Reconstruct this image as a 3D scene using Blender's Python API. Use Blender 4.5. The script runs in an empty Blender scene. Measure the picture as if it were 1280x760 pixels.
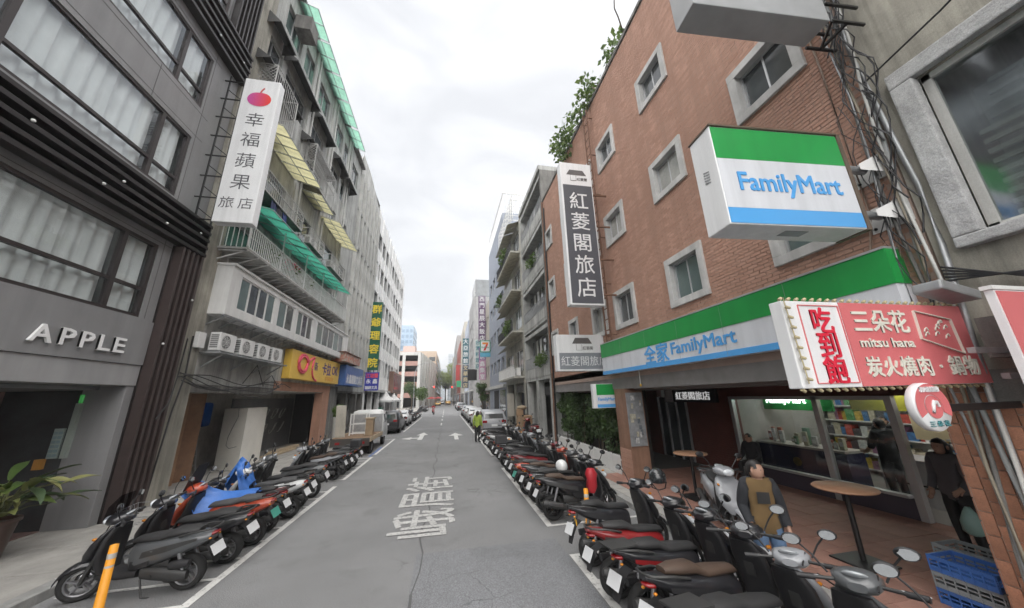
import bpy, bmesh, math, random
import numpy as np
from mathutils import Vector, Matrix
random.seed(7); rng = np.random.default_rng(7)
scn = bpy.context.scene
COL = scn.collection
PI = math.pi
# ------------------------------------------------------------------ camera
H_CAM = 2.5
def camera():
    a = np.array([557.5-640, 497.6-380]); b = np.array([597-640, -1080-380])   # vanishing points of the street and of the verticals
    f = math.sqrt(-(a @ b))
    Y = np.array([a[0], a[1], f]); Y /= np.linalg.norm(Y)
    Z = np.array([b[0], b[1], f]); Z /= np.linalg.norm(Z)
    R = np.stack([np.cross(Y, Z), Y, Z])
    cd = bpy.data.cameras.new('camera'); cam = bpy.data.objects.new('camera', cd); COL.objects.link(cam)
    cd.sensor_fit = 'HORIZONTAL'; cd.sensor_width = 36; cd.lens = f/1280*36
    cd.clip_start = 0.05; cd.clip_end = 5000
    M = Matrix.Identity(4)
    for i in range(3):
        M[i][0] = R[i, 0]; M[i][1] = -R[i, 1]; M[i][2] = -R[i, 2]
    M[2][3] = H_CAM
    cam.matrix_world = M
    scn.camera = cam
camera()
# ------------------------------------------------------------------ sky, sun, exposure
SUN_EL, SUN_AZ = math.radians(60), math.radians(-160)
def world():
    w = bpy.data.worlds.new('World'); scn.world = w; w.use_nodes = True
    nt = w.node_tree; nt.nodes.clear(); N = nt.nodes.new; L = nt.links.new
    out = N('ShaderNodeOutputWorld'); bg = N('ShaderNodeBackground'); bg.inputs[1].default_value = 0.1
    sky = N('ShaderNodeTexSky'); sky.sky_type = 'NISHITA'; sky.sun_disc = False
    sky.sun_elevation = SUN_EL; sky.sun_rotation = SUN_AZ; sky.dust_density = 3
    tc = N('ShaderNodeTexCoord'); mp = N('ShaderNodeMapping'); mp.inputs['Scale'].default_value = (1.6, 1.6, 4.2)
    mp.inputs['Location'].default_value = (.3, .1, .2)
    n1 = N('ShaderNodeTexNoise'); n1.inputs['Scale'].default_value = 1.7; n1.inputs['Detail'].default_value = 6; n1.inputs['Roughness'].default_value = .52
    n1.inputs['Distortion'].default_value = .5
    rp = N('ShaderNodeValToRGB')
    e = rp.color_ramp.elements
    e[0].position = .36; e[0].color = (2.05, 2.08, 2.14, 1); e[1].position = .58; e[1].color = (2.60, 2.61, 2.65, 1)
    mx = N('ShaderNodeMixRGB'); mx.inputs[0].default_value = .95
    L(tc.outputs['Generated'], mp.inputs[0]); L(mp.outputs[0], n1.inputs['Vector']); L(n1.outputs[0], rp.inputs[0])
    L(sky.outputs[0], mx.inputs[1]); L(rp.outputs[0], mx.inputs[2]); L(mx.outputs[0], bg.inputs[0]); L(bg.outputs[0], out.inputs[0])
world()
sd = bpy.data.lights.new('sun', 'SUN'); sd.energy = 1.5; sd.angle = math.radians(110); sd.color = (1, .97, .93)
so = bpy.data.objects.new('sun', sd); COL.objects.link(so)
_d = Vector((math.sin(SUN_AZ)*math.cos(SUN_EL), math.cos(SUN_AZ)*math.cos(SUN_EL), math.sin(SUN_EL)))
so.rotation_euler = _d.to_track_quat('Z', 'Y').to_euler(); so.location = (0, -20, 60)
scn.view_settings.view_transform = 'Standard'; scn.view_settings.look = 'None'
scn.view_settings.gamma = 1; scn.view_settings.exposure = 2.1; scn.view_settings.use_curve_mapping = False
scn.cycles.max_bounces = 6; scn.cycles.diffuse_bounces = 4; scn.cycles.glossy_bounces = 3
scn.cycles.transmission_bounces = 4; scn.cycles.transparent_max_bounces = 12
scn.cycles.caustics_reflective = False; scn.cycles.caustics_refractive = False
scn.cycles.sample_clamp_indirect = 6; scn.cycles.use_adaptive_sampling = True; scn.cycles.adaptive_threshold = .03
try:
    scn.cycles.use_denoising = True; scn.cycles.denoiser = 'OPENIMAGEDENOISE'
except Exception: pass
# ------------------------------------------------------------------ helpers
def S(r, g, b):
    f = lambda c: (c/255/12.92 if c/255 <= .04045 else ((c/255+.055)/1.055)**2.4)
    return (f(r), f(g), f(b))
MATS = {}
def mat(name, col, rough=.6, metal=0., var=.12, vs=2.5, bump=0., bs=40., streak=0., spec=.5, coat=0., emit=0., grain=0., wear=None, rand=0.):
    """procedural material: base colour with two scales of noise, vertical rain streaks, fine bump"""
    if name in MATS: return MATS[name]
    m = bpy.data.materials.new(name); m.use_nodes = True; nt = m.node_tree
    N = nt.nodes.new; L = nt.links.new
    p = nt.nodes['Principled BSDF']
    p.inputs['Roughness'].default_value = rough; p.inputs['Metallic'].default_value = metal
    p.inputs['Specular IOR Level'].default_value = spec
    if coat: p.inputs['Coat Weight'].default_value = coat; p.inputs['Coat Roughness'].default_value = .08
    tc = N('ShaderNodeTexCoord')
    n = N('ShaderNodeTexNoise'); n.inputs['Scale'].default_value = vs; n.inputs['Detail'].default_value = 7; n.inputs['Roughness'].default_value = .6
    L(tc.outputs['Object'], n.inputs['Vector'])
    r = N('ShaderNodeMapRange'); r.inputs[1].default_value = .3; r.inputs[2].default_value = .7
    r.inputs[3].default_value = 1-var; r.inputs[4].default_value = 1+var
    L(n.outputs[0], r.inputs[0])
    val = r.outputs[0]
    def mul(a, b):
        q = N('ShaderNodeMath'); q.operation = 'MULTIPLY'; L(a, q.inputs[0]); L(b, q.inputs[1]); return q.outputs[0]
    if streak:
        mp = N('ShaderNodeMapping'); mp.inputs['Scale'].default_value = (3.2, 3.2, .22)
        L(tc.outputs['Object'], mp.inputs[0])
        n2 = N('ShaderNodeTexNoise'); n2.inputs['Scale'].default_value = 1.; n2.inputs['Detail'].default_value = 6; n2.inputs['Roughness'].default_value = .65
        L(mp.outputs[0], n2.inputs['Vector'])
        r2 = N('ShaderNodeMapRange'); r2.inputs[1].default_value = .42; r2.inputs[2].default_value = .62
        r2.inputs[3].default_value = 1.; r2.inputs[4].default_value = 1-streak
        L(n2.outputs[0], r2.inputs[0]); val = mul(val, r2.outputs[0])
    if grain:
        n3 = N('ShaderNodeTexNoise'); n3.inputs['Scale'].default_value = 90; n3.inputs['Detail'].default_value = 2
        L(tc.outputs['Object'], n3.inputs['Vector'])
        r3 = N('ShaderNodeMapRange'); r3.inputs[1].default_value = .35; r3.inputs[2].default_value = .65
        r3.inputs[3].default_value = 1-grain; r3.inputs[4].default_value = 1+grain
        L(n3.outputs[0], r3.inputs[0]); val = mul(val, r3.outputs[0])
    if rand:
        oi = N('ShaderNodeObjectInfo'); r4 = N('ShaderNodeMapRange'); r4.inputs[3].default_value = 1-rand; r4.inputs[4].default_value = 1+rand
        L(oi.outputs['Random'], r4.inputs[0]); val = mul(val, r4.outputs[0])
    mx = N('ShaderNodeVectorMath'); mx.operation = 'SCALE'; mx.inputs[0].default_value = col
    L(val, mx.inputs['Scale'])
    cout = mx.outputs[0]
    if wear:
        n5 = N('ShaderNodeTexNoise'); n5.inputs['Scale'].default_value = wear[2]; n5.inputs['Detail'].default_value = 8; n5.inputs['Roughness'].default_value = .7
        L(tc.outputs['Object'], n5.inputs['Vector'])
        r5 = N('ShaderNodeMapRange'); r5.inputs[1].default_value = wear[1]; r5.inputs[2].default_value = wear[1]+.08
        L(n5.outputs[0], r5.inputs[0])
        m5 = N('ShaderNodeMixRGB'); m5.inputs[2].default_value = (*wear[0], 1); L(r5.outputs[0], m5.inputs[0]); L(cout, m5.inputs[1]); cout = m5.outputs[0]
    L(cout, p.inputs['Base Color'])
    if emit:
        L(cout, p.inputs['Emission Color']); p.inputs['Emission Strength'].default_value = emit
    if bump:
        nb = N('ShaderNodeTexNoise'); nb.inputs['Scale'].default_value = bs; nb.inputs['Detail'].default_value = 4
        L(tc.outputs['Object'], nb.inputs['Vector'])
        b = N('ShaderNodeBump'); b.inputs['Strength'].default_value = bump; b.inputs['Distance'].default_value = .01
        L(nb.outputs[0], b.inputs['Height']); L(b.outputs[0], p.inputs['Normal'])
    MATS[name] = m
    return m
def translucent(m, fac):
    nt = m.node_tree; p = nt.nodes['Principled BSDF']
    o = nt.nodes['Material Output']; tr = nt.nodes.new('ShaderNodeBsdfTranslucent'); mx = nt.nodes.new('ShaderNodeMixShader'); mx.inputs[0].default_value = fac
    nt.links.new(p.inputs['Base Color'].links[0].from_socket, tr.inputs[0]); nt.links.new(p.outputs[0], mx.inputs[1]); nt.links.new(tr.outputs[0], mx.inputs[2]); nt.links.new(mx.outputs[0], o.inputs[0])
    return m
def glassmat(name, tint=(.8, .85, .85), refl=.12, rough=.02):
    if name in MATS: return MATS[name]
    m = bpy.data.materials.new(name); m.use_nodes = True; nt = m.node_tree; nt.nodes.clear(); N = nt.nodes.new; L = nt.links.new
    o = N('ShaderNodeOutputMaterial'); t = N('ShaderNodeBsdfTransparent'); t.inputs[0].default_value = (*tint, 1)
    g = N('ShaderNodeBsdfGlossy'); g.inputs[0].default_value = (.9, .95, 1, 1); g.inputs['Roughness'].default_value = rough
    lw = N('ShaderNodeFresnel'); lw.inputs[0].default_value = 1.5
    ad = N('ShaderNodeMath'); ad.operation = 'ADD'; ad.inputs[1].default_value = refl; ad.use_clamp = True
    mx = N('ShaderNodeMixShader'); L(lw.outputs[0], ad.inputs[0])
    ge = N('ShaderNodeNewGeometry'); iv = N('ShaderNodeMath'); iv.operation = 'SUBTRACT'; iv.inputs[0].default_value = 1; L(ge.outputs['Backfacing'], iv.inputs[1]); mu = N('ShaderNodeMath'); mu.operation = 'MULTIPLY'; L(ad.outputs[0], mu.inputs[0]); L(iv.outputs[0], mu.inputs[1]); L(mu.outputs[0], mx.inputs[0])
    L(t.outputs[0], mx.inputs[1]); L(g.outputs[0], mx.inputs[2]); L(mx.outputs[0], o.inputs[0])
    MATS[name] = m
    return m
CH = {}; OFF = {}
def reg(o, parent):
    COL.objects.link(o)
    if parent is not None:
        o.parent = parent; CH.setdefault(parent, []).append(o)
    return o
def tag(o, label=None, cat=None, group=None, kind=None):
    if label: o['label'] = label
    if cat: o['category'] = cat
    if group: o['group'] = group
    if kind: o['kind'] = kind
    return o
def thing(name, label, cat, loc=(0, 0, 0), rz=0., group=None, kind=None):
    o = bpy.data.objects.new(name, None); COL.objects.link(o); o.empty_display_size = .2
    o.location = loc; o.rotation_euler = (0, 0, rz); OFF[o] = Vector(loc)
    return tag(o, label, cat, group, kind)
def copytree(o, parent=None):
    c = o.copy(); reg(c, parent)
    for k in CH.get(o, []): copytree(k, c)
    return c
class MB:
    def __init__(s): s.v = []; s.f = []; s.s = []; s.marks = []
    def add(s, vs, fs, smooth=False):
        n = len(s.v); s.v.extend([tuple(q) for q in vs]); s.f.extend([tuple(i+n for i in q) for q in fs]); s.s.extend([smooth]*len(fs)); return s
    def box(s, x0, x1, y0, y1, z0, z1):
        x0, x1 = min(x0, x1), max(x0, x1); y0, y1 = min(y0, y1), max(y0, y1); z0, z1 = min(z0, z1), max(z0, z1)
        return s.add([(x0,y0,z0),(x1,y0,z0),(x1,y1,z0),(x0,y1,z0),(x0,y0,z1),(x1,y0,z1),(x1,y1,z1),(x0,y1,z1)],
              [(0,3,2,1),(4,5,6,7),(0,1,5,4),(1,2,6,5),(2,3,7,6),(3,0,4,7)])
    def obox(s, c, size, M):
        hx, hy, hz = [q/2 for q in size]; c = Vector(c)
        vs = [c + M @ Vector(p) for p in [(-hx,-hy,-hz),(hx,-hy,-hz),(hx,hy,-hz),(-hx,hy,-hz),(-hx,-hy,hz),(hx,-hy,hz),(hx,hy,hz),(-hx,hy,hz)]]
        return s.add(vs, [(0,3,2,1),(4,5,6,7),(0,1,5,4),(1,2,6,5),(2,3,7,6),(3,0,4,7)])
    def bar(s, a, b, w, h=None):
        h = h or w; a = Vector(a); b = Vector(b); d = b-a
        M = d.to_track_quat('X', 'Z').to_matrix()
        return s.obox((a+b)/2, (d.length, w, h), M)
    def quad(s, a, b, c, d): return s.add([a, b, c, d], [(0, 1, 2, 3)])
    def loft(s, rings, cap=True, closed=True, smooth=True):
        n = len(rings[0]); vs = [p for r in rings for p in r]; fs = []
        for i in range(len(rings)-1):
            for j in range(n if closed else n-1):
                k = (j+1) % n
                fs.append((i*n+j, i*n+k, (i+1)*n+k, (i+1)*n+j))
        s.add(vs, fs, smooth)
        if cap and closed:
            s.add(rings[0], [tuple(range(n))[::-1]], False); s.add(rings[-1], [tuple(range(n))], False)
        return s
    def tube(s, pts, r, n=6, cap=True):
        pts = [Vector(p) for p in pts]; rs = r if isinstance(r, (list, tuple)) else [r]*len(pts); rings = []
        for i, p in enumerate(pts):
            d = (pts[min(i+1, len(pts)-1)] - pts[max(i-1, 0)]).normalized()
            u = d.cross(Vector((0, 0, 1)))
            if u.length < 1e-3: u = Vector((1, 0, 0))
            u.normalize(); w = u.cross(d)
            rings.append([p + (u*math.cos(2*PI*k/n) + w*math.sin(2*PI*k/n))*rs[i] for k in range(n)])
        return s.loft(rings, cap)
    def lathe(s, prof, c=(0, 0, 0), axis='z', n=14, cap=True):
        rings = []
        for r, h in prof:
            rg = []
            for k in range(n):
                a = 2*PI*k/n; p = (r*math.cos(a), r*math.sin(a), h)
                if axis == 'y': p = (p[0], p[2], p[1])
                if axis == 'x': p = (p[2], p[0], p[1])
                rg.append((c[0]+p[0], c[1]+p[1], c[2]+p[2]))
            rings.append(rg)
        return s.loft(rings, cap)
    def ell(s, c, r, n=10, m=7, M=None):
        rings = []
        for i in range(m+1):
            t = -PI/2 + PI*i/m; rg = []
            for k in range(n):
                a = 2*PI*k/n; p = Vector((r[0]*math.cos(t)*math.cos(a), r[1]*math.cos(t)*math.sin(a), r[2]*math.sin(t)))
                if M: p = M @ p
                rg.append(Vector(c)+p)
            rings.append(rg)
        return s.loft(rings, False)
    def build(s, name, m, parent=None, bevel=0., local=False):
        if len(s.marks) > 1 and s.marks[0] == (0, 0):          # each character or word becomes a part of its own
            mk = s.marks+[(len(s.v), len(s.f))]; o = None
            for (a, fa), (b, fb) in zip(mk, mk[1:]):
                q = MB(); q.v = s.v[a:b]; q.f = [tuple(i-a for i in f) for f in s.f[fa:fb]]; q.s = s.s[fa:fb]; o = q.build('character' if name == 'lettering' else name, m, parent, 0, local)
            return o
        me = bpy.data.meshes.new(name)
        off = Vector((0, 0, 0))
        if parent is not None and not local: off = OFF.get(parent, off)
        me.from_pydata([(x-off.x, y-off.y, z-off.z) for x, y, z in s.v], [], s.f)
        if any(s.s): me.polygons.foreach_set('use_smooth', s.s)
        me.materials.append(m); me.update()
        if bevel:
            bm = bmesh.new(); bm.from_mesh(me)
            bmesh.ops.remove_doubles(bm, verts=bm.verts, dist=1e-5)
            ed = [e for e in bm.edges if len(e.link_faces) == 2 and e.calc_face_angle() > .6]
            bmesh.ops.bevel(bm, geom=ed, offset=bevel, segments=2, affect='EDGES', profile=.6, clamp_overlap=True)
            bm.to_mesh(me); bm.free()
        o = bpy.data.objects.new(name, me); reg(o, parent)
        if parent is not None: OFF[o] = off
        return o
def B(*a): return MB().box(*a)
def inst(o, parent, dloc, m=None, label=None):
    """another copy of a mesh part under `parent`, shifted by dloc; shares the mesh"""
    c = o.copy(); reg(c, parent); c.location = Vector(dloc); OFF[c] = OFF.get(parent, Vector((0, 0, 0)))
    if m: setmat(c, m)
    if label: c['label'] = label
    return c
def setmat(o, m):
    o.material_slots[0].link = 'OBJECT'; o.material_slots[0].material = m
def single(o, label, cat, group=None): return tag(o, label, cat, group)
# ---- lettering
_tc = bpy.data.curves.new('type_tmp', 'FONT'); _to = bpy.data.objects.new('type_tmp', _tc); COL.objects.link(_to)
_TX = {}
def glyph(body, bold=0., ex=0.):
    k = (body, bold, ex)
    if k not in _TX:
        _tc.body = body; _tc.offset = bold; _tc.extrude = ex; _tc.resolution_u = 2
        bpy.context.view_layer.update()
        e = _to.evaluated_get(bpy.context.evaluated_depsgraph_get()); me = e.to_mesh()
        v = np.array([q.co[:] for q in me.vertices]); fc = [tuple(p.vertices) for p in me.polygons]
        e.to_mesh_clear(); _TX[k] = (v, fc)
    return _TX[k]
def txt(mb, body, O, U, V, em=None, w=None, h=None, bold=0., depth=.004):
    """lettering laid in the plane through O (its centre) spanned by unit vectors U (reading direction) and V (up)"""
    v, fc = glyph(body, min(bold, 0.), .02); mb.marks.append((len(mb.v), len(mb.f)))
    O = Vector(O); U = Vector(U); V = Vector(V); W = U.cross(V)
    lo = v.min(0); hi = v.max(0)
    if em is not None: c = np.array([(lo[0]+hi[0])/2, .38]); sx = sy = em
    else:
        c = (lo[:2]+hi[:2])/2; sx = w/(hi[0]-lo[0]) if w else None; sy = h/(hi[1]-lo[1]) if h else None
        sx = sx or sy; sy = sy or sx
    b = max(bold, 0.); sh = [(0, 0)] if b == 0 else [(0, 0), (b, b*.6), (-b, -b*.6), (b, -b*.6), (-b, b*.6), (b*.0, b), (0, -b)]   # heavier strokes: the outline laid a few times, each copy a hair further out
    for i, (dx, dy) in enumerate(sh):
        mb.add([O + U*float((q[0]-c[0]+dx)*sx) + V*float((q[1]-c[1]+dy)*sy) + W*(float(q[2])/.02*depth + i*.0004) for q in v], fc)
    return mb
# ------------------------------------------------------------------ materials
def asphalt(name, base, tone):
    m = mat(name, base, rough=.9, var=.17, vs=.30, bump=.6, bs=150, grain=.36)
    nt = m.node_tree; N = nt.nodes.new; L = nt.links.new; p = nt.nodes['Principled BSDF']
    src = p.inputs['Base Color'].links[0].from_socket
    tc = N('ShaderNodeTexCoord')
    # fine cracks: voronoi cell edges bent by noise, only where a second noise lets them through
    nz = N('ShaderNodeTexNoise'); nz.inputs['Scale'].default_value = 1.8; nz.inputs['Detail'].default_value = 4
    ad = N('ShaderNodeMixRGB'); ad.blend_type = 'ADD'; ad.inputs[0].default_value = .55
    vo = N('ShaderNodeTexVoronoi'); vo.feature = 'DISTANCE_TO_EDGE'; vo.inputs['Scale'].default_value = 1.15
    L(tc.outputs['Object'], nz.inputs['Vector']); L(tc.outputs['Object'], ad.inputs[1]); L(nz.outputs['Color'], ad.inputs[2]); L(ad.outputs[0], vo.inputs['Vector'])
    r = N('ShaderNodeMapRange'); r.inputs[1].default_value = .003; r.inputs[2].default_value = .016; r.inputs[3].default_value = 1; r.inputs[4].default_value = 0
    L(vo.outputs['Distance'], r.inputs[0])
    n2 = N('ShaderNodeTexNoise'); n2.inputs['Scale'].default_value = .28; n2.inputs['Detail'].default_value = 3; L(tc.outputs['Object'], n2.inputs['Vector'])
    r2 = N('ShaderNodeMapRange'); r2.inputs[1].default_value = .53; r2.inputs[2].default_value = .6; r2.inputs[4].default_value = .42; L(n2.outputs[0], r2.inputs[0])
    ml = N('ShaderNodeMath'); ml.operation = 'MULTIPLY'; L(r.outputs[0], ml.inputs[0]); L(r2.outputs[0], ml.inputs[1])
    mx = N('ShaderNodeMixRGB'); mx.inputs[2].default_value = (.035, .035, .037, 1)
    L(ml.outputs[0], mx.inputs[0]); L(src, mx.inputs[1])
    # oil and repair stains
    n3 = N('ShaderNodeTexNoise'); n3.inputs['Scale'].default_value = .9; n3.inputs['Detail'].default_value = 8; n3.inputs['Roughness'].default_value = .7; L(tc.outputs['Object'], n3.inputs['Vector'])
    r3 = N('ShaderNodeMapRange'); r3.inputs[1].default_value = .55; r3.inputs[2].default_value = .72; r3.inputs[4].default_value = tone; L(n3.outputs[0], r3.inputs[0])
    m2 = N('ShaderNodeMixRGB'); m2.inputs[2].default_value = (.07, .07, .07, 1); L(r3.outputs[0], m2.inputs[0]); L(mx.outputs[0], m2.inputs[1])
    L(m2.outputs[0], p.inputs['Base Color'])
    return m
M_road = asphalt('asphalt', (.20, .202, .205), .45)
M_patch = asphalt('asphalt_patch', (.182, .187, .197), .35)
M_ground = mat('ground_far', (.16, .16, .16), rough=.95)
M_paint = mat('road_paint', (.62, .62, .60), rough=.75, var=.12, vs=3, bump=.2, bs=120, grain=.08, wear=((.26, .26, .26), .56, 14))
M_paint_worn = mat('road_paint_worn', (.46, .46, .45), rough=.8, var=.15, vs=3, bump=.3, bs=120, grain=.12, wear=((.21, .21, .21), .52, 22))
M_bluep = mat('blue_paint', (.10, .18, .42), rough=.8, wear=((.2, .2, .2), .55, 10))
M_slab = mat('pavement_slab', (.31, .30, .28), rough=.9, var=.22, vs=1.6, bump=.3, bs=60, grain=.14, rand=.08)
M_kerb = mat('kerb_stone', (.29, .29, .28), rough=.9, var=.25, vs=3, bump=.4, bs=50, grain=.1, rand=.08, streak=.2)
M_kerb_red = mat('kerb_red', (.30, .10, .08), rough=.85, var=.2, vs=5, wear=((.2, .19, .18), .5, 9))
M_terra = mat('terracotta_tile', (.29, .155, .12), rough=.62, var=.18, vs=2.5, bump=.15, bs=70, grain=.1, rand=.10)
M_base = mat('pavement_base', (.11, .105, .10), rough=.95)
M_conc = mat('concrete', (.42, .425, .41), rough=.9, var=.2, vs=1.2, bump=.35, bs=40, streak=.35, grain=.06)
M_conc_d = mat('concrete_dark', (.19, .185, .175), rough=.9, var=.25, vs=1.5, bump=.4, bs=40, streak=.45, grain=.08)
M_conc_l = mat('concrete_light', (.52, .52, .50), rough=.9, var=.14, vs=1.3, bump=.25, bs=40, streak=.25, grain=.05)
M_stain = mat('stained_plaster', (.33, .315, .27), rough=.92, var=.3, vs=1.3, bump=.5, bs=22, streak=.45, grain=.08)
M_grey = mat('grey_panel', (.24, .24, .245), rough=.55, var=.10, vs=.8, bump=.08, bs=60, streak=.12)
M_grey_l = mat('grey_panel_light', (.33, .33, .335), rough=.5, var=.08, vs=.8, streak=.12)
M_slat = mat('dark_bronze', (.030, .026, .026), rough=.38, metal=.3, var=.12)
M_fin = mat('fin_brown', (.050, .036, .034), rough=.45, var=.15, vs=3)
M_frame_b = mat('window_bronze', (.05, .042, .042), rough=.4, metal=.3)
M_white = mat('white_paint', (.70, .70, .69), rough=.5, var=.06, vs=2, streak=.12)
M_white_s = mat('sign_white', (.78, .79, .80), rough=.35, var=.05, vs=1, streak=.13)
M_alu = mat('aluminium', (.55, .56, .57), rough=.42, metal=.6, var=.08)
M_steel = mat('galvanised', (.36, .37, .38), rough=.5, metal=.6, var=.15, vs=6)
M_rust = mat('rusty_steel', (.16, .085, .055), rough=.8, var=.3, vs=6, bump=.3, bs=60)
M_black = mat('black_plastic', (.022, .022, .024), rough=.5, var=.1)
M_blackm = mat('black_metal', (.018, .018, .019), rough=.4, metal=.2)
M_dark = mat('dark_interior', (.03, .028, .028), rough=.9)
M_stone = mat('lobby_stone', (.20, .125, .112), rough=.32, var=.35, vs=2.2, spec=.5)
M_glass = glassmat('clear_glass', (.93, .95, .95), .09)
M_glass_s = glassmat('shop_glass', (.86, .89, .88), .03)
M_gdark = mat('window_glass', (.055, .062, .066), rough=.06, var=.35, vs=1.1, spec=.9)
M_ggreen = mat('window_glass_green', (.11, .15, .145), rough=.12, var=.3, vs=1.1, spec=.8)
M_gblue = mat('window_glass_grey', (.14, .155, .165), rough=.08, var=.3, vs=.9, spec=.8)
M_curtain = mat('curtain', (.78, .78, .78), rough=.9, var=.08, vs=2)
M_wood = mat('wood_panel', (.38, .23, .14), rough=.6, var=.2, vs=4, rand=.12)
M_wood_l = mat('plywood', (.45, .36, .25), rough=.7, var=.15, vs=5, rand=.1)
# ------------------------------------------------------------------ ground, road, pavements
tag(B(-150, 150, -80, 620, -.6, -.2).build('ground', M_ground), kind='structure')
road = tag(B(-5.3, 4.12, -12, 420, -.18, 0).build('road', M_road), kind='structure')
tag(B(-60, 60, 54.6, 66.0, -.19, -.004).build('cross_street', M_road), kind='structure')
def sheet(mb, x0, x1, y0, y1, z): return mb.quad((x0, y0, z), (x1, y0, z), (x1, y1, z), (x0, y1, z))
pt = MB()
ys = [7.15, 5.6, 3.9, 2.0, .5]
sheet(pt, -.42, 2.0, -3, 6.6, .004)
pt.build('asphalt_patch', M_patch, road)
seam = MB()
pp = [(-.36+.05*math.sin(i*1.7)+.02*math.sin(i*5.1), -3+i*.6) for i in range(70)]
for (xa, ya), (xb, yb) in zip(pp, pp[1:]):
    w = .008+.012*random.random(); seam.quad((xa-w, ya, .0055), (xa+w, ya, .0055), (xb+w, yb, .0055), (xb-w, yb, .0055))
seam.build('tar_seam', mat('tar', (.09, .09, .092), rough=.8), road)
PL, PR = -3.25, 2.08
def line(x0, x1, y0, y1, m=M_paint, name='painted_line', z=.008):
    return sheet(MB(), x0, x1, y0, y1, z).build(name, m, road)
for a, b in [(5.82, 11.95), (12.8, 17.2), (17.9, 24.2), (29., 50)]:
    line(PL-.06, PL+.06, a, b)
line(PL-.20, PL-.10, 17.4, 20.5, M_bluep, 'blue_line')
for a, b in [(-3., 5.93), (7.15, 12.92), (15.5, 24.5), (25.2, 52)]:
    line(PR-.06, PR+.06, a, b)
for i in range(9): line(-5.2, PL-.06, 5.82+i*.69, 5.90+i*.69)
for i in range(7): line(-5.2, PL-.06, 12.8+i*.69, 12.88+i*.69)
line(-5.2, PL-.06, 17.9, 18.0); line(-5.2, PL-.06, 24.1, 24.2)
for i in range(9): line(PR+.06, 4.0, 5.85-i*.8, 5.93-i*.8)
for i in range(9): line(PR+.06, 4.0, 7.15+i*.715, 7.23+i*.715)
for i in range(12): line(PR+.06, 4.0, 15.5+i*.72, 15.57+i*.72)
for y in (33, 38.5, 44): line(PR+.06, 4.0, y, y+.1)
for i in range(7): line(-.45, -.33, 34+i*7, 37+i*7, M_paint, 'lane_dash')
# place name painted across the road, read from the right-hand side
for ch, yc, L_ in (('峨', 8.12, 1.58), ('眉', 9.72, 1.3), ('街', 11.42, 1.75)):
    mb = MB(); txt(mb, ch, (-.40, yc, .009), (0, 1, 0), (-1, 0, 0), w=L_, h=1.28, bold=.012, depth=.001)
    mb.build('painted_character', M_paint_worn, road)
def arrow(x, y, s, left=False):
    mb = MB(); z = .009; q = lambda pts: mb.add([(x+a*s, y+b*s, z) for a, b in pts], [tuple(range(len(pts)))])
    if not left:
        q([(-.13, 0), (.13, 0), (.13, 2.2), (-.13, 2.2)]); q([(-.5, 2.2), (.5, 2.2), (0, 4.0)])
    else:
        q([(.1, 0), (.36, 0), (.36, 2.4), (.1, 2.4)]); q([(-.12, 2.4), (.58, 2.4), (.23, 4.0)])
        q([(.1, .7), (.1, 1.1), (-.3, 1.1), (-.3, .7)]); q([(-.3, .3), (-.3, 1.5), (-.85, .9)])
    mb.build('painted_arrow', M_paint, road)
arrow(.72, 22.2, 1.0); arrow(-1.85, 23.0, 1.15, True)
# pavements
swl = tag(B(-12, -5.52, -12, 54, -.18, .118).build('pavement_left', M_base), kind='structure')
swr = tag(B(4.32, 14, -12, 54, -.18, .105).build('pavement_right', M_base), kind='structure')
tag(B(-40, -5.4, 66.5, 420, -.18, .12).build('pavement_far_left', M_slab), kind='structure')
tag(B(4.2, 40, 66.5, 420, -.18, .12).build('pavement_far_right', M_slab), kind='structure')
def kerbs(par, x0, x1, ya, yb, step, top, redto=None):
    k = None; n = int((yb-ya)/step)
    for i in range(n):
        y = ya+i*step
        if k is None: k = B(x0, x1, ya+.004, ya+step-.004, -.12, top).build('kerb_stone', M_kerb, par, bevel=.015)
        else: inst(k, par, (0, i*step, random.uniform(-.006, .006)))
        if redto and y < redto: setmat(CH[par][-1], M_kerb_red)
kerbs(swl, -5.52, -5.3, -2, 24, .98, .135)
B(-5.52, -5.3, 24, 54, -.12, .135).build('kerb_strip', M_kerb, swl)
kerbs(swr, 4.12, 4.32, 0, 24, .98, .125)
B(4.12, 4.32, 24, 54, -.12, .125).build('kerb_strip', M_kerb, swr)
def slabs(par, name, m, x0, y0, sx, sy, nx, ny, top, bev=.006, gap=.006, skip=None):
    k = None
    for i in range(nx):
        for j in range(ny):
            if skip and skip(x0+(i+.5)*sx, y0+(j+.5)*sy): continue
            dz = random.uniform(-.003, .003)
            if k is None:
                k = B(x0+i*sx+gap/2, x0+(i+1)*sx-gap/2, y0+j*sy+gap/2, y0+(j+1)*sy-gap/2, top-.05, top).build(name, m, par, bevel=bev); bi, bj = i, j
            else: inst(k, par, ((i-bi)*sx, (j-bj)*sy, dz))
slabs(swl, 'paving_slab', M_slab, -9.4, 2.5, .776, 1.15, 5, 20, .133)
slabs(swr, 'floor_tile', M_terra, 4.66, 1.6, .333, .4, 12, 22, .125, skip=lambda x, y: x > 8.6)
slabs(swr, 'paving_slab', M_slab, 4.325, 1.6, .333, .4, 1, 22, .122)
slabs(swr, 'paving_slab', M_slab, 4.325, 10.4, .6, .9, 2, 16, .125)
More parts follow.
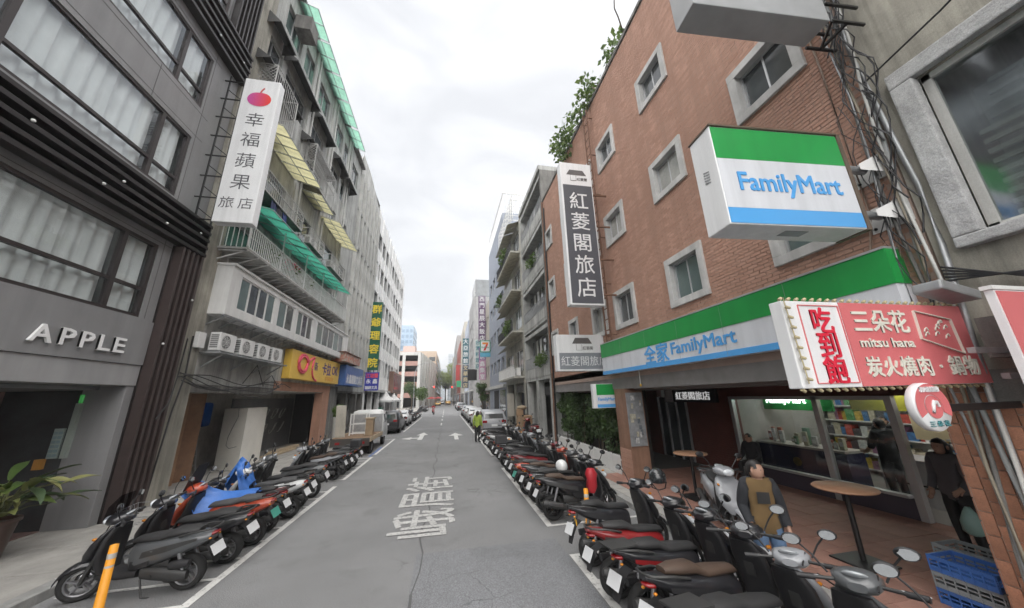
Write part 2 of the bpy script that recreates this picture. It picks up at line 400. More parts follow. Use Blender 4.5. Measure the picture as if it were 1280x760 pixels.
# ------------------------------------------------------------------ building helpers
def facade(mb, x, sg, y0, y1, z0, z1, ops, depth=.18):
    """wall sheet in the plane x with real openings; reveals go inwards (sg = outward direction of x)"""
    ops = [o for o in ops if o[1] > y0 and o[0] < y1]
    us = sorted({y0, y1, *[min(max(q, y0), y1) for o in ops for q in o[:2]]}); zs = sorted({z0, z1, *[min(max(q, z0), z1) for o in ops for q in o[2:4]]})
    for j in range(len(zs)-1):
        run = None
        for i in range(len(us)-1):
            cu, cz = (us[i]+us[i+1])/2, (zs[j]+zs[j+1])/2
            hole = any(o[0] < cu < o[1] and o[2] < cz < o[3] for o in ops)
            if not hole: run = us[i] if run is None else run
            if run is not None and (hole or i == len(us)-2):
                e = us[i] if hole else us[i+1]
                mb.quad((x, run, zs[j]), (x, e, zs[j]), (x, e, zs[j+1]), (x, run, zs[j+1])); run = None
    xi = x - sg*depth
    for a, b, c, d in [o[:4] for o in ops]:
        mb.quad((x, a, c), (xi, a, c), (xi, a, d), (x, a, d)); mb.quad((x, b, c), (xi, b, c), (xi, b, d), (x, b, d))
        mb.quad((x, a, c), (xi, a, c), (xi, b, c), (x, b, c)); mb.quad((x, a, d), (xi, a, d), (xi, b, d), (x, b, d))
    return mb
def shell(mb, x, sg, xb, y0, y1, z0, z1):
    """end walls, back and roof behind a facade in plane x"""
    mb.quad((x, y0, z0), (xb, y0, z0), (xb, y0, z1), (x, y0, z1)); mb.quad((x, y1, z0), (xb, y1, z0), (xb, y1, z1), (x, y1, z1))
    mb.quad((x, y0, z1), (xb, y0, z1), (xb, y1, z1), (x, y1, z1)); mb.quad((xb, y0, z0), (xb, y1, z0), (xb, y1, z1), (xb, y0, z1))
    return mb
_WC = {}
def window(par, x, sg, a, b, c, d, depth=.14, fw=.05, nm=2, mf=None, mg=None, tr=None, name='window'):
    """sliding window set back in its opening: frame is the part, each pane a sub-part; equal sizes share meshes"""
    mf = mf or M_alu; mg = mg or M_gdark
    w, h = b-a, d-c; key = (round(w, 3), round(h, 3), sg, round(depth, 3), fw, nm, tr, mf.name, mg.name)
    xf = -sg*depth
    if key not in _WC:
        fr = MB(); X0, X1 = xf-.03, xf+.03
        fr.box(X0, X1, 0, w, 0, fw); fr.box(X0, X1, 0, w, h-fw, h); fr.box(X0, X1, 0, fw, fw, h-fw); fr.box(X0, X1, w-fw, w, fw, h-fw)
        for k in range(1, nm): fr.box(X0, X1, w*k/nm-fw*.4, w*k/nm+fw*.4, fw, h-fw)
        if tr: fr.box(X0+.005, X1-.005, fw, w-fw, tr-fw*.4, tr+fw*.4)
        f = fr.build(name, mf, None); COL.objects.unlink(f)
        ps = []
        for k in range(nm):
            px = xf + (.012 if k % 2 else -.012)
            p = MB().box(px-.004, px+.004, w*k/nm+fw*.4, w*(k+1)/nm-fw*.4, fw*.6, h-fw*.6).build('pane', mg, None); COL.objects.unlink(p); ps.append(p)
        _WC[key] = (f, ps)
    f, ps = _WC[key]
    off = OFF[par]
    o = f.copy(); reg(o, par); o.location = Vector((x, a, c)) - off; OFF[o] = off
    for p in ps:
        q = p.copy(); reg(q, o)
    return o
def ac_unit(loc, rz, label, group=None):
    t = thing('air_conditioner', label, 'air conditioner', loc, rz, group)
    if 'ac' not in _WC:
        B(-.14, .14, -.4, .4, 0, .55).build('casing', M_white, t, bevel=.02, local=True)
        g = MB()
        for r in (.08, .14, .2): 
            pts = [(.155, -.1+r*math.cos(k*PI/8), .28+r*math.sin(k*PI/8)) for k in range(17)]; g.tube(pts, .006, 4)
        for k in range(8): g.bar((.155, -.1, .28), (.155, -.1+.2*math.cos(k*PI/4), .28+.2*math.sin(k*PI/4)), .008)
        MB().lathe([(.21, .142), (.19, .145), (.0, .146)], (0, -.1, .28), 'x', 16).build('fan', mat('ac_fan_dark', (.12, .12, .12)), t, local=True)
        g.build('fan_guard', M_white, t, local=True)
        v = MB()
        for k in range(7): v.box(-.1, .1, -.406, -.401, .08+k*.06, .11+k*.06)
        v.build('vent', M_black, t, local=True)
        B(-.17, .17, -.36, -.31, -.06, -.002).build('foot', M_steel, t, local=True); B(-.17, .17, .31, .36, -.06, -.002).build('foot', M_steel, t, local=True)
        _WC['ac'] = t
    else:
        for k in CH[_WC['ac']]: copytree(k, t)
    return t
def railing(mb, x, y0, y1, z0, z1, step=.12, r=.012, rail=.02, ends=None):
    mb.box(x-rail, x+rail, y0, y1, z1-.03, z1); mb.box(x-rail, x+rail, y0, y1, z0, z0+.03)
    n = max(1, int((y1-y0)/step))
    for i in range(n+1):
        y = y0+(y1-y0)*i/n; mb.box(x-r, x+r, y-r, y+r, z0+.02, z1-.02)
    return mb
# ------------------------------------------------------------------ left 1: grey hotel
XL = -7.2
def hotel_left():
    t = thing('hotel_building', 'dark grey panelled hotel with wide curtained windows and brown fins, at left', 'building', (XL, 5, 0))
    y0, y1 = -2.0, 9.5
    w2 = [(-1.5, 9.12, 4.55, 6.42)]; w3 = [(-1.5, 9.15, 7.85, 9.76)]; w4 = [(-1.5, 9.18, 10.8, 12.6)]; w5 = [(-1.5, 9.18, 14.4, 16.4)]
    mb = facade(MB(), XL, 1, y0, y1, 4.5, 19, w2+w3+w4+w5, .3)
    mb.build('wall', M_grey, t)
    jn = mat('panel_joint', (.09, .09, .092), rough=.8); k = MB()
    for z in (6.5, 9.9, 10.65, 12.7, 14.3): k.box(XL+.0005, XL+.004, y0, 9.5, z, z+.012)
    for y in (9.25,): k.box(XL+.0005, XL+.0045, y, y+.012, 4.55, 19)
    for y in (1.2, 3.4, 5.6, 7.8): k.box(XL+.0005, XL+.0045, y, y+.012, 9.78, 10.78); k.box(XL+.0005, XL+.0045, y, y+.012, 16.4, 19)
    k.build('panel_joint', jn, t)
    mb = shell(MB(), XL, 1, -15, y0, 10.3, 0, 19); mb.quad((XL, 9.5, 6.7), (XL, 10.3, 6.7), (XL, 10.3, 19), (XL, 9.5, 19)); mb.build('side_wall', M_grey, t)
    B(XL-.5, XL+.02, y0, 9.5, 2.98, 3.455).build('lintel', M_grey_l, t, bevel=.01)
    k = MB()
    for a, b in ((-1.5, 2.5), (2.5, 6.1), (6.1, 9.5)): k.box(XL-.3, XL+.05, a+.004, b-.004, 3.46, 4.5)
    k.build('fascia', M_grey, t)
    L = MB(); xs = [7.27, 7.69, 8.05, 8.41, 8.74]
    for ch, y in zip('APPLE', xs): txt(L, ch, (XL+.08, y, 3.83), (0, 1, 0), (0, 0, 1), h=.31, w=.25 if ch != 'A' else .34, bold=.012, depth=.02)
    L.build('lettering', mat('letter_white', (.8, .8, .8), rough=.35), t)
    for (a, b, c, d), tr in ((w2[0], .68), (w3[0], .50), (w4[0], .5), (w5[0], .5)):
        xf = XL-.07
        fr = MB()
        fr.box(xf-.05, xf+.05, a, b, c, c+.07); fr.box(xf-.05, xf+.05, a, b, d-.07, d)
        for y in (a+.03, 2.6, 5.4, 8.28, b-.04): fr.box(xf-.05, xf+.05, y-.05, y+.05, c+.07, d-.07)
        wd = fr.build('window', M_frame_b, t)
        tb = MB()
        for u, v in ((a+.08, 2.55), (2.65, 5.35), (5.45, 8.23), (8.33, b-.09)):
            tb.box(xf-.04, xf+.04, u, v, c+tr-.035, c+tr+.035)
            B(xf-.006, xf+.006, u, v, c+.07, c+tr-.035).build('pane', M_glass, wd); B(xf-.006, xf+.006, u, v, c+tr+.035, d-.07).build('pane', M_glass, wd)
            # pleated curtain behind the panes
            cv = MB(); n = max(8, int((v-u)/.055)); r0 = []; r1 = []
            for i in range(n+1):
                yy = u+(v-u)*i/n; ph = i*1.25+.7*math.sin(i*.21); xx = xf-.11+.04*math.sin(ph)+.012*math.sin(ph*2.3)
                r0.append((xx, yy, c+.03)); r1.append((xx+.006*math.sin(i*.9), yy+.01*math.sin(i*.37), d-.02))
            cv.loft([r0, r1], cap=False, closed=False); cv.build('curtain', M_curtain, wd)
        tb.build('transom', M_frame_b, wd)
        B(XL-1.2, XL-.5, a, b, c-.1, d+.1).build('room_back', mat('room_dark', (.10, .10, .10)), wd)
    # slat bands with round downlights
    for zb, zt, yr in ((6.62, 7.62, 10.3), (12.95, 14.15, 10.3)):
        B(XL+.002, XL+.05, y0, yr, zb+.02, zt-.02).build('band_back', M_slat, t)
        n = 5; k = None
        for i in range(n):
            z = zb+(zt-zb-.09)*i/(n-1)
            if k is None: k = B(XL+.05, XL+.26, y0, yr+.02, z, z+.09).build('slat', M_slat, t, bevel=.008)
            else: inst(k, t, (0, 0, z-zb))
        B(XL+.05, XL+.24, yr-.04, yr-.0, zb+.01, zt-.01).build('end_cap', M_slat, t)
        kk = None
        for i, y in enumerate((4.2, 5.9, 7.2, 7.55, 8.8, 9.9)):
            z = zb+.27+.3*(i % 2)
            MB().lathe([(.0, 0), (.028, 0), (.03, .01), (.025, .03), (0, .032)], (XL+.262, y, z), 'x', 10).build('downlight', M_white, t)
    # vertical fins
    B(XL-.3, XL+.03, 9.5, 10.3, .13, 6.6).build('fin_back', M_slat, t)
    k = None
    for i in range(5):
        y = 9.52+i*.175
        if k is None: k = B(XL+.03, XL+.24, y, y+.075, .133, 6.6).build('fin', M_fin, t, bevel=.006)
        else: inst(k, t, (0, i*.175, 0))
    for y, z in ((9.62, 4.0), (10.2, 5.3)): MB().lathe([(.0, 0), (.028, 0), (.03, .01), (.02, .03), (0, .032)], (XL+.245, y, z), 'x', 10).build('downlight', M_white, t)
    # high fins above the second band
    k = None
    for i in range(6):
        y = 9.3+i*.17
        if k is None: k = B(XL+.03, XL+.22, y, y+.06, 14.2, 19).build('fin', M_slat, t)
        else: inst(k, t, (0, i*.17, 0))
    # lobby recess
    B(-9.6, -9.4, y0, 9.4, .13, 2.98).build('lobby_wall', M_stone, t)
    k = MB()
    for i in range(6): k.box(-9.39, -9.385, y0, 9.4, .5+i*.42, .506+i*.42)
    for i in range(8): k.box(-9.39, -9.385, 1+i*1.1, 1.006+i*1.1, .13, 2.98)
    k.build('stone_joint', M_black, t)
    B(-8.0, XL, 9.30, 9.5, .13, 2.98).build('return_wall', M_grey, t, bevel=.01)
    B(-9.4, -8.0, 9.34, 9.5, .13, 2.98).build('glass_return', M_gdark, t)
    B(-9.4, XL-.5, y0, 9.34, 2.9, 2.97).build('lobby_ceiling', M_grey, t)
    B(-9.4, -8.0, y0, 9.3, .12, .15).build('lobby_floor', M_stone, t)
    nb = B(-8.28, -8.1, 9.30, 9.33, 1.5, 2.1).build('notice_panel', mat('notice_pale', (.35, .42, .40)), t)
    k = MB()
    for i in range(6):
        for j in range(2): k.box(-8.27+j*.085, -8.2+j*.085, 9.293, 9.299, 1.53+i*.09, 1.59+i*.09)
    k.build('notice_card', mat('notice_card', (.25, .34, .36)), nb)
    B(-8.42, -8.28, 9.25, 9.33, 1.3, 1.5).build('door_panel', mat('orange_panel', (.5, .25, .06)), t)
    B(-8.0, -7.9, 9.24, 9.3, 1.5, 2.62).build('slim_plaque', mat('plaque_pale', (.30, .34, .31)), t)
    B(-7.98, -7.93, 9.26, 9.3, 2.62, 2.8).build('exit_light', mat('exit_green', (.05, .30, .07), emit=.12), t)
    return t
hotel_left()
def blade_left():
    y = 9.62; x0, x1, z0, z1 = -6.57, -5.56, 7.45, 12.6
    t = thing('hotel_blade_sign', 'tall white lightbox sign with a red apple, fixed to the grey hotel', 'sign', (x1, y, z0))
    B(x0, x1, y, y+.28, z0, z1).build('lightbox', M_white_s, t, bevel=.02)
    xc = (x0+x1)/2; U = (1, 0, 0); V = (0, 0, 1); q = y-.004
    L = MB()
    for ch, z in (('幸', 11.02), ('福', 10.28), ('蘋', 9.52), ('果', 8.78)): txt(L, ch, (xc, q, z), U, V, em=.56, bold=-.008)
    txt(L, '旅', (xc-.24, q, 8.08), U, V, em=.4, bold=-.008); txt(L, '店', (xc+.24, q, 8.08), U, V, em=.4, bold=-.008)
    L.build('lettering', mat('letter_grey', (.10, .10, .11)), t)
    a = MB(); pts = []
    for k in range(28):
        an = 2*PI*k/28; r = .30*(1-.10*math.exp(-((an-PI/2)/.5)**2)-.03*math.exp(-((an-1.5*PI)/.4)**2)); pts.append((xc+1.12*r*math.cos(an), q-.003, 11.82+.95*r*math.sin(an)))
    a.add(pts, [tuple(range(28))])
    def ap():
        m = mat('apple_red', (.72, .06, .08), rough=.4, var=.05); nt = m.node_tree; N = nt.nodes.new; L = nt.links.new
        tc = N('ShaderNodeTexCoord'); sp = N('ShaderNodeSeparateXYZ'); L(tc.outputs['Generated'], sp.inputs[0]); rp = N('ShaderNodeValToRGB')
        rp.color_ramp.elements[0].color = (.50, .08, .30, 1); rp.color_ramp.elements[1].color = (.75, .06, .05, 1)
        L(sp.outputs['X'], rp.inputs[0]); rp.color_ramp.elements[0].position = .1; rp.color_ramp.elements[1].position = .9
        L(rp.outputs[0], nt.nodes['Principled BSDF'].inputs['Base Color']); return m
    a.build('apple_emblem', ap(), t)
    s = MB(); s.tube([(xc+.0, q-.002, 12.07), (xc+.03, q-.002, 12.18), (xc+.09, q-.002, 12.27)], .02, 5); s.build('apple_stalk', mat('apple_stalk', (.6, .1, .1)), t)
    f = MB()
    for dx in (0, -.42):
        f.box(x0-.08+dx, x0-.045+dx, y+.1, y+.135, z0-.1, z1+.1)
    n = 8
    for i in range(n):
        z = z0+.1+(z1-z0-.2)*i/(n-1); f.bar((x0, y+.12, z), (XL, y+.12, z), .03)
        if i < n-1: f.bar((x0-.06, y+.12, z+.02), (x0-.48, y+.12, z+.36), .022)
    f.build('bracket_ladder', M_blackm, t)
blade_left()
def plant_pot():
    t = thing('potted_plant', 'large leafy plant in a brown pot outside the grey hotel lobby', 'plant', (-7.35, 7.75, .135))
    MB().lathe([(.20, 0), (.21, .03), (.28, .55), (.31, .56), (.31, .62), (.27, .62), (.25, .56)], (-7.35, 7.75, .135), n=18).build('pot', mat('pot_brown', (.09, .055, .045), rough=.4), t)
    MB().lathe([(.26, 0), (0, .02)], (-7.35, 7.75, .69), n=12, cap=False).build('soil', mat('soil', (.05, .035, .025)), t)
    lm = [mat('leaf_pot_'+str(i), c, rough=.35, var=.15, vs=9, spec=.5) for i, c in enumerate([(.065, .11, .03), (.10, .145, .04), (.16, .18, .06), (.05, .085, .035), (.22, .22, .09)])]
    base = []
    for kind in range(3):
        mb = MB(); L_, W_ = (.46, .085) if kind == 0 else ((.40, .10) if kind == 1 else (.52, .07)); n = 7; rows = []
        for i in range(n+1):
            u = i/n; w = W_*math.sin(PI*min(1, u*.92+.06))**.8; z = -.20*u*u+.05*u; x = L_*u
            rows.append([(x, -w, z+.03*w/W_+.01*math.sin(u*9)), (x, 0, z), (x, w, z+.03*w/W_-.01*math.sin(u*8))])
        mb.loft(rows, cap=False, closed=False); o = mb.build('leaf', lm[0], None); COL.objects.unlink(o); base.append(o)
    st = MB()
    for k in range(52):
        an = k*2.4+random.uniform(-.3, .3); r = random.uniform(.02, .13); hh = random.uniform(.15, .55) if k > 14 else random.uniform(.02, .25)
        lean = random.uniform(.1, .45)
        p0 = Vector((-7.35+r*math.cos(an), 7.75+r*math.sin(an), .8)); p1 = p0+Vector((lean*math.cos(an), lean*math.sin(an), hh))
        st.tube([p0, (p0+p1)/2+Vector((0, 0, .05)), p1], [.012, .009, .006], 5)
        l = random.choice(base).copy(); reg(l, t); l.location = p1-OFF[t]; s = random.uniform(.8, 1.25); l.scale = (s, s, s)
        l.rotation_euler = (random.uniform(-.35, .35), random.uniform(-.75, .25), an+random.uniform(-.3, .3)); setmat(l, random.choice(lm))
    st.build('stem', mat('stem_green', (.09, .10, .04)), t)
plant_pot()
# ------------------------------------------------------------------ left 2: old concrete block
def sheets(t, name, m, y0, y1, step, xw, zw, xo, zo, frame=None):
    """sloping awning: single corrugated sheets side by side on a thin frame"""
    n = max(1, round((y1-y0)/step)); st = (y1-y0)/n; k = None
    for i in range(n):
        if k is None:
            mb = MB(); q = 10; top = []; bot = []
            for j in range(q+1):
                y = y0+.012+(st-.024)*j/q; dz = .012*math.cos(j*PI)
                top.append((xw, y, zw+dz)); bot.append((xo, y, zo+dz))
            mb.loft([top, bot], cap=False, closed=False); k = mb.build(name, m, t)
        else: inst(k, t, (0, i*st, random.uniform(-.012, .012)))
    f = MB()
    for i in range(n+1):
        y = y0+i*st; f.bar((xw, y, zw-.03), (xo, y, zo-.03), .025)
    f.bar((xo, y0, zo-.03), (xo, y1, zo-.03), .03); f.bar((xw+.03, y0, zw-.03), (xw+.03, y1, zw-.03), .03); f.bar(((xw+xo)/2, y0, (zw+zo)/2-.03), ((xw+xo)/2, y1, (zw+zo)/2-.03), .025)
    f.build('awning_frame', frame or M_steel, t)
def hood(t, y0, y1, zb, zt, xo, m):
    mb = MB(); x = XL+.01
    mb.quad((x, y0, zt), (x, y1, zt), (xo, y1, zb), (xo, y0, zb)); mb.quad((x, y0, zt-.04), (x, y1, zt-.04), (xo, y1, zb-.04), (xo, y0, zb-.04))
    mb.quad((xo, y0, zb), (xo, y1, zb), (xo, y1, zb-.04), (xo, y0, zb-.04))
    for y in (y0, y1): mb.add([(x, y, zt), (xo, y, zb), (x, y, zb-.12)], [(0, 1, 2)])
    mb.build('window_hood', m, t)
def cage(t, y0, y1, z0, z1, xo, m, lattice=True):
    mb = MB(); x = XL+.02
    for a, b in (((xo, y0), (xo, y1)), ((x, y0), (xo, y0)), ((x, y1), (xo, y1))):
        for z in (z0, z1, (z0+z1)/2): mb.bar((*a, z), (*b, z), .03)
    for y in (y0, y1): mb.bar((xo, y, z0), (xo, y, z1), .035)
    n = int((y1-y0)/.13)
    for i in range(1, n): y = y0+(y1-y0)*i/n; mb.bar((xo, y, z0), (xo, y, z1), .014)
    if lattice:
        q = int((z1-z0)/.16); w = xo-x
        for i in range(q):
            z = z0+i*.16
            mb.bar((x, y0, z), (xo, y0, min(z1, z+w)), .012); mb.bar((xo, y0, z), (x, y0, min(z1, z+w)), .012)
    mb.build('window_cage', m, t)
    B(x, xo+.02, y0-.02, y1+.02, z0-.05, z0-.016).build('cage_floor', M_conc_d, t)
def block_left():
    t = thing('concrete_building', 'old stained concrete block with green and yellow awnings beside the grey hotel', 'building', (XL, 17, 0))
    ya, yb, zt = 10.32, 24.6, 20.6
    rowE = [(y, y+1.5, 18.2, 19.6) for y in (12.0, 13.9, 15.8, 18.5, 20.4, 22.4)]
    rowD = [(11.0, 12.3, 15.35, 16.7), (12.7, 14.8, 15.35, 16.7), (15.5, 17.2, 15.35, 16.7), (18.6, 20.2, 15.35, 16.7), (20.6, 22.1, 15.35, 16.7)]
    rowC = [(11.2, 12.2, 12.9, 14.6), (13.2, 14.2, 12.6, 13.6), (15.0, 17.6, 12.9, 14.6), (19.4, 20.4, 12.9, 14.0), (21.4, 22.6, 12.9, 14.3)]
    rowB = [(11.3, 14.3, 9.8, 11.5), (15.4, 17.4, 9.9, 11.4), (18.4, 20.9, 9.9, 11.4), (22.0, 23.4, 9.9, 11.4)]
    rowA = [(11.3, 14.2, 7.5, 8.55), (15.3, 17.4, 7.5, 8.55), (18.5, 20.8, 7.5, 8.55)]
    ops = rowE+rowD+rowC+rowB+rowA
    facade(MB(), XL, 1, ya, yb, 3.1, zt, ops, .16).build('wall', M_conc, t)
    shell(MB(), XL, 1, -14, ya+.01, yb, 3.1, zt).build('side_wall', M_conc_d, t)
    for o in ops: window(t, XL, 1, *o, nm=2, mg=random.choice([M_gdark, M_gblue, M_ggreen]))
    B(XL-.4, XL+.09, ya, 11.15, .13, 20.9).build('party_pier', M_stain, t)
    for y in (15.0, 17.95, 21.2):
        B(XL+.004, XL+.10, y-.13, y+.13, 6.75, zt).build('pilaster', M_conc_l, t)
        p = MB(); p.tube([(XL+.16, y+.2, 5.1), (XL+.16, y+.2, zt)], .05, 8); p.build('drain_pipe', M_conc_l, t)
    B(XL-.2, XL+.3, ya+.9, yb, zt, zt+.15).build('roof_slab', M_conc_d, t)
    # arcade
    B(-14, XL-.01, ya, yb, 3.0, 3.1).build('arcade_ceiling', M_conc_l, t)
    B(-9.6, -9.4, ya, yb, .13, 3.0).build('arcade_back', mat('arcade_grey', (.40, .38, .36), var=.3), t)
    pink = mat('pink_render', (.42, .23, .16), rough=.8, var=.12, streak=.15)
    B(XL-.45, XL+.03, 16.0, 23.1, 3.02, 3.42).build('beam', pink, t, bevel=.01)
    B(XL-.42, XL+.02, 21.95, 23.08, .13, 3.02).build('column', pink, t, bevel=.01)
    B(XL-.45, XL+.04, 23.1, 24.58, .13, 3.42).build('pier', M_conc_d, t)
    B(XL-.5, XL+.02, 11.16, 16.0, 2.86, 3.1).build('edge_beam', M_conc_d, t)
    M_wood_d = mat('wood_panel_dark', (.24, .135, .08), rough=.6, var=.2, vs=4)
    # timber panelling left in the arcade
    k = None
    for i in range(4):
        y = 11.2+i*.74
        if k is None: k = MB().add([(-8.5, y, .135), (-8.5, y+.72, .135), (-8.26, y+.4, .135), (-8.5, y, 2.95), (-8.5, y+.72, 2.95), (-8.26, y+.4, 2.95)], [(0, 1, 4, 3), (0, 2, 5, 3), (2, 1, 4, 5), (3, 5, 4), (0, 1, 2)]).build('timber_panel', M_wood, t)
        else: inst(k, t, (0, i*.74, 0), M_wood_d if i % 2 else None)
    B(-8.7, -8.52, 11.16, 14.2, .13, 3.0).build('timber_backing', M_wood, t)
    # roller shutter with chalk scrawl
    sh = B(-9.38, -9.34, 17.4, 23.6, .13, 2.75).build('roller_shutter', mat('shutter_grey', (.20, .205, .21), rough=.5, var=.2, vs=2), t)
    k = None
    for i in range(22):
        if k is None: k = B(-9.34, -9.315, 17.45, 23.55, .14, .225).build('shutter_slat', MATS['shutter_grey'], sh)
        else: inst(k, sh, (0, 0, i*.118))
    g = MB(); R = random.Random(3)
    for row in range(2):
        for c in range(5):
            cx = 18.6+c*.9; cz = 1.95-row*.75
            for s_ in range(2):
                a0 = R.uniform(0, 6); pts = [(-9.29, cx+.3*math.cos(a0+q*.5)*(1+.3*s_), cz+.26*math.sin(a0*1.3+q*.62)) for q in range(10)]
                g.tube(pts, .014, 4)
    g.build('scrawl', mat('chalk', (.5, .51, .51)), sh)
    B(-9.3, -8.3, 23.65, 23.9, .13, 3.0).build('inner_wall', M_dark, t)
    # cable runs under the slab
    c = MB()
    for k in range(6):
        pts = [(XL+.13+.03*k, 10.5+q*.62, 3.25+.12*math.sin(q*.9+k)-.10*k*math.sin(q*PI/9)) for q in range(10)]; c.tube(pts, .014, 5)
    c.tube([(XL+.1, 10.6, 4.3), (XL+.15, 10.5, 3.4), (XL+.3, 10.2, 2.6), (XL+.3, 9.9, 2.2)], .015, 5)
    c.tube([(XL+.12, 10.75, 4.4), (XL+.15, 10.75, 3.3), (XL+.2, 10.5, 2.4), (XL+.15, 10.4, .4)], .02, 5)
    for q in range(3): c.tube([(XL+.14, 13.5+q*1.2, 3.2), (XL+.15, 14.2+q*1.2, 3.9-.3*q), (XL+.14, 14.9+q*1.2, 3.15)], .013, 5)
    c.build('cable', M_black, t)
    B(XL+.02, XL+.2, 10.85, 11.14, 4.1, 4.55).build('meter_box', M_white, t, bevel=.015)
    # bay windows along the second floor
    bay = M_white; x1 = -6.64
    ends = [(11.1, 14.0), (14.25, 15.5), (15.9, 17.5), (18.1, 23.4)]
    bo = []
    pn = []
    for a, b, n in ((11.6, 13.9, 4), (14.2, 15.6, 2), (15.95, 17.7, 3), (18.3, 22.9, 5)):
        bo.append((a, b, 5.42, 6.52, n))
    facade(MB(), x1, 1, 11.1, 23.9, 5.2, 6.72, bo, .1).build('bay_front', bay, t)
    mb = MB(); mb.box(XL, x1+.06, 11.06, 23.95, 6.72, 6.79); mb.box(XL, x1-.001, 11.1, 23.9, 5.15, 5.2); mb.box(XL, x1-.002, 11.1, 11.16, 5.2, 6.72); mb.box(XL, x1-.002, 23.84, 23.9, 5.2, 6.72); mb.build('bay_shell', bay, t)
    for a, b, c_, d, n in bo:
        w = MB(); 
        for k in range(n+1): y = a+(b-a)*k/n; w.box(x1-.09, x1-.03, y-.03, y+.03, c_, d)
        w.box(x1-.09, x1-.031, a, b, c_, c_+.05); w.box(x1-.09, x1-.031, a, b, d-.05, d)
        wo = w.build('bay_window', M_white, t)
        for k in range(n): B(x1-.07, x1-.06, a+(b-a)*k/n+.03, a+(b-a)*(k+1)/n-.03, c_+.05, d-.05).build('pane', [M_ggreen, M_gdark, M_gdark, M_ggreen, M_gblue][k % 5], wo)
    mb = MB()
    for i in range(22):
        y = 11.3+i*.6; mb.bar((XL, y, 4.85), (x1-.05, y, 5.14), .04); 
    mb.bar((x1-.04, 11.1, 5.12), (x1-.04, 23.9, 5.12), .05); mb.build('bay_brace', M_steel, t)
    # long railed balcony with planters
    B(XL, -6.3, 10.9, 21.6, 7.22, 7.28).build('balcony_floor', M_conc_l, t)
    mb = MB(); railing(mb, -6.3, 10.9, 21.6, 7.28, 8.08, .115, .011, .02)
    for i in range(6): mb.box(-6.32, -6.28, 10.9+i*2.13, 10.94+i*2.13, 7.28, 8.9)
    for y in (10.9, 21.6):
        mb.bar((XL, y, 8.06), (-6.3, y, 8.06), .03)
        for k in range(6): mb.bar((XL+.15*k, y, 7.28), (XL+.15*k, y, 8.06), .02)
    mb.build('balcony_rail', M_white, t)
    k = None
    for i in range(18):
        y = 11.0+i*.62
        if k is None:
            mb = MB(); mb.bar((XL, y, 6.85), (-6.35, y, 7.2), .035); mb.bar((XL, y, 7.19), (-6.3, y, 7.19), .035); mb.bar((XL+.02, y, 6.85), (XL+.02, y, 7.2), .03); k = mb.build('balcony_bracket', M_white, t)
        else: inst(k, t, (0, i*.62, 0))
    mgreen = translucent(mat('awning_green', (.09, .46, .33), rough=.4, var=.15, vs=2, streak=.2), .6)
    myel = translucent(mat('awning_yellow', (.70, .66, .40), rough=.5, var=.2, vs=2, streak=.25), .65); mpale = translucent(mat('awning_green_pale', (.30, .56, .44), rough=.45, var=.15, streak=.2), .65); M_cg = mat('cage_paint', (.42, .42, .41), rough=.6, var=.15)
    sheets(t, 'awning_sheet', mgreen, 11.0, 20.6, .8, XL, 9.15, -5.8, 8.72)
    sheets(t, 'awning_sheet', myel, 10.95, 14.75, .62, XL, 12.5, -5.95, 12.1)
    sheets(t, 'awning_sheet', myel, 15.4, 17.3, .62, XL, 12.5, -6.15, 12.15); sheets(t, 'awning_sheet', myel, 17.9, 21.9, .62, XL, 12.5, -6.05, 12.12)
    for a, b in ((12.45, 14.0), (14.1, 15.8), (15.9, 17.6), (17.7, 19.7), (19.9, 21.9)):
        sheets(t, 'awning_sheet', mpale, a, b, .8, XL, 20.55, -6.3, 20.2)
    dk = mat('hood_grey', (.07, .07, .07), rough=.7, var=.2, streak=.2)
    for a, b, zb, z2 in ((10.75, 12.1, 16.75, 17.35), (12.3, 15.0, 16.75, 17.35), (15.3, 17.5, 16.75, 17.35), (18.4, 20.2, 16.75, 17.3), (20.4, 22.3, 16.75, 17.3), (10.6, 13.5, 14.75, 15.2), (14.7, 18.0, 14.8, 15.25)):
        hood(t, a, b, zb, z2, -6.62, dk)
    cage(t, 10.9, 12.6, 12.8, 14.75, -6.5, M_cg); cage(t, 14.9, 17.8, 12.75, 14.7, -6.5, M_cg)
    cage(t, 11.2, 14.5, 9.75, 10.55, -6.42, M_cg, False); cage(t, 15.6, 17.4, 9.75, 10.5, -6.5, M_cg, False); cage(t, 18.6, 20.9, 9.75, 10.5, -6.5, M_cg, False)
    B(XL, -6.5, 12.5, 13.3, 18.9, 19.7).build('roof_tank', M_conc_d, t, bevel=.03)
    # AC shelf under the bay
    mb = MB(); mb.box(XL, -6.62, 11.25, 15.6, 3.98, 4.02)
    for y in (11.5, 12.9, 14.2, 15.3): mb.bar((XL, y, 3.6), (-6.7, y, 3.97), .04)
    mb.build('shelf', M_steel, t)
    return t
block_left()
for i, (y, n) in enumerate(((11.75, 'nearest to the white bay corner'), (12.85, 'second from the bay corner'), (13.9, 'third from the bay corner'), (14.95, 'nearest to the yellow sign'))):
    ac_unit((-6.9, y, 4.085), 0, 'white air conditioner on the shelf under the bay window, ' + n, 'air conditioners on the shelf')
ac_unit((-6.85, 16.6, 9.84), 0, 'white air conditioner in the left small cage under yellow awnings', 'caged air conditioners')
ac_unit((-6.85, 19.6, 9.84), 0, 'white air conditioner in the right small cage under yellow awnings', 'caged air conditioners')
ac_unit((-6.85, 15.6, 12.84), 0, 'white air conditioner in the lattice cage above the yellow awnings', 'caged air conditioners')
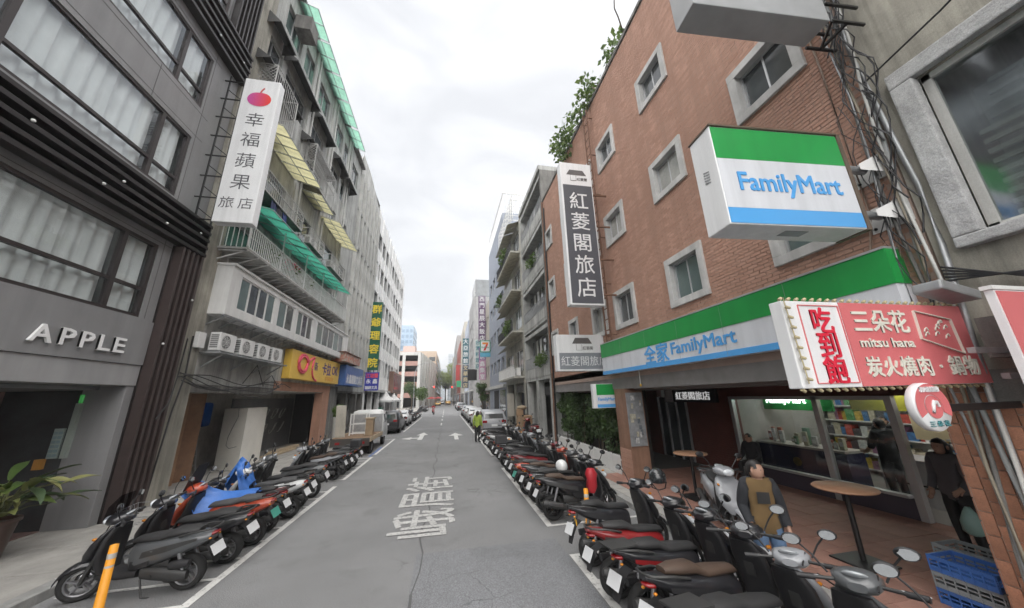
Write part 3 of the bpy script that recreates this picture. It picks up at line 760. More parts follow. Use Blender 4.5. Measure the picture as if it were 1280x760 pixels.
def leafmesh(name, m, parent, blobs, n, size, seed=1, fold=.25):
    """a mass of small folded leaves spread through ellipsoids (cx,cy,cz,rx,ry,rz)"""
    R = np.random.default_rng(seed); V = []; F = []
    vol = np.array([b[3]*b[4]*b[5] for b in blobs])**.67; idx = R.choice(len(blobs), n, p=vol/vol.sum())
    u = R.normal(size=(n, 3)); u /= np.linalg.norm(u, axis=1)[:, None]; rad = R.uniform(.25, 1, n)**.45
    bl = np.array(blobs)[idx]; P = bl[:, :3]+u*rad[:, None]*bl[:, 3:6]
    d = R.normal(size=(n, 3)); d[:, 2] -= .25; d += u*.8; d /= np.linalg.norm(d, axis=1)[:, None]
    s = np.cross(d, R.normal(size=(n, 3))); s /= np.linalg.norm(s, axis=1)[:, None]; nn = np.cross(d, s)
    L = size*R.uniform(.7, 1.35, n)[:, None]; W = L*.30
    a = P; b = P+d*L*.5+s*W+nn*W*fold; c = P+d*L; e = P+d*L*.5-s*W+nn*W*fold
    V = np.stack([a, b, c, e], 1).reshape(-1, 3); k = np.arange(n)*4
    F = np.concatenate([np.stack([k, k+1, k+2], 1), np.stack([k, k+2, k+3], 1)])
    mb = MB(); mb.v = [tuple(q) for q in V]; mb.f = [tuple(q) for q in F]; mb.s = [False]*len(F)
    return mb.build(name, m, parent)
def leafmat(name, c):
    return translucent(mat(name, c, rough=.5, var=.35, vs=3.0, spec=.35), .3)
M_leaf = leafmat('leaf_green', (.08, .135, .045)); M_leaf2 = leafmat('leaf_dark', (.085, .13, .06)); M_leaf3 = leafmat('leaf_bright', (.10, .16, .045))
M_flower = mat('flower_pink', (.55, .06, .12), rough=.6)
M_bark = mat('bark', (.12, .095, .07), rough=.9, bump=.5, bs=30)
for i, (y, w, fl, lb) in enumerate(((12.6, .5, 0, 'green pot plant at the left end of the white railed balcony'), (14.2, .5, 1, 'pink flowering pot plant in the middle of the white railed balcony'), (15.9, .6, 0, 'larger green pot plant right of the pink flowers on the balcony'))):
    t = thing('balcony_plant', lb, 'plant', (-6.6, y, 7.28), 0, 'plants on the railed balcony')
    MB().lathe([(.10, 0), (.14, .22), (.15, .23), (.12, .2)], (-6.6, y, 7.285), n=10).build('pot', mat('pot_terracotta', (.3, .12, .07)), t)
    leafmesh('foliage', M_leaf if i != 2 else M_leaf3, t, [(-6.55, y, 7.85, .25, w, .33), (-6.5, y+.3, 7.9, .2, .3, .3)], 260, .12, 40+i)
    if fl: leafmesh('flowers', M_flower, t, [(-6.45, y, 8.0, .22, w, .2)], 90, .09, 60)
t = thing('laundry', 'dark blue laundry hanging under the upper balcony rail', 'laundry', (-6.5, 12.4, 9.1))
for k in range(3):
    mb = MB(); r0 = []; r1 = []
    for i in range(9):
        y = 12.0+k*.42+.38*i/8; r0.append((-6.45+.02*math.sin(i*1.5), y, 9.72)); r1.append((-6.45+.05*math.sin(i*1.7+k), y+.02, 9.0+.12*k))
    mb.loft([r0, r1], cap=False, closed=False).build('garment', mat('cloth_navy%d' % k, [(.02, .03, .10), (.03, .03, .04), (.03, .05, .2)][k]), t)
def karaoke():
    t = thing('karaoke_sign', 'yellow karaoke shop sign with a pink curl above the pink column', 'sign', (-6.9, 20, 3.5))
    x = -6.86; B(XL+.02, x, 16.5, 23.5, 3.55, 4.86).build('lightbox', mat('sign_yellow', (.72, .47, .08), rough=.4, var=.06, vs=1), t, bevel=.02)
    mb = MB(); U = (0, 1, 0); V = (0, 0, 1)
    for ch, y in (('卡', 20.75), ('拉', 21.5)): txt(mb, ch, (x+.004, y, 4.3), U, V, em=.72, bold=.02)
    txt(mb, 'OK', (x+.004, 22.6, 4.32), U, V, w=1.05, h=.52, bold=.02); txt(mb, '新', (x+.004, 19.5, 4.32), U, V, em=.5)
    mb.build('lettering', mat('letter_purple', (.09, .05, .20)), t)
    mb = MB(); pts = []
    for k in range(44):
        if k < 26: a = k*.5; r = .52-.008*k; pts.append((x+.02+.001*k, 17.75+1.25*r*math.cos(a), 4.28+.95*r*math.sin(a)))
        else: q = (k-26)/17; pts.append((x+.02, 18.3+1.35*q+.35*math.sin(q*6.2), 4.35+.42*math.sin(q*4.6+.2)-.35*q*q))
    mb.tube(pts, .05, 5); mb.build('curl_emblem', mat('curl_pink', (.75, .10, .16)), t)
    mb = MB(); txt(mb, '日日星星月月', (x+.004, 21.7, 3.78), U, V, em=.24); mb.build('small_lettering', mat('letter_orange', (.65, .28, .05)), t)
karaoke()
# tall crate standing in the arcade
t = thing('white_crate', 'tall cream board crate with a loose wire standing in the arcade', 'crate', (-8.2, 16, .135))
A_, B_, C_ = Vector((-8.62, 15.62, .137)), Vector((-7.5, 15.02, .137)), Vector((-7.92, 17.4, .137)); D_ = A_+C_-B_
up = Vector((0, 0, 2.2)); mb = MB(); cs = [A_, B_, C_, D_]
mb.add(cs+[q+up for q in cs], [(0, 1, 2, 3), (4, 5, 6, 7), (0, 1, 5, 4), (1, 2, 6, 5), (2, 3, 7, 6), (3, 0, 4, 7)])
mb.build('board_box', mat('cream_board', (.80, .78, .72), rough=.6, var=.06, vs=1.5), t, bevel=.01)
nrm = Vector((B_-A_).cross(Vector((0, 0, 1)))).normalized()
pw = [A_.lerp(B_, u)+Vector((0, 0, z))+nrm*.012 for u, z in ((.62, 2.2), (.66, 1.9), (.5, 1.5), (.38, 1.15), (.36, .85), (.5, .75), (.8, .82))]
MB().tube(pw, .008, 5).build('wire', M_black, t)
mb = MB(); mb.box(-8.2, -7.7, 18.0, 20.6, .14, .2); mb.box(-8.1, -7.8, 18.3, 21.2, .2, .32)
single(mb.build('timber_pile', M_wood_l, None), 'low pile of pale planks on the arcade floor behind the scooters', 'planks')
mb = MB()
for dy in (0, .5):
    for k in range(2): mb.bar((-8.9, 14.6+dy, .137), (-9.2, 14.7+dy, 1.9), .04)
for i in range(5): mb.bar((-8.94-.05*i, 14.6, .4+i*.32), (-8.94-.05*i, 15.15, .4+i*.32), .03)
single(mb.build('step_ladder', M_alu, None), 'metal step ladder leaning inside the dark arcade by the timber panels', 'ladder')
mb = MB().box(-9.35, -9.1, 15.35, 15.8, 1.7, 2.6); single(mb.build('blue_tarp_bundle', mat('tarp_blue', (.03, .12, .45)), None, bevel=.12), 'blue tarpaulin bundle hanging in the dark arcade', 'tarpaulin')
# ------------------------------------------------------------------ left 3: ribbed concrete building
def ribbed():
    t = thing('ribbed_building', 'grey concrete building with tall vertical ribs beyond the awnings', 'building', (XL, 28, 0))
    ops = []
    cols = [25.3+i*1.15 for i in range(6)]
    for y in cols:
        for z in (5.2, 8.4, 11.6, 14.8, 17.6): ops.append((y, y+.5, z, z+1.5))
    facade(MB(), XL, 1, 24.62, 32.0, 3.2, 20.2, ops, .3).build('wall', M_conc, t)
    shell(MB(), XL, 1, -16, 24.63, 31.98, 3.2, 21.9).build('side_wall', M_conc_l, t)
    MB().add([(XL+.05, 24.62, 20.2), (XL+.05, 32, 20.2), (XL+.05, 32, 20.9), (XL+.05, 30.2, 21.6), (XL+.05, 27.4, 22.2), (XL+.05, 24.62, 22.2)], [tuple(range(6))]).build('parapet', M_conc_l, t)
    k = None
    for i in range(7):
        y = 24.75+i*1.15
        if k is None: k = B(XL+.003, XL+.22, y, y+.28, 4.9, 20.3).build('rib', M_conc_l, t)
        else: inst(k, t, (0, i*1.15, 0))
    for z in (7.6, 10.8, 14.0, 17.0): B(XL+.002, XL+.12, 24.65, 31.95, z, z+.25).build('floor_band', M_conc, t)
    for o in ops: window(t, XL, 1, *o, nm=1, depth=.22, mg=M_gblue)
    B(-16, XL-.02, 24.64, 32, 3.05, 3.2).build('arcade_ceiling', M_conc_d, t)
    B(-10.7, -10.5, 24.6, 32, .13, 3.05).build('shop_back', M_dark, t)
    for y in (26.9, 29.6, 31.5): B(XL-.4, XL-.01, y, y+.45, .13, 3.05).build('column', M_conc_d, t)
    for y in (25.0, 27.8, 30.3): B(-9.2, -9.12, y, y+1.5, .13, 2.6).build('shop_door', M_gdark, t)
ribbed()
t = thing('old_sign_frame', 'rusty peeling box sign above the blue shop sign', 'sign', (-6.6, 24.5, 4.9))
B(-7.15, -6.35, 22.6, 26.4, 4.95, 5.5).build('box', mat('peeling_red', (.38, .16, .12), rough=.8, var=.3, wear=((.4, .36, .3), .48, 4)), t); B(-7.1, -6.3, 22.5, 26.5, 5.5, 5.56).build('cap', M_rust, t)
t = thing('blue_shop_sign', 'wide blue shop sign over the ribbed building arcade', 'sign', (-6.55, 25.7, 3.5))
B(-7.1, -6.5, 23.65, 28.3, 3.5, 4.82).build('lightbox', mat('sign_blue', (.05, .12, .33), rough=.4, var=.1), t, bevel=.02)
txt(MB(), '永鑫鐘錶文具店', (-6.494, 26.0, 3.95), (0, 1, 0), (0, 0, 1), w=4.2, h=.62, bold=.02).build('lettering', M_white_s, t)
t = thing('blue_blade_sign', 'small dark blue projecting sign with a red heading', 'sign', (-5.5, 27, 3.2))
B(-6.05, -5.06, 27, 27.2, 3.2, 4.55).build('lightbox', mat('sign_navy', (.03, .04, .32), rough=.4), t, bevel=.02)
mb = MB(); txt(mb, '永 鑫', (-5.55, 26.994, 3.88), (1, 0, 0), (0, 0, 1), w=.8, h=.34, bold=.02); txt(mb, '鐘錶文具', (-5.55, 26.994, 3.42), (1, 0, 0), (0, 0, 1), w=.85, h=.24, bold=.02); mb.build('lettering', M_white_s, t)
txt(MB(), '江坡醫', (-5.55, 26.994, 4.3), (1, 0, 0), (0, 0, 1), w=.85, h=.32, bold=.03).build('red_lettering', mat('letter_red', (.65, .06, .10)), t)
B(-7.2, -6.05, 27.08, 27.12, 3.6, 3.66).build('bracket', M_steel, t); B(-7.2, -6.05, 27.08, 27.12, 4.2, 4.26).build('bracket', M_steel, t)
t = thing('green_blade_sign', 'tall green barber shop sign with yellow characters', 'sign', (-6.6, 31.8, 5.1))
B(-7.02, -6.1, 31.7, 31.98, 5.1, 11.45).build('lightbox', mat('sign_green', (.012, .11, .065), rough=.4, var=.1), t, bevel=.03)
mb = MB()
for i, ch in enumerate('群爺理容院'): txt(mb, ch, (-6.56, 31.694, 10.75-i*1.25), (1, 0, 0), (0, 0, 1), em=.88, bold=.025)
mb.build('lettering', mat('letter_yellow', (.80, .62, .05)), t)
mb = MB()
for i in range(7): mb.bar((-7.02, 31.84, 5.4+i), (-7.2, 31.84, 5.4+i), .05)
mb.build('bracket', M_steel, t)
# ------------------------------------------------------------------ left 4: white building
def white_block():
    t = thing('white_building', 'tall white building with deep square windows on the left', 'building', (XL, 42, 0))
    ops = []
    for i in range(9):
        for j in range(5):
            y = 32.9+i*2.2; z = 5.0+j*3.15
            if (i+j) % 4 != 3: ops.append((y, y+1.6, z, z+1.75))
            else: ops += [(y, y+.65, z, z+1.75), (y+.95, y+1.6, z, z+1.75)]
    wm = mat('white_render', (.82, .82, .81), rough=.85, var=.08, streak=.16)
    facade(MB(), XL, 1, 32.02, 53.6, 3.3, 21.5, ops, .3).build('wall', wm, t)
    shell(MB(), XL, 1, -22, 32.03, 53.6, 0, 21.5).build('side_wall', wm, t)
    for o in ops: window(t, XL, 1, *o, nm=2 if o[1]-o[0] > 1 else 1, depth=.2, mg=M_gdark)
    for i in range(10):
        y = 32.1+i*2.2; B(XL+.003, XL+.10, y, y+.3, 3.3, 21.5).build('pilaster', wm, t)
    B(XL+.002, XL+.3, 32.1, 53.6, 3.3, 3.55).build('cornice', M_conc_l, t)
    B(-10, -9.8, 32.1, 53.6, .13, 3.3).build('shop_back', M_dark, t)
    for y in (32.2, 35.5, 39, 43, 47, 51): B(XL-.4, XL, y, y+.5, .13, 3.3).build('column', wm, t)
    br = mat('brown_tile', (.22, .13, .10), rough=.5, var=.2)
    B(XL+.003, XL+.55, 45.0, 52.8, 3.3, 6.0).build('shop_front', br, t)
    k = None
    for i in range(5):
        if k is None: k = B(XL+.553, XL+.60, 45.4, 46.5, 3.6, 5.7).build('shop_window', M_gblue, t)
        else: inst(k, t, (0, i*1.5, 0))
white_block()
def tent(x, y, s, label):
    t = thing('market_tent', label, 'tent', (x, y, .135), 0, 'white tents on the pavement')
    zt = 2.45; mb = MB(); ap = (x, y, zt+1.1*s); n = 4; r0 = [(x-s, y-s, zt), (x+s, y-s, zt), (x+s, y+s, zt), (x-s, y+s, zt)]
    mid = [(x+(p[0]-x)*.45, y+(p[1]-y)*.45, zt+.42*s) for p in r0]
    mb.loft([[(p[0], p[1], zt-.22) for p in r0], r0, mid], cap=False, smooth=False); mb.add(mid+[ap], [(0, 1, 4), (1, 2, 4), (2, 3, 4), (3, 0, 4)])
    mb.build('canopy', mat('tent_white', (.72, .72, .71), rough=.8), t)
    for p in r0: MB().tube([(p[0]*.98+x*.02, p[1]*.98+y*.02, .135), (p[0]*.98+x*.02, p[1]*.98+y*.02, zt)], .03, 6).build('pole', M_alu, t)
tent(-6.9, 41.5, 1.0, 'larger white peaked tent in front of the white building'); tent(-6.6, 46.0, .8, 'smaller white peaked tent further along the white building')
mb = MB().box(-7.6, -6.9, 39.5, 40.9, .14, 1.7); single(mb.build('green_cabinet', mat('cabinet_green', (.03, .14, .09)), None, bevel=.04), 'dark green street cabinet under the white tent', 'cabinet')
# ------------------------------------------------------------------ right: brick convenience-store building
XR = 5.3
def brickmat(name, c1, c2, sy, sz, oy=0., ax='y'):
    """fired-clay colour that differs from brick to brick (cells snapped to the bond) with soot and grain"""
    m = mat(name, c1, rough=.82, var=.16, vs=.7, bump=.35, bs=90, grain=.10, streak=.20); nt = m.node_tree; N = nt.nodes.new; L = nt.links.new
    p = nt.nodes['Principled BSDF']; src = p.inputs['Base Color'].links[0].from_socket
    g = N('ShaderNodeNewGeometry'); sp = N('ShaderNodeSeparateXYZ'); L(g.outputs['Position'], sp.inputs[0])
    def fl(s_, step, add=None):
        q = N('ShaderNodeMath'); q.operation = 'DIVIDE'; q.inputs[1].default_value = step; L(s_, q.inputs[0]); o = q.outputs[0]
        if add is not None:
            q2 = N('ShaderNodeMath'); q2.operation = 'ADD'; L(o, q2.inputs[0]); L(add, q2.inputs[1]); o = q2.outputs[0]
        q3 = N('ShaderNodeMath'); q3.operation = 'FLOOR'; L(o, q3.inputs[0]); return q3.outputs[0]
    row = fl(sp.outputs['Z'], sz)
    md = N('ShaderNodeMath'); md.operation = 'MULTIPLY'; md.inputs[1].default_value = .5; L(row, md.inputs[0])
    col = fl(sp.outputs['Y'], sy, md.outputs[0])
    cb = N('ShaderNodeCombineXYZ'); L(row, cb.inputs[0]); L(col, cb.inputs[1])
    wn = N('ShaderNodeTexWhiteNoise'); wn.noise_dimensions = '2D'; L(cb.outputs[0], wn.inputs['Vector'])
    mx = N('ShaderNodeMixRGB'); mx.inputs[2].default_value = (*c2, 1); L(wn.outputs['Value'], mx.inputs[0]); L(src, mx.inputs[1])
    L(mx.outputs[0], p.inputs['Base Color']); return m
BSY, BSZ = .205, .066
M_brick = brickmat('brick_salmon', (.49, .295, .22), (.385, .22, .16), BSY, BSZ)
M_mort = mat('mortar', (.37, .28, .235), rough=.95, var=.15)
M_gpale = mat('window_blind', (.34, .34, .32), rough=.15, var=.25, vs=3, spec=.8)
M_frame_c = mat('window_surround', (.50, .50, .49), rough=.85, var=.16, vs=3, bump=.3, bs=50, streak=.2)
ROWS = ((4.43, 5.6), (7.26, 8.36), (10.2, 11.28)); COLS = ((2.9, 4.08), (5.53, 6.71), (8.22, 9.4), (9.98, 11.1), (12.5, 13.5), (15.0, 16.05))
def brick_building():
    t = thing('brick_building', 'salmon brick building with pale framed windows above the convenience store', 'building', (XR, 9, 0))
    y0, y1, z0, z1 = 2.42, 16.45, 3.3, 13.45
    ops = [(a, b, c, d) for a, b in COLS for c, d in ROWS]
    wall = facade(MB(), XR, -1, y0, y1, 2.95, z1, ops, .2).build('wall', M_mort, t)
    shell(MB(), XR, -1, 13, y0, y1, 2.95, z1).build('side_wall', M_mort, t)
    # every brick is real: a proud face with a recessed joint
    near = []; V = []; F = []
    nr = int((z1-z0)/BSZ); xf = XR-.008
    for r in range(int(z0/BSZ)+1, int(z1/BSZ)):
        za, zb = r*BSZ+.006, (r+1)*BSZ-.006; sh = .5*r
        for c in range(int(y0/BSY+sh)+1, int(y1/BSY+sh)):
            ya, yb = (c-sh)*BSY+.006, (c-sh+1)*BSY-.006
            cut = [(ya, yb)]
            for a, b, lo, hi in ops:
                if zb > lo-.0 and za < hi+.0:
                    new = []
                    for p, q in cut:
                        if q <= a or p >= b: new.append((p, q))
                        else:
                            if p < a-.02: new.append((p, a))
                            if q > b+.02: new.append((b, q))
                    cut = new
            for p, q in cut:
                if q-p > BSY-.013 and q < 3.6 and 4.1 < za < 7.0 and len(near) < 300: near.append((p, za)); continue
                x = xf+random.uniform(-.0025, .0025); n = len(V)
                V += [(x, p, za), (x, q, za), (x, q, zb), (x, p, zb), (XR+.004, p, za), (XR+.004, q, za), (XR+.004, q, zb), (XR+.004, p, zb)]
                F += [(n, n+1, n+2, n+3), (n, n+1, n+5, n+4), (n+1, n+2, n+6, n+5), (n+2, n+3, n+7, n+6), (n+3, n, n+4, n+7)]
    mb = MB(); mb.v = V; mb.f = F; mb.s = [False]*len(F); o = mb.build('bricks', M_brick, wall); o['kind'] = 'stuff'
    k = None
    for p, z in near:
        if k is None:
            k = B(xf, XR+.004, p, p+BSY-.012, z, z+BSZ-.012).build('brick', M_brick, wall); b0 = (p, z)
        else: inst(k, wall, (random.uniform(-.003, .003), p-b0[0], z-b0[1]))
    # windows with heavy pale surrounds
    k = None
    for a, b in COLS:
        for c, d in ROWS:
            f = MB(); fw = .135; xo = XR-.06; xi = XR+.12
            f.box(xo, xi, a-.02, b+.02, c-.02, c+fw); f.box(xo, xi, a-.02, b+.02, d-fw, d+.02); f.box(xo+.001, xi, a-.02, a+fw, c+fw, d-fw); f.box(xo+.001, xi, b-fw, b+.02, c+fw, d-fw)
            so_ = f.build('window_surround', M_frame_c, t, bevel=.008)
            window(t, XR, -1, a+fw+.001, b-fw-.001, c+fw+.001, d-fw-.001, depth=.1, fw=.035, nm=2, mg=random.choice([M_gdark, M_gblue, M_gdark, M_ggreen, M_gpale]))
    mb = MB(); mb.box(XR-.05, 13, y0, y1+.02, z1, z1+.12); mb.build('coping', M_conc_d, t)
    # store level: fascia beam, piers, rear wall of the arcade
    B(XR+.02, XR+.5, 2.5, 16.4, 2.62, 3.08).build('beam', mat('beam_grey', (.23, .22, .215), rough=.7, var=.15), t)
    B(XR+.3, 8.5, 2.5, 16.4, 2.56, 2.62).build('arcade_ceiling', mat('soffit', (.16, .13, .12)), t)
    B(XR+.0, XR+.4, 10.2, 16.45, 3.081, 3.3).build('ledge', mat('ledge_brown', (.22, .13, .10)), t)
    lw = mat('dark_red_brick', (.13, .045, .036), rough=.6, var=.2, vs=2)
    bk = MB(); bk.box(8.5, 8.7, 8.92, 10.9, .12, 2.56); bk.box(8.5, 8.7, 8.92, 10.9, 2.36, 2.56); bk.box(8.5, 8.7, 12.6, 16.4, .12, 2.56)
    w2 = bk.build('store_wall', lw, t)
    for (ya, yb) in ((8.95, 10.88),):
        m2 = MB()
        for r in range(36):
            for c in range(10):
                p = ya+(c+.5*(r % 2))*.2; q = min(p+.19, yb)
                if q > p: m2.box(8.488, 8.502, p, q, .14+r*.066, .195+r*.066)
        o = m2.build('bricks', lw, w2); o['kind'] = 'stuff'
    B(8.5, 8.7, 2.6, 5.1, 2.3, 2.56).build('store_lintel', lw, t); B(8.49, 8.7, 5.1, 8.92, 2.3, 2.56).build('store_lintel', lw, t)
    # far pier with posters and ribbed tile foot
    B(XR-.02, XR+.55, 9.4, 10.05, .12, 2.62).build('pier', mat('pier_tan', (.27, .155, .105), rough=.75, var=.15, streak=.2), t)
    n = 0; k = None
    for i in range(5):
        for j in range(6):
            if k is None: k = B(XR-.036, XR-.018, 9.42, 9.53, .135, .255).build('pier_tile', M_brick, t)
            else: inst(k, t, (0, i*.125, j*.13))
    for i in range(4):
        for j in range(6): inst(k, t, (.04+i*.13, -.0, j*.13)); 
    pb = B(XR-.02, XR+.5, 9.36, 9.392, 1.0, 2.5).build('poster_board', mat('board_grey', (.25, .26, .27), rough=.5, var=.3, vs=6), t)
    R = random.Random(4)
    for i in range(16):
        px, pz = XR+.02+R.random()*.38, 1.05+R.random()*1.3; c = R.choice([(.5, .5, .5), (.25, .3, .28), (.4, .38, .3), (.12, .14, .16)])
        B(px, px+R.uniform(.05, .13), 9.350-.001*i*.3, 9.357, pz, pz+R.uniform(.05, .16)).build('poster', mat('poster_%d' % (i % 4), c, var=.4, vs=14), pb)
    # hotel doorway between the walls
    for y in (10.95, 11.5, 12.05, 12.55): B(8.46, 8.56, y-.03, y+.03, .13, 2.3).build('door_frame', M_alu, t)
    for a, b in ((10.98, 11.47), (11.53, 12.02), (12.08, 12.52)): B(8.505, 8.515, a, b, .15, 2.28).build('door_pane', M_gdark, t)
    B(9.2, 9.3, 10.9, 12.6, .13, 2.5).build('hall_back', M_dark, t)
    # pipes and lightning cable up the wall
    p = MB(); p.tube([(XR-.06, 16.25, .2), (XR-.06, 16.25, 13.4)], .055, 8); p.build('drain_pipe', M_rust, t)
    p = MB(); p.tube([(XR-.05, 16.05, .2), (XR-.05, 16.05, 12.9)], .04, 8); p.build('drain_pipe', M_blackm, t)
    p = MB(); p.tube([(XR-.04, 2.92, 4.05), (XR-.03, 2.78, 4.6), (XR-.03, 2.75, 7.0), (XR-.03, 2.78, 10)], .014, 5); p.tube([(XR-.03, 2.66, 3.9), (XR-.03, 2.6, 4.4), (XR-.03, 2.62, 4.9)], .01, 5); p.build('cable', mat('cable_tan', (.3, .22, .17)), t)
    return t
brick_building()
def ladder():
    t = thing('wall_ladder', 'rusty iron ladder frame running up the brick wall behind the hotel sign', 'ladder', (XR-.2, 9.5, 4))
    mb = MB()
    for y in (9.52, 9.84): mb.box(XR-.22, XR-.18, y-.02, y+.02, 3.9, 13.2)
    t2 = mb.build('rail', M_rust, t); k = None
    for i in range(26):
        if k is None: k = MB().box(XR-.21, XR-.19, 9.54, 9.82, 4.1, 4.13).build('rung', M_rust, t)
        else: inst(k, t, (0, 0, i*.355))
    mb = MB()
    for i in range(6): mb.bar((XR-.2, 9.5, 4.3+i*1.7), (XR, 9.5, 4.3+i*1.7), .03); mb.bar((XR-.2, 9.86, 4.3+i*1.7), (XR, 9.86, 4.3+i*1.7), .03)
    mb.build('wall_stay', M_rust, t)
ladder()
# ---- signs on the brick building
M_fmg = mat('store_green', (.018, .30, .065), rough=.4, var=.08, vs=1, streak=.10); M_fmb = mat('store_blue', (.09, .36, .74), rough=.35, var=.04, vs=1)
M_fmw = mat('store_white', (.66, .68, .72), rough=.35, var=.05, vs=1, streak=.12)
def fm_fascia():
    t = thing('store_fascia_sign', 'long green white and blue convenience store sign over the shop front', 'sign', (XR-.2, 7, 3.1))
    x = XR-.25; ya, yb = 2.66, 10.2
    # slightly bowed out towards the top, with returns at both ends
    B(x, XR-.009, ya, yb, 3.085, 4.05).build('box', M_fmw, t)
    B(x-.012, x-.001, ya-.01, yb+.01, 3.63, 4.06).build('green_band', M_fmg, t); B(x, XR-.009, ya-.012, ya-.002, 3.63, 4.06).build('green_return', M_fmg, t)
    B(x-.012, x-.001, ya-.01, yb+.01, 3.082, 3.19).build('blue_band', M_fmb, t); B(x-.02, XR-.009, ya-.012, yb+.012, 4.061, 4.09).build('top_trim', M_alu, t)
    for q in range(6): B(x-.0135, x-.0121, 3.9+q*1.26, 3.905+q*1.26, 3.085, 4.055).build('panel_seam', mat('seam_grey', (.30, .33, .33)), t)
    mb = MB(); V = (0, 0, 1); U = (0, -1, 0)
    txt(mb, 'FamilyMart', (x-.006, 5.81, 3.40), U, V, w=1.78, h=.34, bold=.018); txt(mb, '全', (x-.006, 7.53, 3.41), U, V, em=.49, bold=.018); txt(mb, '家', (x-.006, 7.03, 3.41), U, V, em=.49, bold=.018)
    mb.build('lettering', M_fmb, t)
fm_fascia()
def fm_hang():
    t = thing('store_box_sign', 'big green white and blue lightbox sign on brackets over the scooters', 'sign', (4.62, 2.5, 4.2), math.radians(-4))
    # local frame: x from the wall end (0) outwards (negative), y = depth away from the viewer
    w, d, h = 1.70, .34, 1.27
    B(-w, 0, 0, d, 0, h).build('box', M_white_s, t, bevel=.012, local=True)
    g = lambda z0, z1, m, n: B(-w+.012, -.012, -.006, -.001, z0, z1).build(n, m, t, local=True)
    g(.83, h-.015, M_fmg, 'green_band'); g(.20, .828, M_fmw, 'white_band'); g(.015, .198, M_fmb, 'blue_band')
    txt(MB(), 'FamilyMart', (-w/2+.02, -.009, .5), (1, 0, 0), (0, 0, 1), w=1.30, h=.30, bold=.018).build('lettering', M_fmb, t, local=True)
    f = MB(); f.box(-w-.012, .0, -.02, d+.01, h+.001, h+.02); f.box(.0, .05, -.01, d, -.01, h+.02); f.build('edge_trim', mat('trim_bronze', (.16, .12, .09), metal=.4, rough=.45), t, local=True)
    v = MB()
    for k in range(5): v.obox((-w-.003, d/2, .62+k*.035), (.004, .09, .012), Matrix.Rotation(.35, 3, 'X'))
    v.build('vent', M_steel, t, local=True); B(-w*.55, -w*.38, .1, .22, -.006, -.001).build('hatch', M_steel, t, local=True)
    k = None
    for i, z in enumerate((.30, .95)):
        MB().tube([(.05, d/2, z), (.56, d/2+.03, z)], .05, 12).build('arm', M_steel, t, local=True)
        b = MB(); b.box(.63, .66, d/2-.2, d/2+.2, z-.16, z+.16)
        for s_ in (-.17, .17): b.add([(.63, d/2+s_, z-.15), (.63, d/2+s_, z+.15), (.40, d/2+s_*.3, z+.04), (.40, d/2+s_*.3, z-.04)], [(0, 1, 2, 3)])
        b.build('bracket_plate', M_white, t, local=True)
        for dy in (-.15, .15):
            for dz in (-.11, .11): MB().lathe([(.018, 0), (.018, -.02), (0, -.021)], (.63, d/2+dy, z+dz), 'x', 6).build('bolt', M_black, t, local=True)
fm_hang()
def hotel_blade():
    t = thing('hotel_blade_sign', 'tall slate grey hotel sign with white characters on the brick wall', 'sign', (4.2, 9, 5.1))
    y = 9.0; B(3.62, 4.74, y, y+.3, 5.1, 10.2).build('lightbox', M_white_s, t, bevel=.02)
    B(3.68, 4.70, y-.007, y-.001, 5.16, 9.32).build('slate_face', mat('slate', (.085, .09, .105), rough=.4, var=.05), t)
    mb = MB()
    for i, ch in enumerate('紅菱閣旅店'): txt(mb, ch, (4.19+.03*(i-2)*0, y-.010, 8.72-i*.76), (1, 0, 0), (0, 0, 1), em=.68, bold=.004)
    mb.build('lettering', M_white_s, t)
    house_emblem(t, 4.19, y-.006, 9.5, 1.0)
    mb = MB()
    for z in (5.5, 6.7, 7.9, 9.1): mb.bar((4.74, y+.15, z), (XR, y+.15, z), .05)
    mb.build('bracket', M_rust, t)
def house_emblem(t, x, y, z, s):
    mb = MB(); mb.add([(x-.36*s, y, z+.22*s), (x+.36*s, y, z+.22*s), (x+.24*s, y, z+.42*s), (x-.24*s, y, z+.42*s)], [(0, 1, 2, 3)])
    for a, b in (((-.22, .2), (-.22, .0)), ((-.22, .0), (-.02, .0)), ((-.02, .0), (-.02, .2))): mb.bar((x+a[0]*s, y, z+a[1]*s), (x+b[0]*s, y, z+b[1]*s), .02*s, .004)
    txt(mb, '紅菱閣', (x+.19*s, y+.001, z+.07*s), (1, 0, 0), (0, 0, 1), w=.36*s, h=.12*s)
    mb.build('house_emblem', mat('emblem_grey', (.12, .11, .11)), t)
hotel_blade()
t = thing('hotel_board_sign', 'square two tone hotel sign with a house emblem above the hedge', 'sign', (4.5, 10.5, 3.25))
B(3.58, 5.46, 10.45, 10.75, 3.24, 4.46).build('lightbox', M_white_s, t, bevel=.02)
B(3.66, 5.42, 10.443, 10.449, 3.3, 3.84).build('slate_face', mat('slate_light', (.22, .235, .26), rough=.4, var=.04), t)
txt(MB(), '紅菱閣旅店', (4.54, 10.44, 3.57), (1, 0, 0), (0, 0, 1), w=1.65, h=.32, bold=-.004).build('lettering', M_white_s, t)
house_emblem(t, 4.5, 10.446, 3.93, 1.0)
t = thing('store_plaque_sign', 'small green white and blue store sign on the far pier by the hedge', 'sign', (5.1, 10.2, 2.05))
B(4.62, 5.42, 10.2, 10.36, 2.05, 2.80).build('box', M_white_s, t, bevel=.015)
for a, b, m, n in ((2.45, 2.79, M_fmg, 'green_band'), (2.17, 2.448, M_fmw, 'white_band'), (2.07, 2.168, M_fmb, 'blue_band')): B(4.74, 5.41, 10.193, 10.199, a, b).build(n, m, t)
txt(MB(), 'FamilyMart', (5.08, 10.19, 2.31), (1, 0, 0), (0, 0, 1), w=.60, h=.13, bold=.018).build('lettering', M_fmb, t)
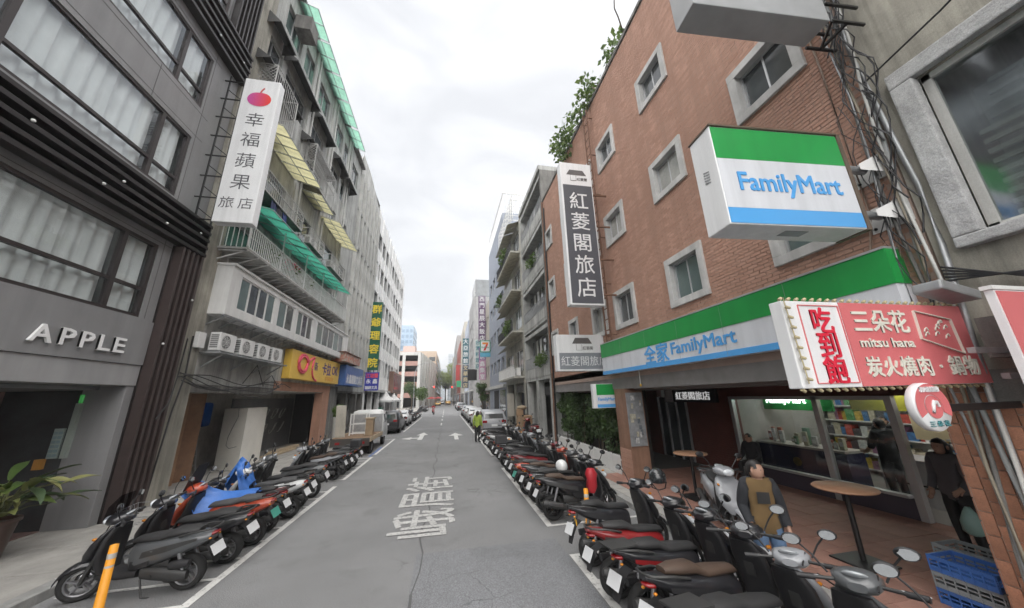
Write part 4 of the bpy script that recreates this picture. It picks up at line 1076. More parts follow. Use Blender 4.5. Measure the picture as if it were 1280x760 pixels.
t = thing('hotel_door_sign', 'black hotel sign with white characters hanging under the arcade ceiling', 'sign', (7.6, 11, 2.2))
B(8.30, 8.40, 9.30, 11.35, 2.12, 2.545).build('board', M_black, t); B(8.29, 8.41, 11.35, 11.8, 2.12, 2.545).build('white_end', M_white_s, t)
txt(MB(), '紅菱閣旅店', (8.294, 10.35, 2.34), (0, -1, 0), (0, 0, 1), w=1.65, h=.27, bold=.012).build('lettering', mat('letter_backlit', (.8, .8, .8), emit=.10), t)
# ---- the shop
def store():
    t = thing('store_glazing', 'convenience store glass shop front with pale frames', 'shop front', (8.5, 7, .12))
    for y in (8.9, 6.51, 5.15): B(8.42, 8.54, y-.06, y+.06, .13, 2.3).build('mullion', M_alu, t, bevel=.006)
    B(8.42, 8.54, 5.21, 8.84, 2.22, 2.3).build('transom', M_alu, t)
    for a, b in ((5.21, 6.45), (6.57, 8.84)):
        B(8.475, 8.485, a, b, .5, 2.22).build('pane', M_glass_s, t); B(8.43, 8.53, a, b, .13, .5).build('stall_riser', mat('riser', (.06, .05, .07), rough=.4), t)
    B(8.3, 8.44, 5.21, 8.84, .5, .55).build('sill', M_alu, t)
    r = thing('store_interior', 'dim convenience store interior with shelves behind the glass', 'shop interior', (10.5, 7, .12))
    m = mat('store_wall_pale', (.34, .33, .31), rough=.8)
    B(12.2, 12.3, 2.5, 9.0, .12, 2.6).build('rear_wall', m, r); B(8.6, 12.3, 9.0, 9.1, .12, 2.6).build('side_wall', m, r); B(8.6, 12.3, 2.4, 2.5, .12, 2.6).build('side_wall', m, r)
    B(8.6, 12.3, 2.5, 9.0, .10, .13).build('floor', mat('store_floor', (.25, .24, .23), rough=.3), r); B(8.6, 12.3, 2.5, 9.0, 2.56, 2.6).build('ceiling', mat('store_ceiling', (.5, .5, .5)), r)
    lm = mat('lamp_tube', (1, .97, .9), emit=3.6); k = None
    for x in (9.4, 10.6, 11.6):
        for y in (3.6, 5.6, 7.8): B(x-.08, x+.08, y-.5, y+.5, 2.53, 2.555).build('ceiling_lamp', lm, r)
    B(9.6, 9.66, 7.0, 8.9, 1.9, 2.3).build('menu_board', M_fmg, r)
    txt(MB(), 'FamilyMart', (9.594, 8.2, 2.14), (0, -1, 0), (0, 0, 1), w=1.15, h=.2, bold=.018).build('lettering', mat('letter_lit', (.9, .92, .95), emit=1.2), r)
    B(9.6, 9.66, 4.6, 6.6, 1.95, 2.3).build('menu_board', mat('board_olive', (.28, .28, .03)), r)
    B(9.62, 9.68, 4.9, 5.6, 1.4, 2.2).build('poster', mat('poster_cream', (.7, .62, .4)), r)
store()
t = thing('service_counter', 'dark fronted service counter with a pale top inside the store', 'counter', (9.4, 7.6, .13))
B(9.2, 9.75, 6.7, 8.95, .13, .98).build('body', mat('counter_navy', (.02, .02, .06), rough=.4), t); B(9.12, 9.8, 6.66, 8.98, .98, 1.03).build('top', mat('counter_top', (.4, .38, .36), rough=.3), t)
MB().lathe([(.0, 0), (.11, 0), (.11, -.01), (0, -.012)], (9.19, 7.9, .62), 'x', 18).build('badge', mat('badge_gold', (.25, .16, .04)), t)
t = thing('food_counter', 'white steel food counter inside the store behind the second pane', 'counter', (9.6, 5.6, .13))
B(9.5, 10.2, 4.9, 6.3, .13, .95).build('body', M_white, t); B(9.45, 10.25, 4.85, 6.35, .95, 1.0).build('top', M_alu, t); B(9.49, 9.51, 4.95, 6.25, .5, .53).build('groove', M_black, t)
R = random.Random(11)
ORD = ['first', 'second', 'third', 'fourth', 'fifth', 'sixth', 'seventh', 'eighth', 'ninth', 'tenth', 'eleventh', 'twelfth', 'thirteenth', 'fourteenth', 'fifteenth', 'sixteenth']
for i in range(16):
    y = 8.85-i*.135; z = 1.032; hgt = R.uniform(.12, .42); w = R.uniform(.07, .12); x = 9.3+R.random()*.3
    cn, c = R.choice([('grey', (.5, .5, .5)), ('black', (.05, .05, .06)), ('blue', (.1, .2, .35)), ('rust red', (.35, .12, .08)), ('cream', (.4, .4, .3)), ('green', (.08, .2, .12))])
    t = thing('counter_item', '%s %s pack, %s from the left on the store service counter' % ('tall' if hgt > .27 else 'low', cn, ORD[i]), 'merchandise', (x, y, z), R.random()*.4, 'goods on the service counter')
    B(-w/2, w/2, -w/2, w/2, 0, hgt).build('carton', mat('goods_'+cn.replace(' ', '_'), c, rough=.4, var=.4, vs=16), t, bevel=.01, local=True); B(-w/2-.001, -w/2-.0005, -w*.35, w*.35, hgt*.3, hgt*.7).build('carton_label', M_white_s, t, local=True)
for s_, (x, y0, y1, lb) in enumerate(((11.6, 6.0, 8.9, 'goods shelves along the rear wall of the store, left part'), (11.6, 2.7, 5.6, 'goods shelves along the rear wall of the store, right part'), (8.75, 3.0, 4.7, 'magazine shelves just inside the open shop entrance'))):
    t = thing('goods_shelf', lb, 'shelf', (x, (y0+y1)/2, .13))
    B(x+.36, x+.4, y0, y1, .13, 2.2).build('back_panel', M_white, t)
    for q in range(5): B(x, x+.36, y0, y1, .25+q*.42, .28+q*.42).build('shelf_board', M_white, t)
    gb = {}
    for q in range(5):
        y = y0+.05
        while y < y1-.2:
            w = R.uniform(.08, .22); hh = R.uniform(.15, .34); ci = R.randrange(8)
            gb.setdefault(ci, MB()).box(x+.02+R.random()*.06, x+.3, y, y+w*.94, .281+q*.42, .281+q*.42+hh); y += w
    for ci, mb in gb.items():
        o = mb.build('packets', mat('packet_%d' % ci, [(.45, .08, .06), (.5, .45, .35), (.06, .16, .35), (.1, .3, .12), (.5, .35, .05), (.55, .55, .55), (.25, .12, .2), (.08, .08, .09)][ci], rough=.4, var=.4, vs=12), t); o['kind'] = 'stuff'
def bar_table(x, y, lb):
    t = thing('bar_table', lb, 'table', (x, y, .127), 0, 'bar tables in the arcade')
    MB().lathe([(0, 0), (.36, 0), (.375, .015), (.36, .03), (0, .031)], (x, y, 1.05), n=26).build('top', mat('table_tan', (.36, .20, .12), rough=.5, var=.12, vs=8), t)
    MB().tube([(x, y, .16), (x, y, 1.05)], .035, 10).build('post', M_blackm, t); B(x-.26, x+.26, y-.26, y+.26, .127, .15).build('base', M_blackm, t, bevel=.006)
bar_table(5.78, 4.36, 'round tan bar table on a black post in front of the shop windows'); bar_table(5.75, 7.55, 'round tan bar table by the dark brick wall and hotel door')
# ---- hanging bulb cords
for y, lb in ((4.28, 'white cord with an amber bulb hanging below the store sign, near one'), (8.45, 'white cord with an amber bulb hanging by the far pier')):
    t = thing('hanging_bulb', lb, 'lamp', (XR-.05, y, 2.6), 0, 'bulbs under the store sign'); MB().tube([(XR-.05, y, 3.08), (XR-.05, y, 2.72)], .012, 6).build('cord', M_white, t)
    MB().ell((XR-.05, y, 2.69), (.03, .03, .04), 10, 6).build('bulb', mat('bulb_amber', (.7, .42, .05), rough=.2), t)
# ------------------------------------------------------------------ right foreground: old plastered building
M_gclear = glassmat('dusty_glass', (.66, .70, .68), .26, .10)
M_gdull = mat('window_glass_dull', (.30, .32, .31), rough=.10, var=.45, vs=.9, spec=.8, streak=.2)
def near_right():
    t = thing('plastered_building', 'weathered plaster building with one big rough framed window at top right', 'building', (XR, 0, 0))
    op = [(-1.6, 2.0, 3.97, 5.93), (-1.6, 1.9, 8.2, 10.2)]
    facade(MB(), XR, -1, -6, 2.40, 2.62, 17, op, .3).build('wall', M_stain, t); shell(MB(), XR, -1, 12, -6, 2.40, 2.62, 17).build('side_wall', M_stain, t)
    rough = mat('rough_surround', (.36, .36, .36), rough=.95, var=.25, vs=5, bump=.9, bs=35, grain=.15)
    for a, b, c, d in op:
        f = MB(); xo = XR-.11; w = .2
        f.box(xo, XR+.05, a, b+w, d, d+w); f.box(xo, XR+.05, a, b+w, c-w*.6, c); f.box(xo+.002, XR+.05, b, b+w, c, d); f.build('window_surround', rough, t, bevel=.02)
        f = MB(); f.box(XR+.04, XR+.12, b-.07, b, c, d); f.box(XR+.04, XR+.12, a, b, d-.07, d); f.box(XR+.04, XR+.12, a, b, c, c+.06); f.box(XR+.05, XR+.11, .55, .62, c, d)
        wo = f.build('window', M_conc_l, t)
        B(XR+.08, XR+.09, a, .55, c+.06, d-.07).build('pane', M_gclear, wo); B(XR+.08, XR+.09, .62, b-.07, c+.06, d-.07).build('pane', M_gclear, wo)
        B(XR+.9, XR+1.0, a, b, c, d).build('room_back', M_gdull, wo); B(XR+.30, XR+.9, a, b, c-.01, c).build('room_floor', M_conc_d, wo)
        for q in range(9): B(XR+.32, XR+.36, 1.0, b-.1, c+.15+q*.12, c+.2+q*.12).build('blind_slat', M_conc_l, wo)
        for q in range(4): B(XR+.30, XR+.34, .7, b-.3+q*.03, d-.35-q*.13, d-.31-q*.13).build('blind_slat', M_steel, wo)
    # soldier-laid tile pier at the pavement
    pier = B(XR, XR+.62, 1.2, 2.8, .12, 2.62).build('pier', M_mort, t)
    tm = mat('pier_clay', (.36, .17, .105), rough=.75, var=.16, vs=6, bump=.3, bs=80, grain=.1, rand=.16); k = None
    for i in range(16):
        for j in range(12):
            yy = 1.205+i*.0995; zz = .13+j*.207+(.1 if i % 2 else 0)
            if zz+.2 > 2.62: continue
            if k is None: k = B(XR-.016, XR-.001, yy, yy+.09, zz, zz+.197).build('tile', tm, pier, bevel=.004); b0 = (yy, zz)
            else: inst(k, pier, (random.uniform(-.003, .002), yy-b0[0], zz-b0[1]))
    for j in range(1): pass
    k = None
    for i in range(6):
        for j in range(12):
            xx = XR+.005+i*.102; zz = .13+j*.207
            if k is None: k = B(xx, xx+.092, 2.801, 2.814, zz, zz+.197).build('tile', tm, pier, bevel=.004); b0 = (xx, zz)
            else: inst(k, pier, (xx-b0[0], 0, zz-b0[1]))
    B(XR-.02, XR+.7, -4, 2.4, 2.30, 2.62).build('lintel', M_conc_d, t); B(8.0, 8.2, -4, 2.4, .12, 2.3).build('shop_back', M_dark, t)
    # bundle of service pipes and slack cables at the joint of the two buildings
    pm = [M_steel, M_conc_l, mat('pipe_grey', (.26, .27, .27)), mat('pipe_tan', (.25, .22, .17)), M_conc_d]
    for i in range(6):
        y = 2.32+i*.052; x = XR-.07-.035*(i % 2); r = [.026, .016, .022, .014, .02, .012][i]
        pts = [(x+.02*math.sin(q*1.3+i), y+.05*math.sin(q*.9+i*2)+(.05*(9-q)/9 if q < 9 else 0), .2+q*.75) for q in range(14)]
        MB().tube(pts, r, 8).build('service_pipe', pm[i % 5], t)
    c = MB(); R = random.Random(9)
    for i in range(30):
        z = R.uniform(3.0, 7.8); y = 2.4+R.uniform(-.12, .2); pts = []
        for q in range(9): pts.append((XR-.12-.05*R.random(), y+.10*math.sin(q*.8+i)+R.uniform(-.03, .03), z+q*.2))
        c.tube(pts, R.uniform(.004, .010), 5)
    for i in range(5): c.tube([(XR-.1, 2.35, 3.55+.04*i), (XR-.14, 1.7, 3.45-.03*i), (XR-.12, .8, 3.62+.02*i), (XR-.1, -.5, 3.5)], .011, 5)
    c.tube([(XR-.12, 2.35, 6.25), (XR-.2, 1.6, 6.35), (XR-.2, .5, 6.7)], .012, 5)
    c.build('cable', M_black, t)
    bx = B(XR-.28, XR-.02, 1.75, 2.2, 2.72, 3.1).build('junction_box', M_conc_d, t); 
    mb = MB(); mb.bar((XR, 2.1, 2.78), (4.6, 2.1, 2.78), .05); mb.bar((XR, 2.1, 2.55), (4.9, 2.1, 2.55), .05); mb.build('sign_arm', M_steel, t)
    mb = MB(); mb.obox((4.9, 2.25, 3.38), (.5, .22, .10), Matrix.Rotation(.2, 3, 'Y')); mb.build('floodlight', M_steel, t, bevel=.02)
near_right()
t = thing('grilled_food_sign', 'red and white grill restaurant sign edged with a string of bulbs', 'sign', (4.1, 2.35, 2.5))
y = 2.35; B(2.97, 5.26, y, y+.12, 2.49, 3.27).build('box', M_white_s, t, bevel=.01)
B(3.62, 5.255, y-.008, y-.001, 2.495, 3.265).build('red_face', mat('sign_red', (.62, .16, .17), rough=.42, var=.06, vs=1.5), t)
fr = MB()
for a, b in (((3.14, 2.53), (3.60, 2.53)), ((3.14, 3.23), (3.60, 3.23)), ((3.14, 2.53), (3.14, 3.23)), ((3.60, 2.53), (3.60, 3.23))): fr.bar((a[0], y-.004, a[1]), (b[0], y-.004, b[1]), .008, .008)
fr.build('red_border', MATS['sign_red'], t)
mb = MB()
for i, ch in enumerate('吃到飽'): txt(mb, ch, (3.37, y-.006, 3.09-i*.225), (1, 0, 0), (0, 0, 1), em=.255, bold=.018)
mb.build('red_lettering', mat('letter_scarlet', (.62, .02, .05), rough=.4), t)
mb = MB()
for i, ch in enumerate('三朵花'): txt(mb, ch, (3.82+i*.235, y-.012, 3.09), (1, 0, 0), (0, 0, 1), em=.235, bold=.018)
txt(mb, 'mitsu hana', (4.06, y-.012, 2.885), (1, 0, 0), (0, 0, 1), w=.66, h=.085, bold=.02)
for i, ch in enumerate('炭火燒肉·鍋物'): txt(mb, ch, (3.81+i*.205, y-.012, 2.665), (1, 0, 0), (0, 0, 1), em=.195, bold=.018)
for (a, b) in (((4.52, 3.20), (4.98, 3.12)), ((4.98, 3.12), (5.0, 2.78)), ((4.5, 2.92), (5.0, 2.78)), ((4.52, 3.20), (4.5, 2.92))): mb.bar((a[0], y-.012, a[1]), (b[0], y-.012, b[1]), .03, .008)
R = random.Random(5)
for i in range(9): 
    cx, cz = 4.6+R.random()*.3, 2.93+R.random()*.17; pts = [(cx+.03*math.cos(q), y-.012, cz+.025*math.sin(q*1.4)) for q in range(5)]; mb.tube(pts, .007, 4)
mb.build('lettering', mat('letter_cream', (.68, .68, .60), rough=.5), t)
mb = MB(); mb.tube([(2.97, y-.03, 3.29)]+[(2.97+.005*i, y-.03, 3.25-i*.09) for i in range(9)], .006, 5)
for i in range(8): mb.tube([(2.97+.005*i, y-.03, 3.2-i*.09), (3.005+.005*i, y-.04, 3.19-i*.09)], [.016, .012], 6)
for i in range(26): mb.tube([(2.98+i*.09, y+.02, 3.28), (3.01+i*.09, y+.02, 3.30)], [.016, .014], 6); mb.tube([(2.98+i*.09, y+.02, 2.485), (3.01+i*.09, y+.02, 2.465)], [.016, .014], 6)
mb.build('bulb_string', mat('bulb_ivory', (.42, .36, .22), rough=.5), t)
mb = MB(); mb.bar((5.26, y+.13, 2.6), (5.4, y+.13, 2.6), .04); mb.bar((5.26, y+.13, 3.15), (5.4, y+.13, 3.15), .04); mb.build('bracket', M_steel, t)
t = thing('red_shop_sign', 'plain red shop sign cut by the right edge of the picture', 'sign', (4.9, 1.8, 2.5))
B(4.48, 5.27, 1.8, 1.85, 2.42, 3.25).build('box', M_white_s, t); B(4.50, 5.265, 1.792, 1.799, 2.43, 3.235).build('red_face', MATS['sign_red'], t); B(4.46, 5.28, 1.79, 1.86, 3.251, 3.285).build('top_trim', M_white, t)
MB().box(4.83, 5.2, 1.786, 1.791, 2.62, 2.72).build('white_mark', M_white_s, t)
t = thing('upper_box_sign', 'grey lightbox sign seen from below at the top edge', 'sign', (4.7, 2.2, 7.0), math.radians(-4))
B(-1.9, 0, 0, .34, 0, 1.6).build('box', mat('sign_underside', (.34, .35, .36), rough=.5), t, bevel=.012, local=True)
mb = MB()
for y_ in (.0, .34): mb.bar((.02, y_, -.0), (.5, y_, -.0), .03); mb.bar((.02, y_, .3), (.5, y_, .3), .03)
mb.bar((.25, 0, 0), (.25, .34, 0), .03); mb.bar((.02, 0, 0), (.25, .34, 0), .025); mb.build('bracket', M_blackm, t, local=True)
t = thing('round_sign', 'round red and white two sided sign on a bracket by the tiled pier', 'sign', (4.09, 2.2, 2.31))
MB().lathe([(0, 0), (.19, 0), (.2, .012), (.2, .06), (.19, .07), (0, .07)], (4.09, 2.2, 2.31), 'y', 32).build('drum', M_white_s, t)
def disc(x, y, z, r0, r1, a0, a1, n=28):
    mb = MB(); A = [(x+r0*math.cos(a0+(a1-a0)*i/n), y, z+r0*math.sin(a0+(a1-a0)*i/n)) for i in range(n+1)]; Bp = [(x+r1*math.cos(a0+(a1-a0)*i/n), y, z+r1*math.sin(a0+(a1-a0)*i/n)) for i in range(n+1)]
    return mb.loft([A, Bp], cap=False, closed=False, smooth=False)
disc(4.09, 2.196, 2.31, .100, .192, -.45, PI+.45).build('red_half', MATS['sign_red'], t); disc(4.09, 2.195, 2.31, .0001, .095, 0, 2*PI).build('red_disc', MATS['sign_red'], t)
mb = MB(); disc_pts = [(4.09+.05*math.cos(q*.7)*(1-.06*q), 2.190, 2.31+.05*math.sin(q*1.1)) for q in range(9)]; mb.tube(disc_pts, .012, 5); txt(mb, '炭火燒肉鍋物', (4.09, 2.192, 2.455), (1, 0, 0), (0, 0, 1), w=.22, h=.045, bold=.02); mb.build('emblem', M_white_s, t)
mb = MB(); txt(mb, '三 朵 花', (4.09, 2.194, 2.175), (1, 0, 0), (0, 0, 1), w=.22, h=.0455, bold=.02); mb.build('small_lettering', mat('letter_teal', (.08, .25, .27)), t)
B(4.28, XR, 2.24, 2.30, 2.26, 2.32).build('bracket', M_blackm, t)
# ---- bottle crates
def crate(x, y, z, m, lb, rz=0.):
    t = thing('plastic_crate', lb, 'crate', (x, y, z), rz, 'crates by the tiled pier'); a, b, h = .19, .26, .155
    mb = MB(); mb.box(-a, a, -b, b, 0, .012)
    for z0, z1 in ((.012, .05), (.075, .09), (.115, h)):
        mb.box(-a, a, -b, -b+.012, z0, z1); mb.box(-a, a, b-.012, b, z0, z1); mb.box(-a, -a+.012, -b+.012, b-.012, z0, z1); mb.box(a-.012, a, -b+.012, b-.012, z0, z1)
    mb.build('basket', m, t, local=True)
    r = MB()
    for i in range(7): q = -b+.004+i*(2*b-.02)/6; r.box(-a-.006, -a-.0005, q, q+.014, .0, h); r.box(a+.0005, a+.006, q, q+.014, 0, h)
    for i in range(5): q = -a+.004+i*(2*a-.02)/4; r.box(q, q+.014, -b-.006, -b-.0005, 0, h); r.box(q, q+.014, b+.0005, b+.006, 0, h)
    r.build('rib', m, t, local=True)
mbl = mat('crate_blue', (.04, .12, .36), rough=.45, var=.12); mgy = mat('crate_grey', (.20, .22, .23), rough=.5, var=.15)
for i, (m, lb) in enumerate(((mbl, 'blue crate at the bottom of the near stack by the pier'), (mgy, 'grey crate second from the bottom of the near stack'), (mbl, 'blue crate on top of the near stack by the pier'))):
    crate(5.72, 3.22, .127+i*.157, m, lb, random.uniform(-.05, .05))
for i, (m, lb) in enumerate(((mgy, 'grey crate at the bottom of the stack behind the blue crates'), (mgy, 'middle grey crate behind the blue crates'), (mgy, 'grey crate on top of the stack behind the blue crates'))):
    crate(6.18, 3.42, .127+i*.157+.0, m, lb, random.uniform(-.05, .05))
# ---- picket fence and hedges
def fence():
    t = thing('picket_fence', 'low white picket fence in front of the hedge', 'fence', (XR-.02, 13, .125))
    k = None
    for i in range(60):
        y = 10.12+i*.101
        if k is None:
            k = MB().add([(XR-.03, y, .127), (XR-.03, y+.088, .127), (XR-.03, y+.088, .62), (XR-.03, y+.044, .67), (XR-.03, y, .62), (XR-.01, y, .127), (XR-.01, y+.088, .127), (XR-.01, y+.088, .62), (XR-.01, y+.044, .67), (XR-.01, y, .62)],
                   [(0, 1, 2, 3, 4), (5, 6, 7, 8, 9), (0, 1, 6, 5), (1, 2, 7, 6), (2, 3, 8, 7), (3, 4, 9, 8), (4, 0, 5, 9)]).build('picket', M_white, t)
        else: inst(k, t, (random.uniform(-.006, .006), i*.101, random.uniform(-.015, .01)))
    for z in (.25, .5): B(XR-.009, XR+.03, 10.1, 16.2, z, z+.05).build('rail', M_white, t)
fence()
def hedge(y, h, ry, lb, sd):
    t = thing('hedge_shrub', lb, 'shrub', (5.75, y, .125), 0, 'shrubs behind the picket fence')
    R = random.Random(sd); bl = []
    for i in range(26):
        bl.append((5.75+R.uniform(-.12, .3), y+R.uniform(-1, 1)*ry*.75, .75+R.random()**.8*(h-1.1), .3, .42, .34))
    leafmesh('foliage', M_leaf2, t, bl, 5200, .125, sd); leafmesh('young_foliage', M_leaf, t, [(b[0]-.1, *b[1:]) for b in bl[::2]], 1500, .12, sd+1)
    st = MB()
    for i in range(9): q = y+R.uniform(-1, 1)*ry*.8; st.tube([(5.8, q, .13), (5.82, q+R.uniform(-.1, .1), 1.0), (5.85, q+R.uniform(-.3, .3), h*.8)], [.022, .018, .008], 6)
    st.build('stem', M_bark, t)
hedge(11.75, 2.75, 1.25, 'dark leafy shrub behind the fence, beside the small store sign', 21)
hedge(15.1, 2.95, 1.35, 'dark leafy shrub behind the fence, at its far end', 31)
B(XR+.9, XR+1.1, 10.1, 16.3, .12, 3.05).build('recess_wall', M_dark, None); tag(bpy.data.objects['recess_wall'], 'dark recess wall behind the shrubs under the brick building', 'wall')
def roof_tree():
    t = thing('roof_tree', 'leafy tree leaning over the parapet of the brick building', 'tree', (6.2, 9.6, 13.55)); R = random.Random(2)
    mb = MB(); mb.tube([(6.2, 9.6, 13.5), (6.0, 9.7, 14.2), (5.7, 9.9, 14.9)], [.09, .07, .05], 8); bl = []
    for i in range(17):
        y = 7.3+R.random()*5.3; q = (5.25+R.uniform(-.35, .35), y, 13.75+R.uniform(-.1, .75)*(1.25 if y > 9.5 else .6)); bl.append((*q, .3, .4, .3)); mb.tube([(5.9, 9.7+(y-9.7)*.3, 14.3), (5.6, 9.7+(y-9.7)*.7, 14.3), q], [.035, .025, .01], 5)
    for i in range(8): bl.append((4.95+R.uniform(-.2, .2), 10.9+R.random()*1.6, 12.9+R.random()*1.3, .3, .35, .35))
    mb.tube([(5.6, 7.2, 13.6), (5.2, 6.9, 14.3), (5.0, 6.75, 14.4), (4.9, 6.5, 14.75), (4.7, 6.45, 14.8)], [.03, .022, .02, .015, .008], 5)
    mb.build('trunk', M_bark, t); leafmesh('crown', leafmat('leaf_roof', (.13, .19, .06)), t, bl, 620, .21, 5); leafmesh('crown', M_leaf, t, bl, 220, .2, 6)
roof_tree()
# ------------------------------------------------------------------ right side further along the street
def balcony_block():
    t = thing('balcony_building', 'grey concrete building with recessed railed balconies beyond the brick one', 'building', (XR, 19, 0))
    y0, y1, zt = 16.5, 22.3, 15.9; sl = (3.35, 6.5, 9.6, 12.7)
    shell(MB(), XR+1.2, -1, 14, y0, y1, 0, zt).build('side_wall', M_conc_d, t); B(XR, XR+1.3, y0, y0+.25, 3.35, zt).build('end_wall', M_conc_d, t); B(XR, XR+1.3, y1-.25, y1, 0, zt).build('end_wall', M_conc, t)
    B(XR-.1, 14, y0, y1, zt, zt+.3).build('roof_slab', M_conc, t)
    ops = []
    for z in sl:
        ops += [(17.0, 19.2, z+.9, z+2.5), (19.6, 21.8, z+.2, z+2.5)]
    facade(MB(), XR+1.2, -1, y0, y1, 3.3, zt, ops, .12).build('rear_wall', M_conc, t)
    for o in ops: window(t, XR+1.2, -1, *o, nm=3, mg=random.choice([M_gdark, M_gblue]))
    for z in sl:
        B(XR, XR+1.2, y0+.25, y1-.25, z, z+.18).build('floor_slab', M_conc, t); B(XR-.02, XR+.1, y0+.25, y1-.25, z+.18, z+.75).build('parapet', M_conc, t)
        railing(MB(), XR+.0, y0+.26, y1-.26, z+.78, z+1.45, .16, .012, .02).build('rail', M_steel, t); B(XR, XR+.12, y0+.25, y1-.25, z+2.75, z+2.97).build('lintel', M_conc, t)
        for k in range(6):
            yy = 17.1+k*.85; MB().add([(XR+.5, yy, z+2.6), (XR+.5, yy+.5, z+2.6), (XR+.5, yy+.45, z+1.7), (XR+.5, yy+.03, z+1.75)], [(0, 1, 2, 3)]).build('washing', [M_curtain, M_conc_l, M_gblue][k % 3], t)
    for y in (16.5, 19.2, 21.85): B(XR, XR+.4, y+.001, y+.42, .12, 3.35).build('column', M_conc, t)
    B(8.4, 8.5, y0, y1, .12, 3.3).build('shop_back', M_dark, t); B(XR+.3, XR+.36, 16.95, 18.9, 2.5, 2.95).build('shop_sign', M_black, t)
    for k in range(4): B(XR+.5+k*.35, XR+1.0+k*.35, 16.95, 19.1, .12, .3+k*.17).build('step', M_conc_l, t)
    for i, z in enumerate((5.0, 11.4)): leafmesh('balcony_plants', M_leaf3, t, [(XR-.1, 17.6+i, z-.5, .2, .6, .3), (XR-.12, 18.3+i, z-.6, .2, .6, .3)], 300, .14, 70+i)
balcony_block()
def awning_block():
    t = thing('awning_building', 'cream walk up building with stacked awnings, plants and a roof trellis', 'building', (XR, 26, 0)); cr = mat('cream_render', (.46, .45, .40), rough=.85, var=.15, streak=.3)
    y0, y1, zt = 22.32, 29.8, 16.0; ops = []; sl = (3.6, 6.8, 9.9, 13.0)
    for z in sl: ops += [(22.8, 25.4, z+.6, z+2.2), (26.2, 29.2, z+.6, z+2.2)]
    facade(MB(), XR, -1, y0, y1, 3.4, zt, ops, .2).build('wall', cr, t); shell(MB(), XR, -1, 14, y0+.01, y1, 0, zt).build('side_wall', cr, t)
    for o in ops: window(t, XR, -1, *o, nm=3, mg=random.choice([M_gdark, M_gblue, M_ggreen]))
    aw = mat('awning_cream', (.45, .42, .33), rough=.6, var=.15, streak=.3)
    for i, z in enumerate(sl[:]):
        B(XR-.75, XR-.01, y0+.3, y1-.3, z+.1, z+.22).build('balcony_floor', cr, t); railing(MB(), XR-.73, y0+.3, y1-.3, z+.22, z+1.0, .16, .012, .02).build('rail', [M_white, M_black, M_steel, M_black][i], t)
        n = 7; st = (y1-y0-.8)/n; k = None
        for q in range(n):
            if k is None: k = MB().quad((XR, y0+.4, z+2.85), (XR, y0+.4+st-.03, z+2.85), (XR-.9, y0+.4+st-.03, z+2.5), (XR-.9, y0+.4, z+2.5)).build('awning_sheet', aw, t)
            else: inst(k, t, (0, q*st, random.uniform(-.02, .02)))
    tr = MB(); 
    for q in range(10): yy = y0+.2+q*.78; tr.bar((XR-.5, yy, zt), (XR-.5, yy, zt+2.1), .04); tr.bar((XR-.5, yy, zt+2.1), (XR+2, yy, zt+2.1), .04)
    for q in range(7): tr.bar((XR-.5, y0+.2, zt+.1+q*.33), (XR-.5, y1-.3, zt+.1+q*.33), .03)
    tr.build('roof_trellis', M_white, t)
    for i, (y, z) in enumerate(((24.0, 7.6), (27.5, 10.8), (25.5, 14.2))): leafmesh('balcony_plants', M_leaf3, t, [(XR-.8, y, z, .25, .8, .4), (XR-.85, y+.9, z-.2, .2, .5, .35)], 320, .16, 80+i)
    for y in (22.4, 25.9, 29.3): B(XR, XR+.4, y, y+.45, .12, 3.4).build('column', cr, t)
    B(8.2, 8.3, y0, y1, .12, 3.4).build('shop_back', M_dark, t); B(XR+.4, XR+.5, 23.0, 25.5, .12, 2.7).build('shop_door', mat('door_navy', (.02, .025, .05)), t)
    B(XR-.03, XR+.02, 23.0, 25.2, 2.75, 3.2).build('shop_sign', M_conc_d, t)
awning_block()
for i, y in enumerate((23.4, 24.5, 25.6)): ac_unit((XR-.3, y, 3.88), PI, 'white air conditioner on the lowest ledge of the cream building, %s' % ('nearest', 'middle one', 'farthest')[i], 'air conditioners on the cream ledge')
def tower(name, lb, y0, y1, x, zt, m, sg=-1, storey=3.3, win=(1.4, 1.5), step=2.3, mg=None, xb=None, base=4.2, vert=False):
    t = thing(name, lb, 'building', (x, (y0+y1)/2, 0)); ops = []
    xb = xb if xb is not None else x-sg*10
    nz = int((zt-base-.8)/storey); ny = max(1, int((y1-y0-.8)/step))
    for j in range(nz):
        for i in range(ny):
            y = y0+.7+i*step; z = base+.7+j*storey
            if y+win[0] < y1-.3: ops.append((y, y+win[0], z, z+win[1]))
    facade(MB(), x, sg, y0, y1, 0, zt, ops, .2).build('wall', m, t); shell(MB(), x, sg, xb, y0+.01, y1, 0, zt).build('side_wall', m, t)
    for o in ops: window(t, x, sg, *o, nm=2 if win[0] > 1 else 1, depth=.15, mg=mg or M_gdark)
    B(x-sg*.01, x+sg*.25, y0+.05, y1-.05, base-.9, base-.6).build('shop_canopy', M_conc_l, t)
    n = max(1, int((y1-y0)/4))
    for i in range(n): B(x+sg*.002, x+sg*.03, y0+.4+i*4, min(y1-.2, y0+3.6+i*4), .13, base-1.1).build('shop_opening', M_dark if i % 2 else M_gdark, t)
    B(x-sg*3, x-sg*6, (y0+y1)/2-1.5, (y0+y1)/2+1.5, zt, zt+2.2).build('roof_hut', m, t)
    return t
M_bluegrey = mat('bluegrey_tile', (.27, .30, .36), rough=.6, var=.08, streak=.15); M_palebl = mat('pale_blue_tile', (.42, .46, .54), rough=.6, var=.08, streak=.1)
M_pinkw = mat('pink_wall', (.42, .25, .21), rough=.8, var=.1, streak=.15); M_cream = mat('cream_wall', (.50, .47, .41), rough=.85, var=.1, streak=.2); M_grw = mat('grey_wall', (.33, .33, .33), rough=.85, var=.12, streak=.25)
M_redw = mat('red_wall', (.30, .09, .07), rough=.8, var=.15)
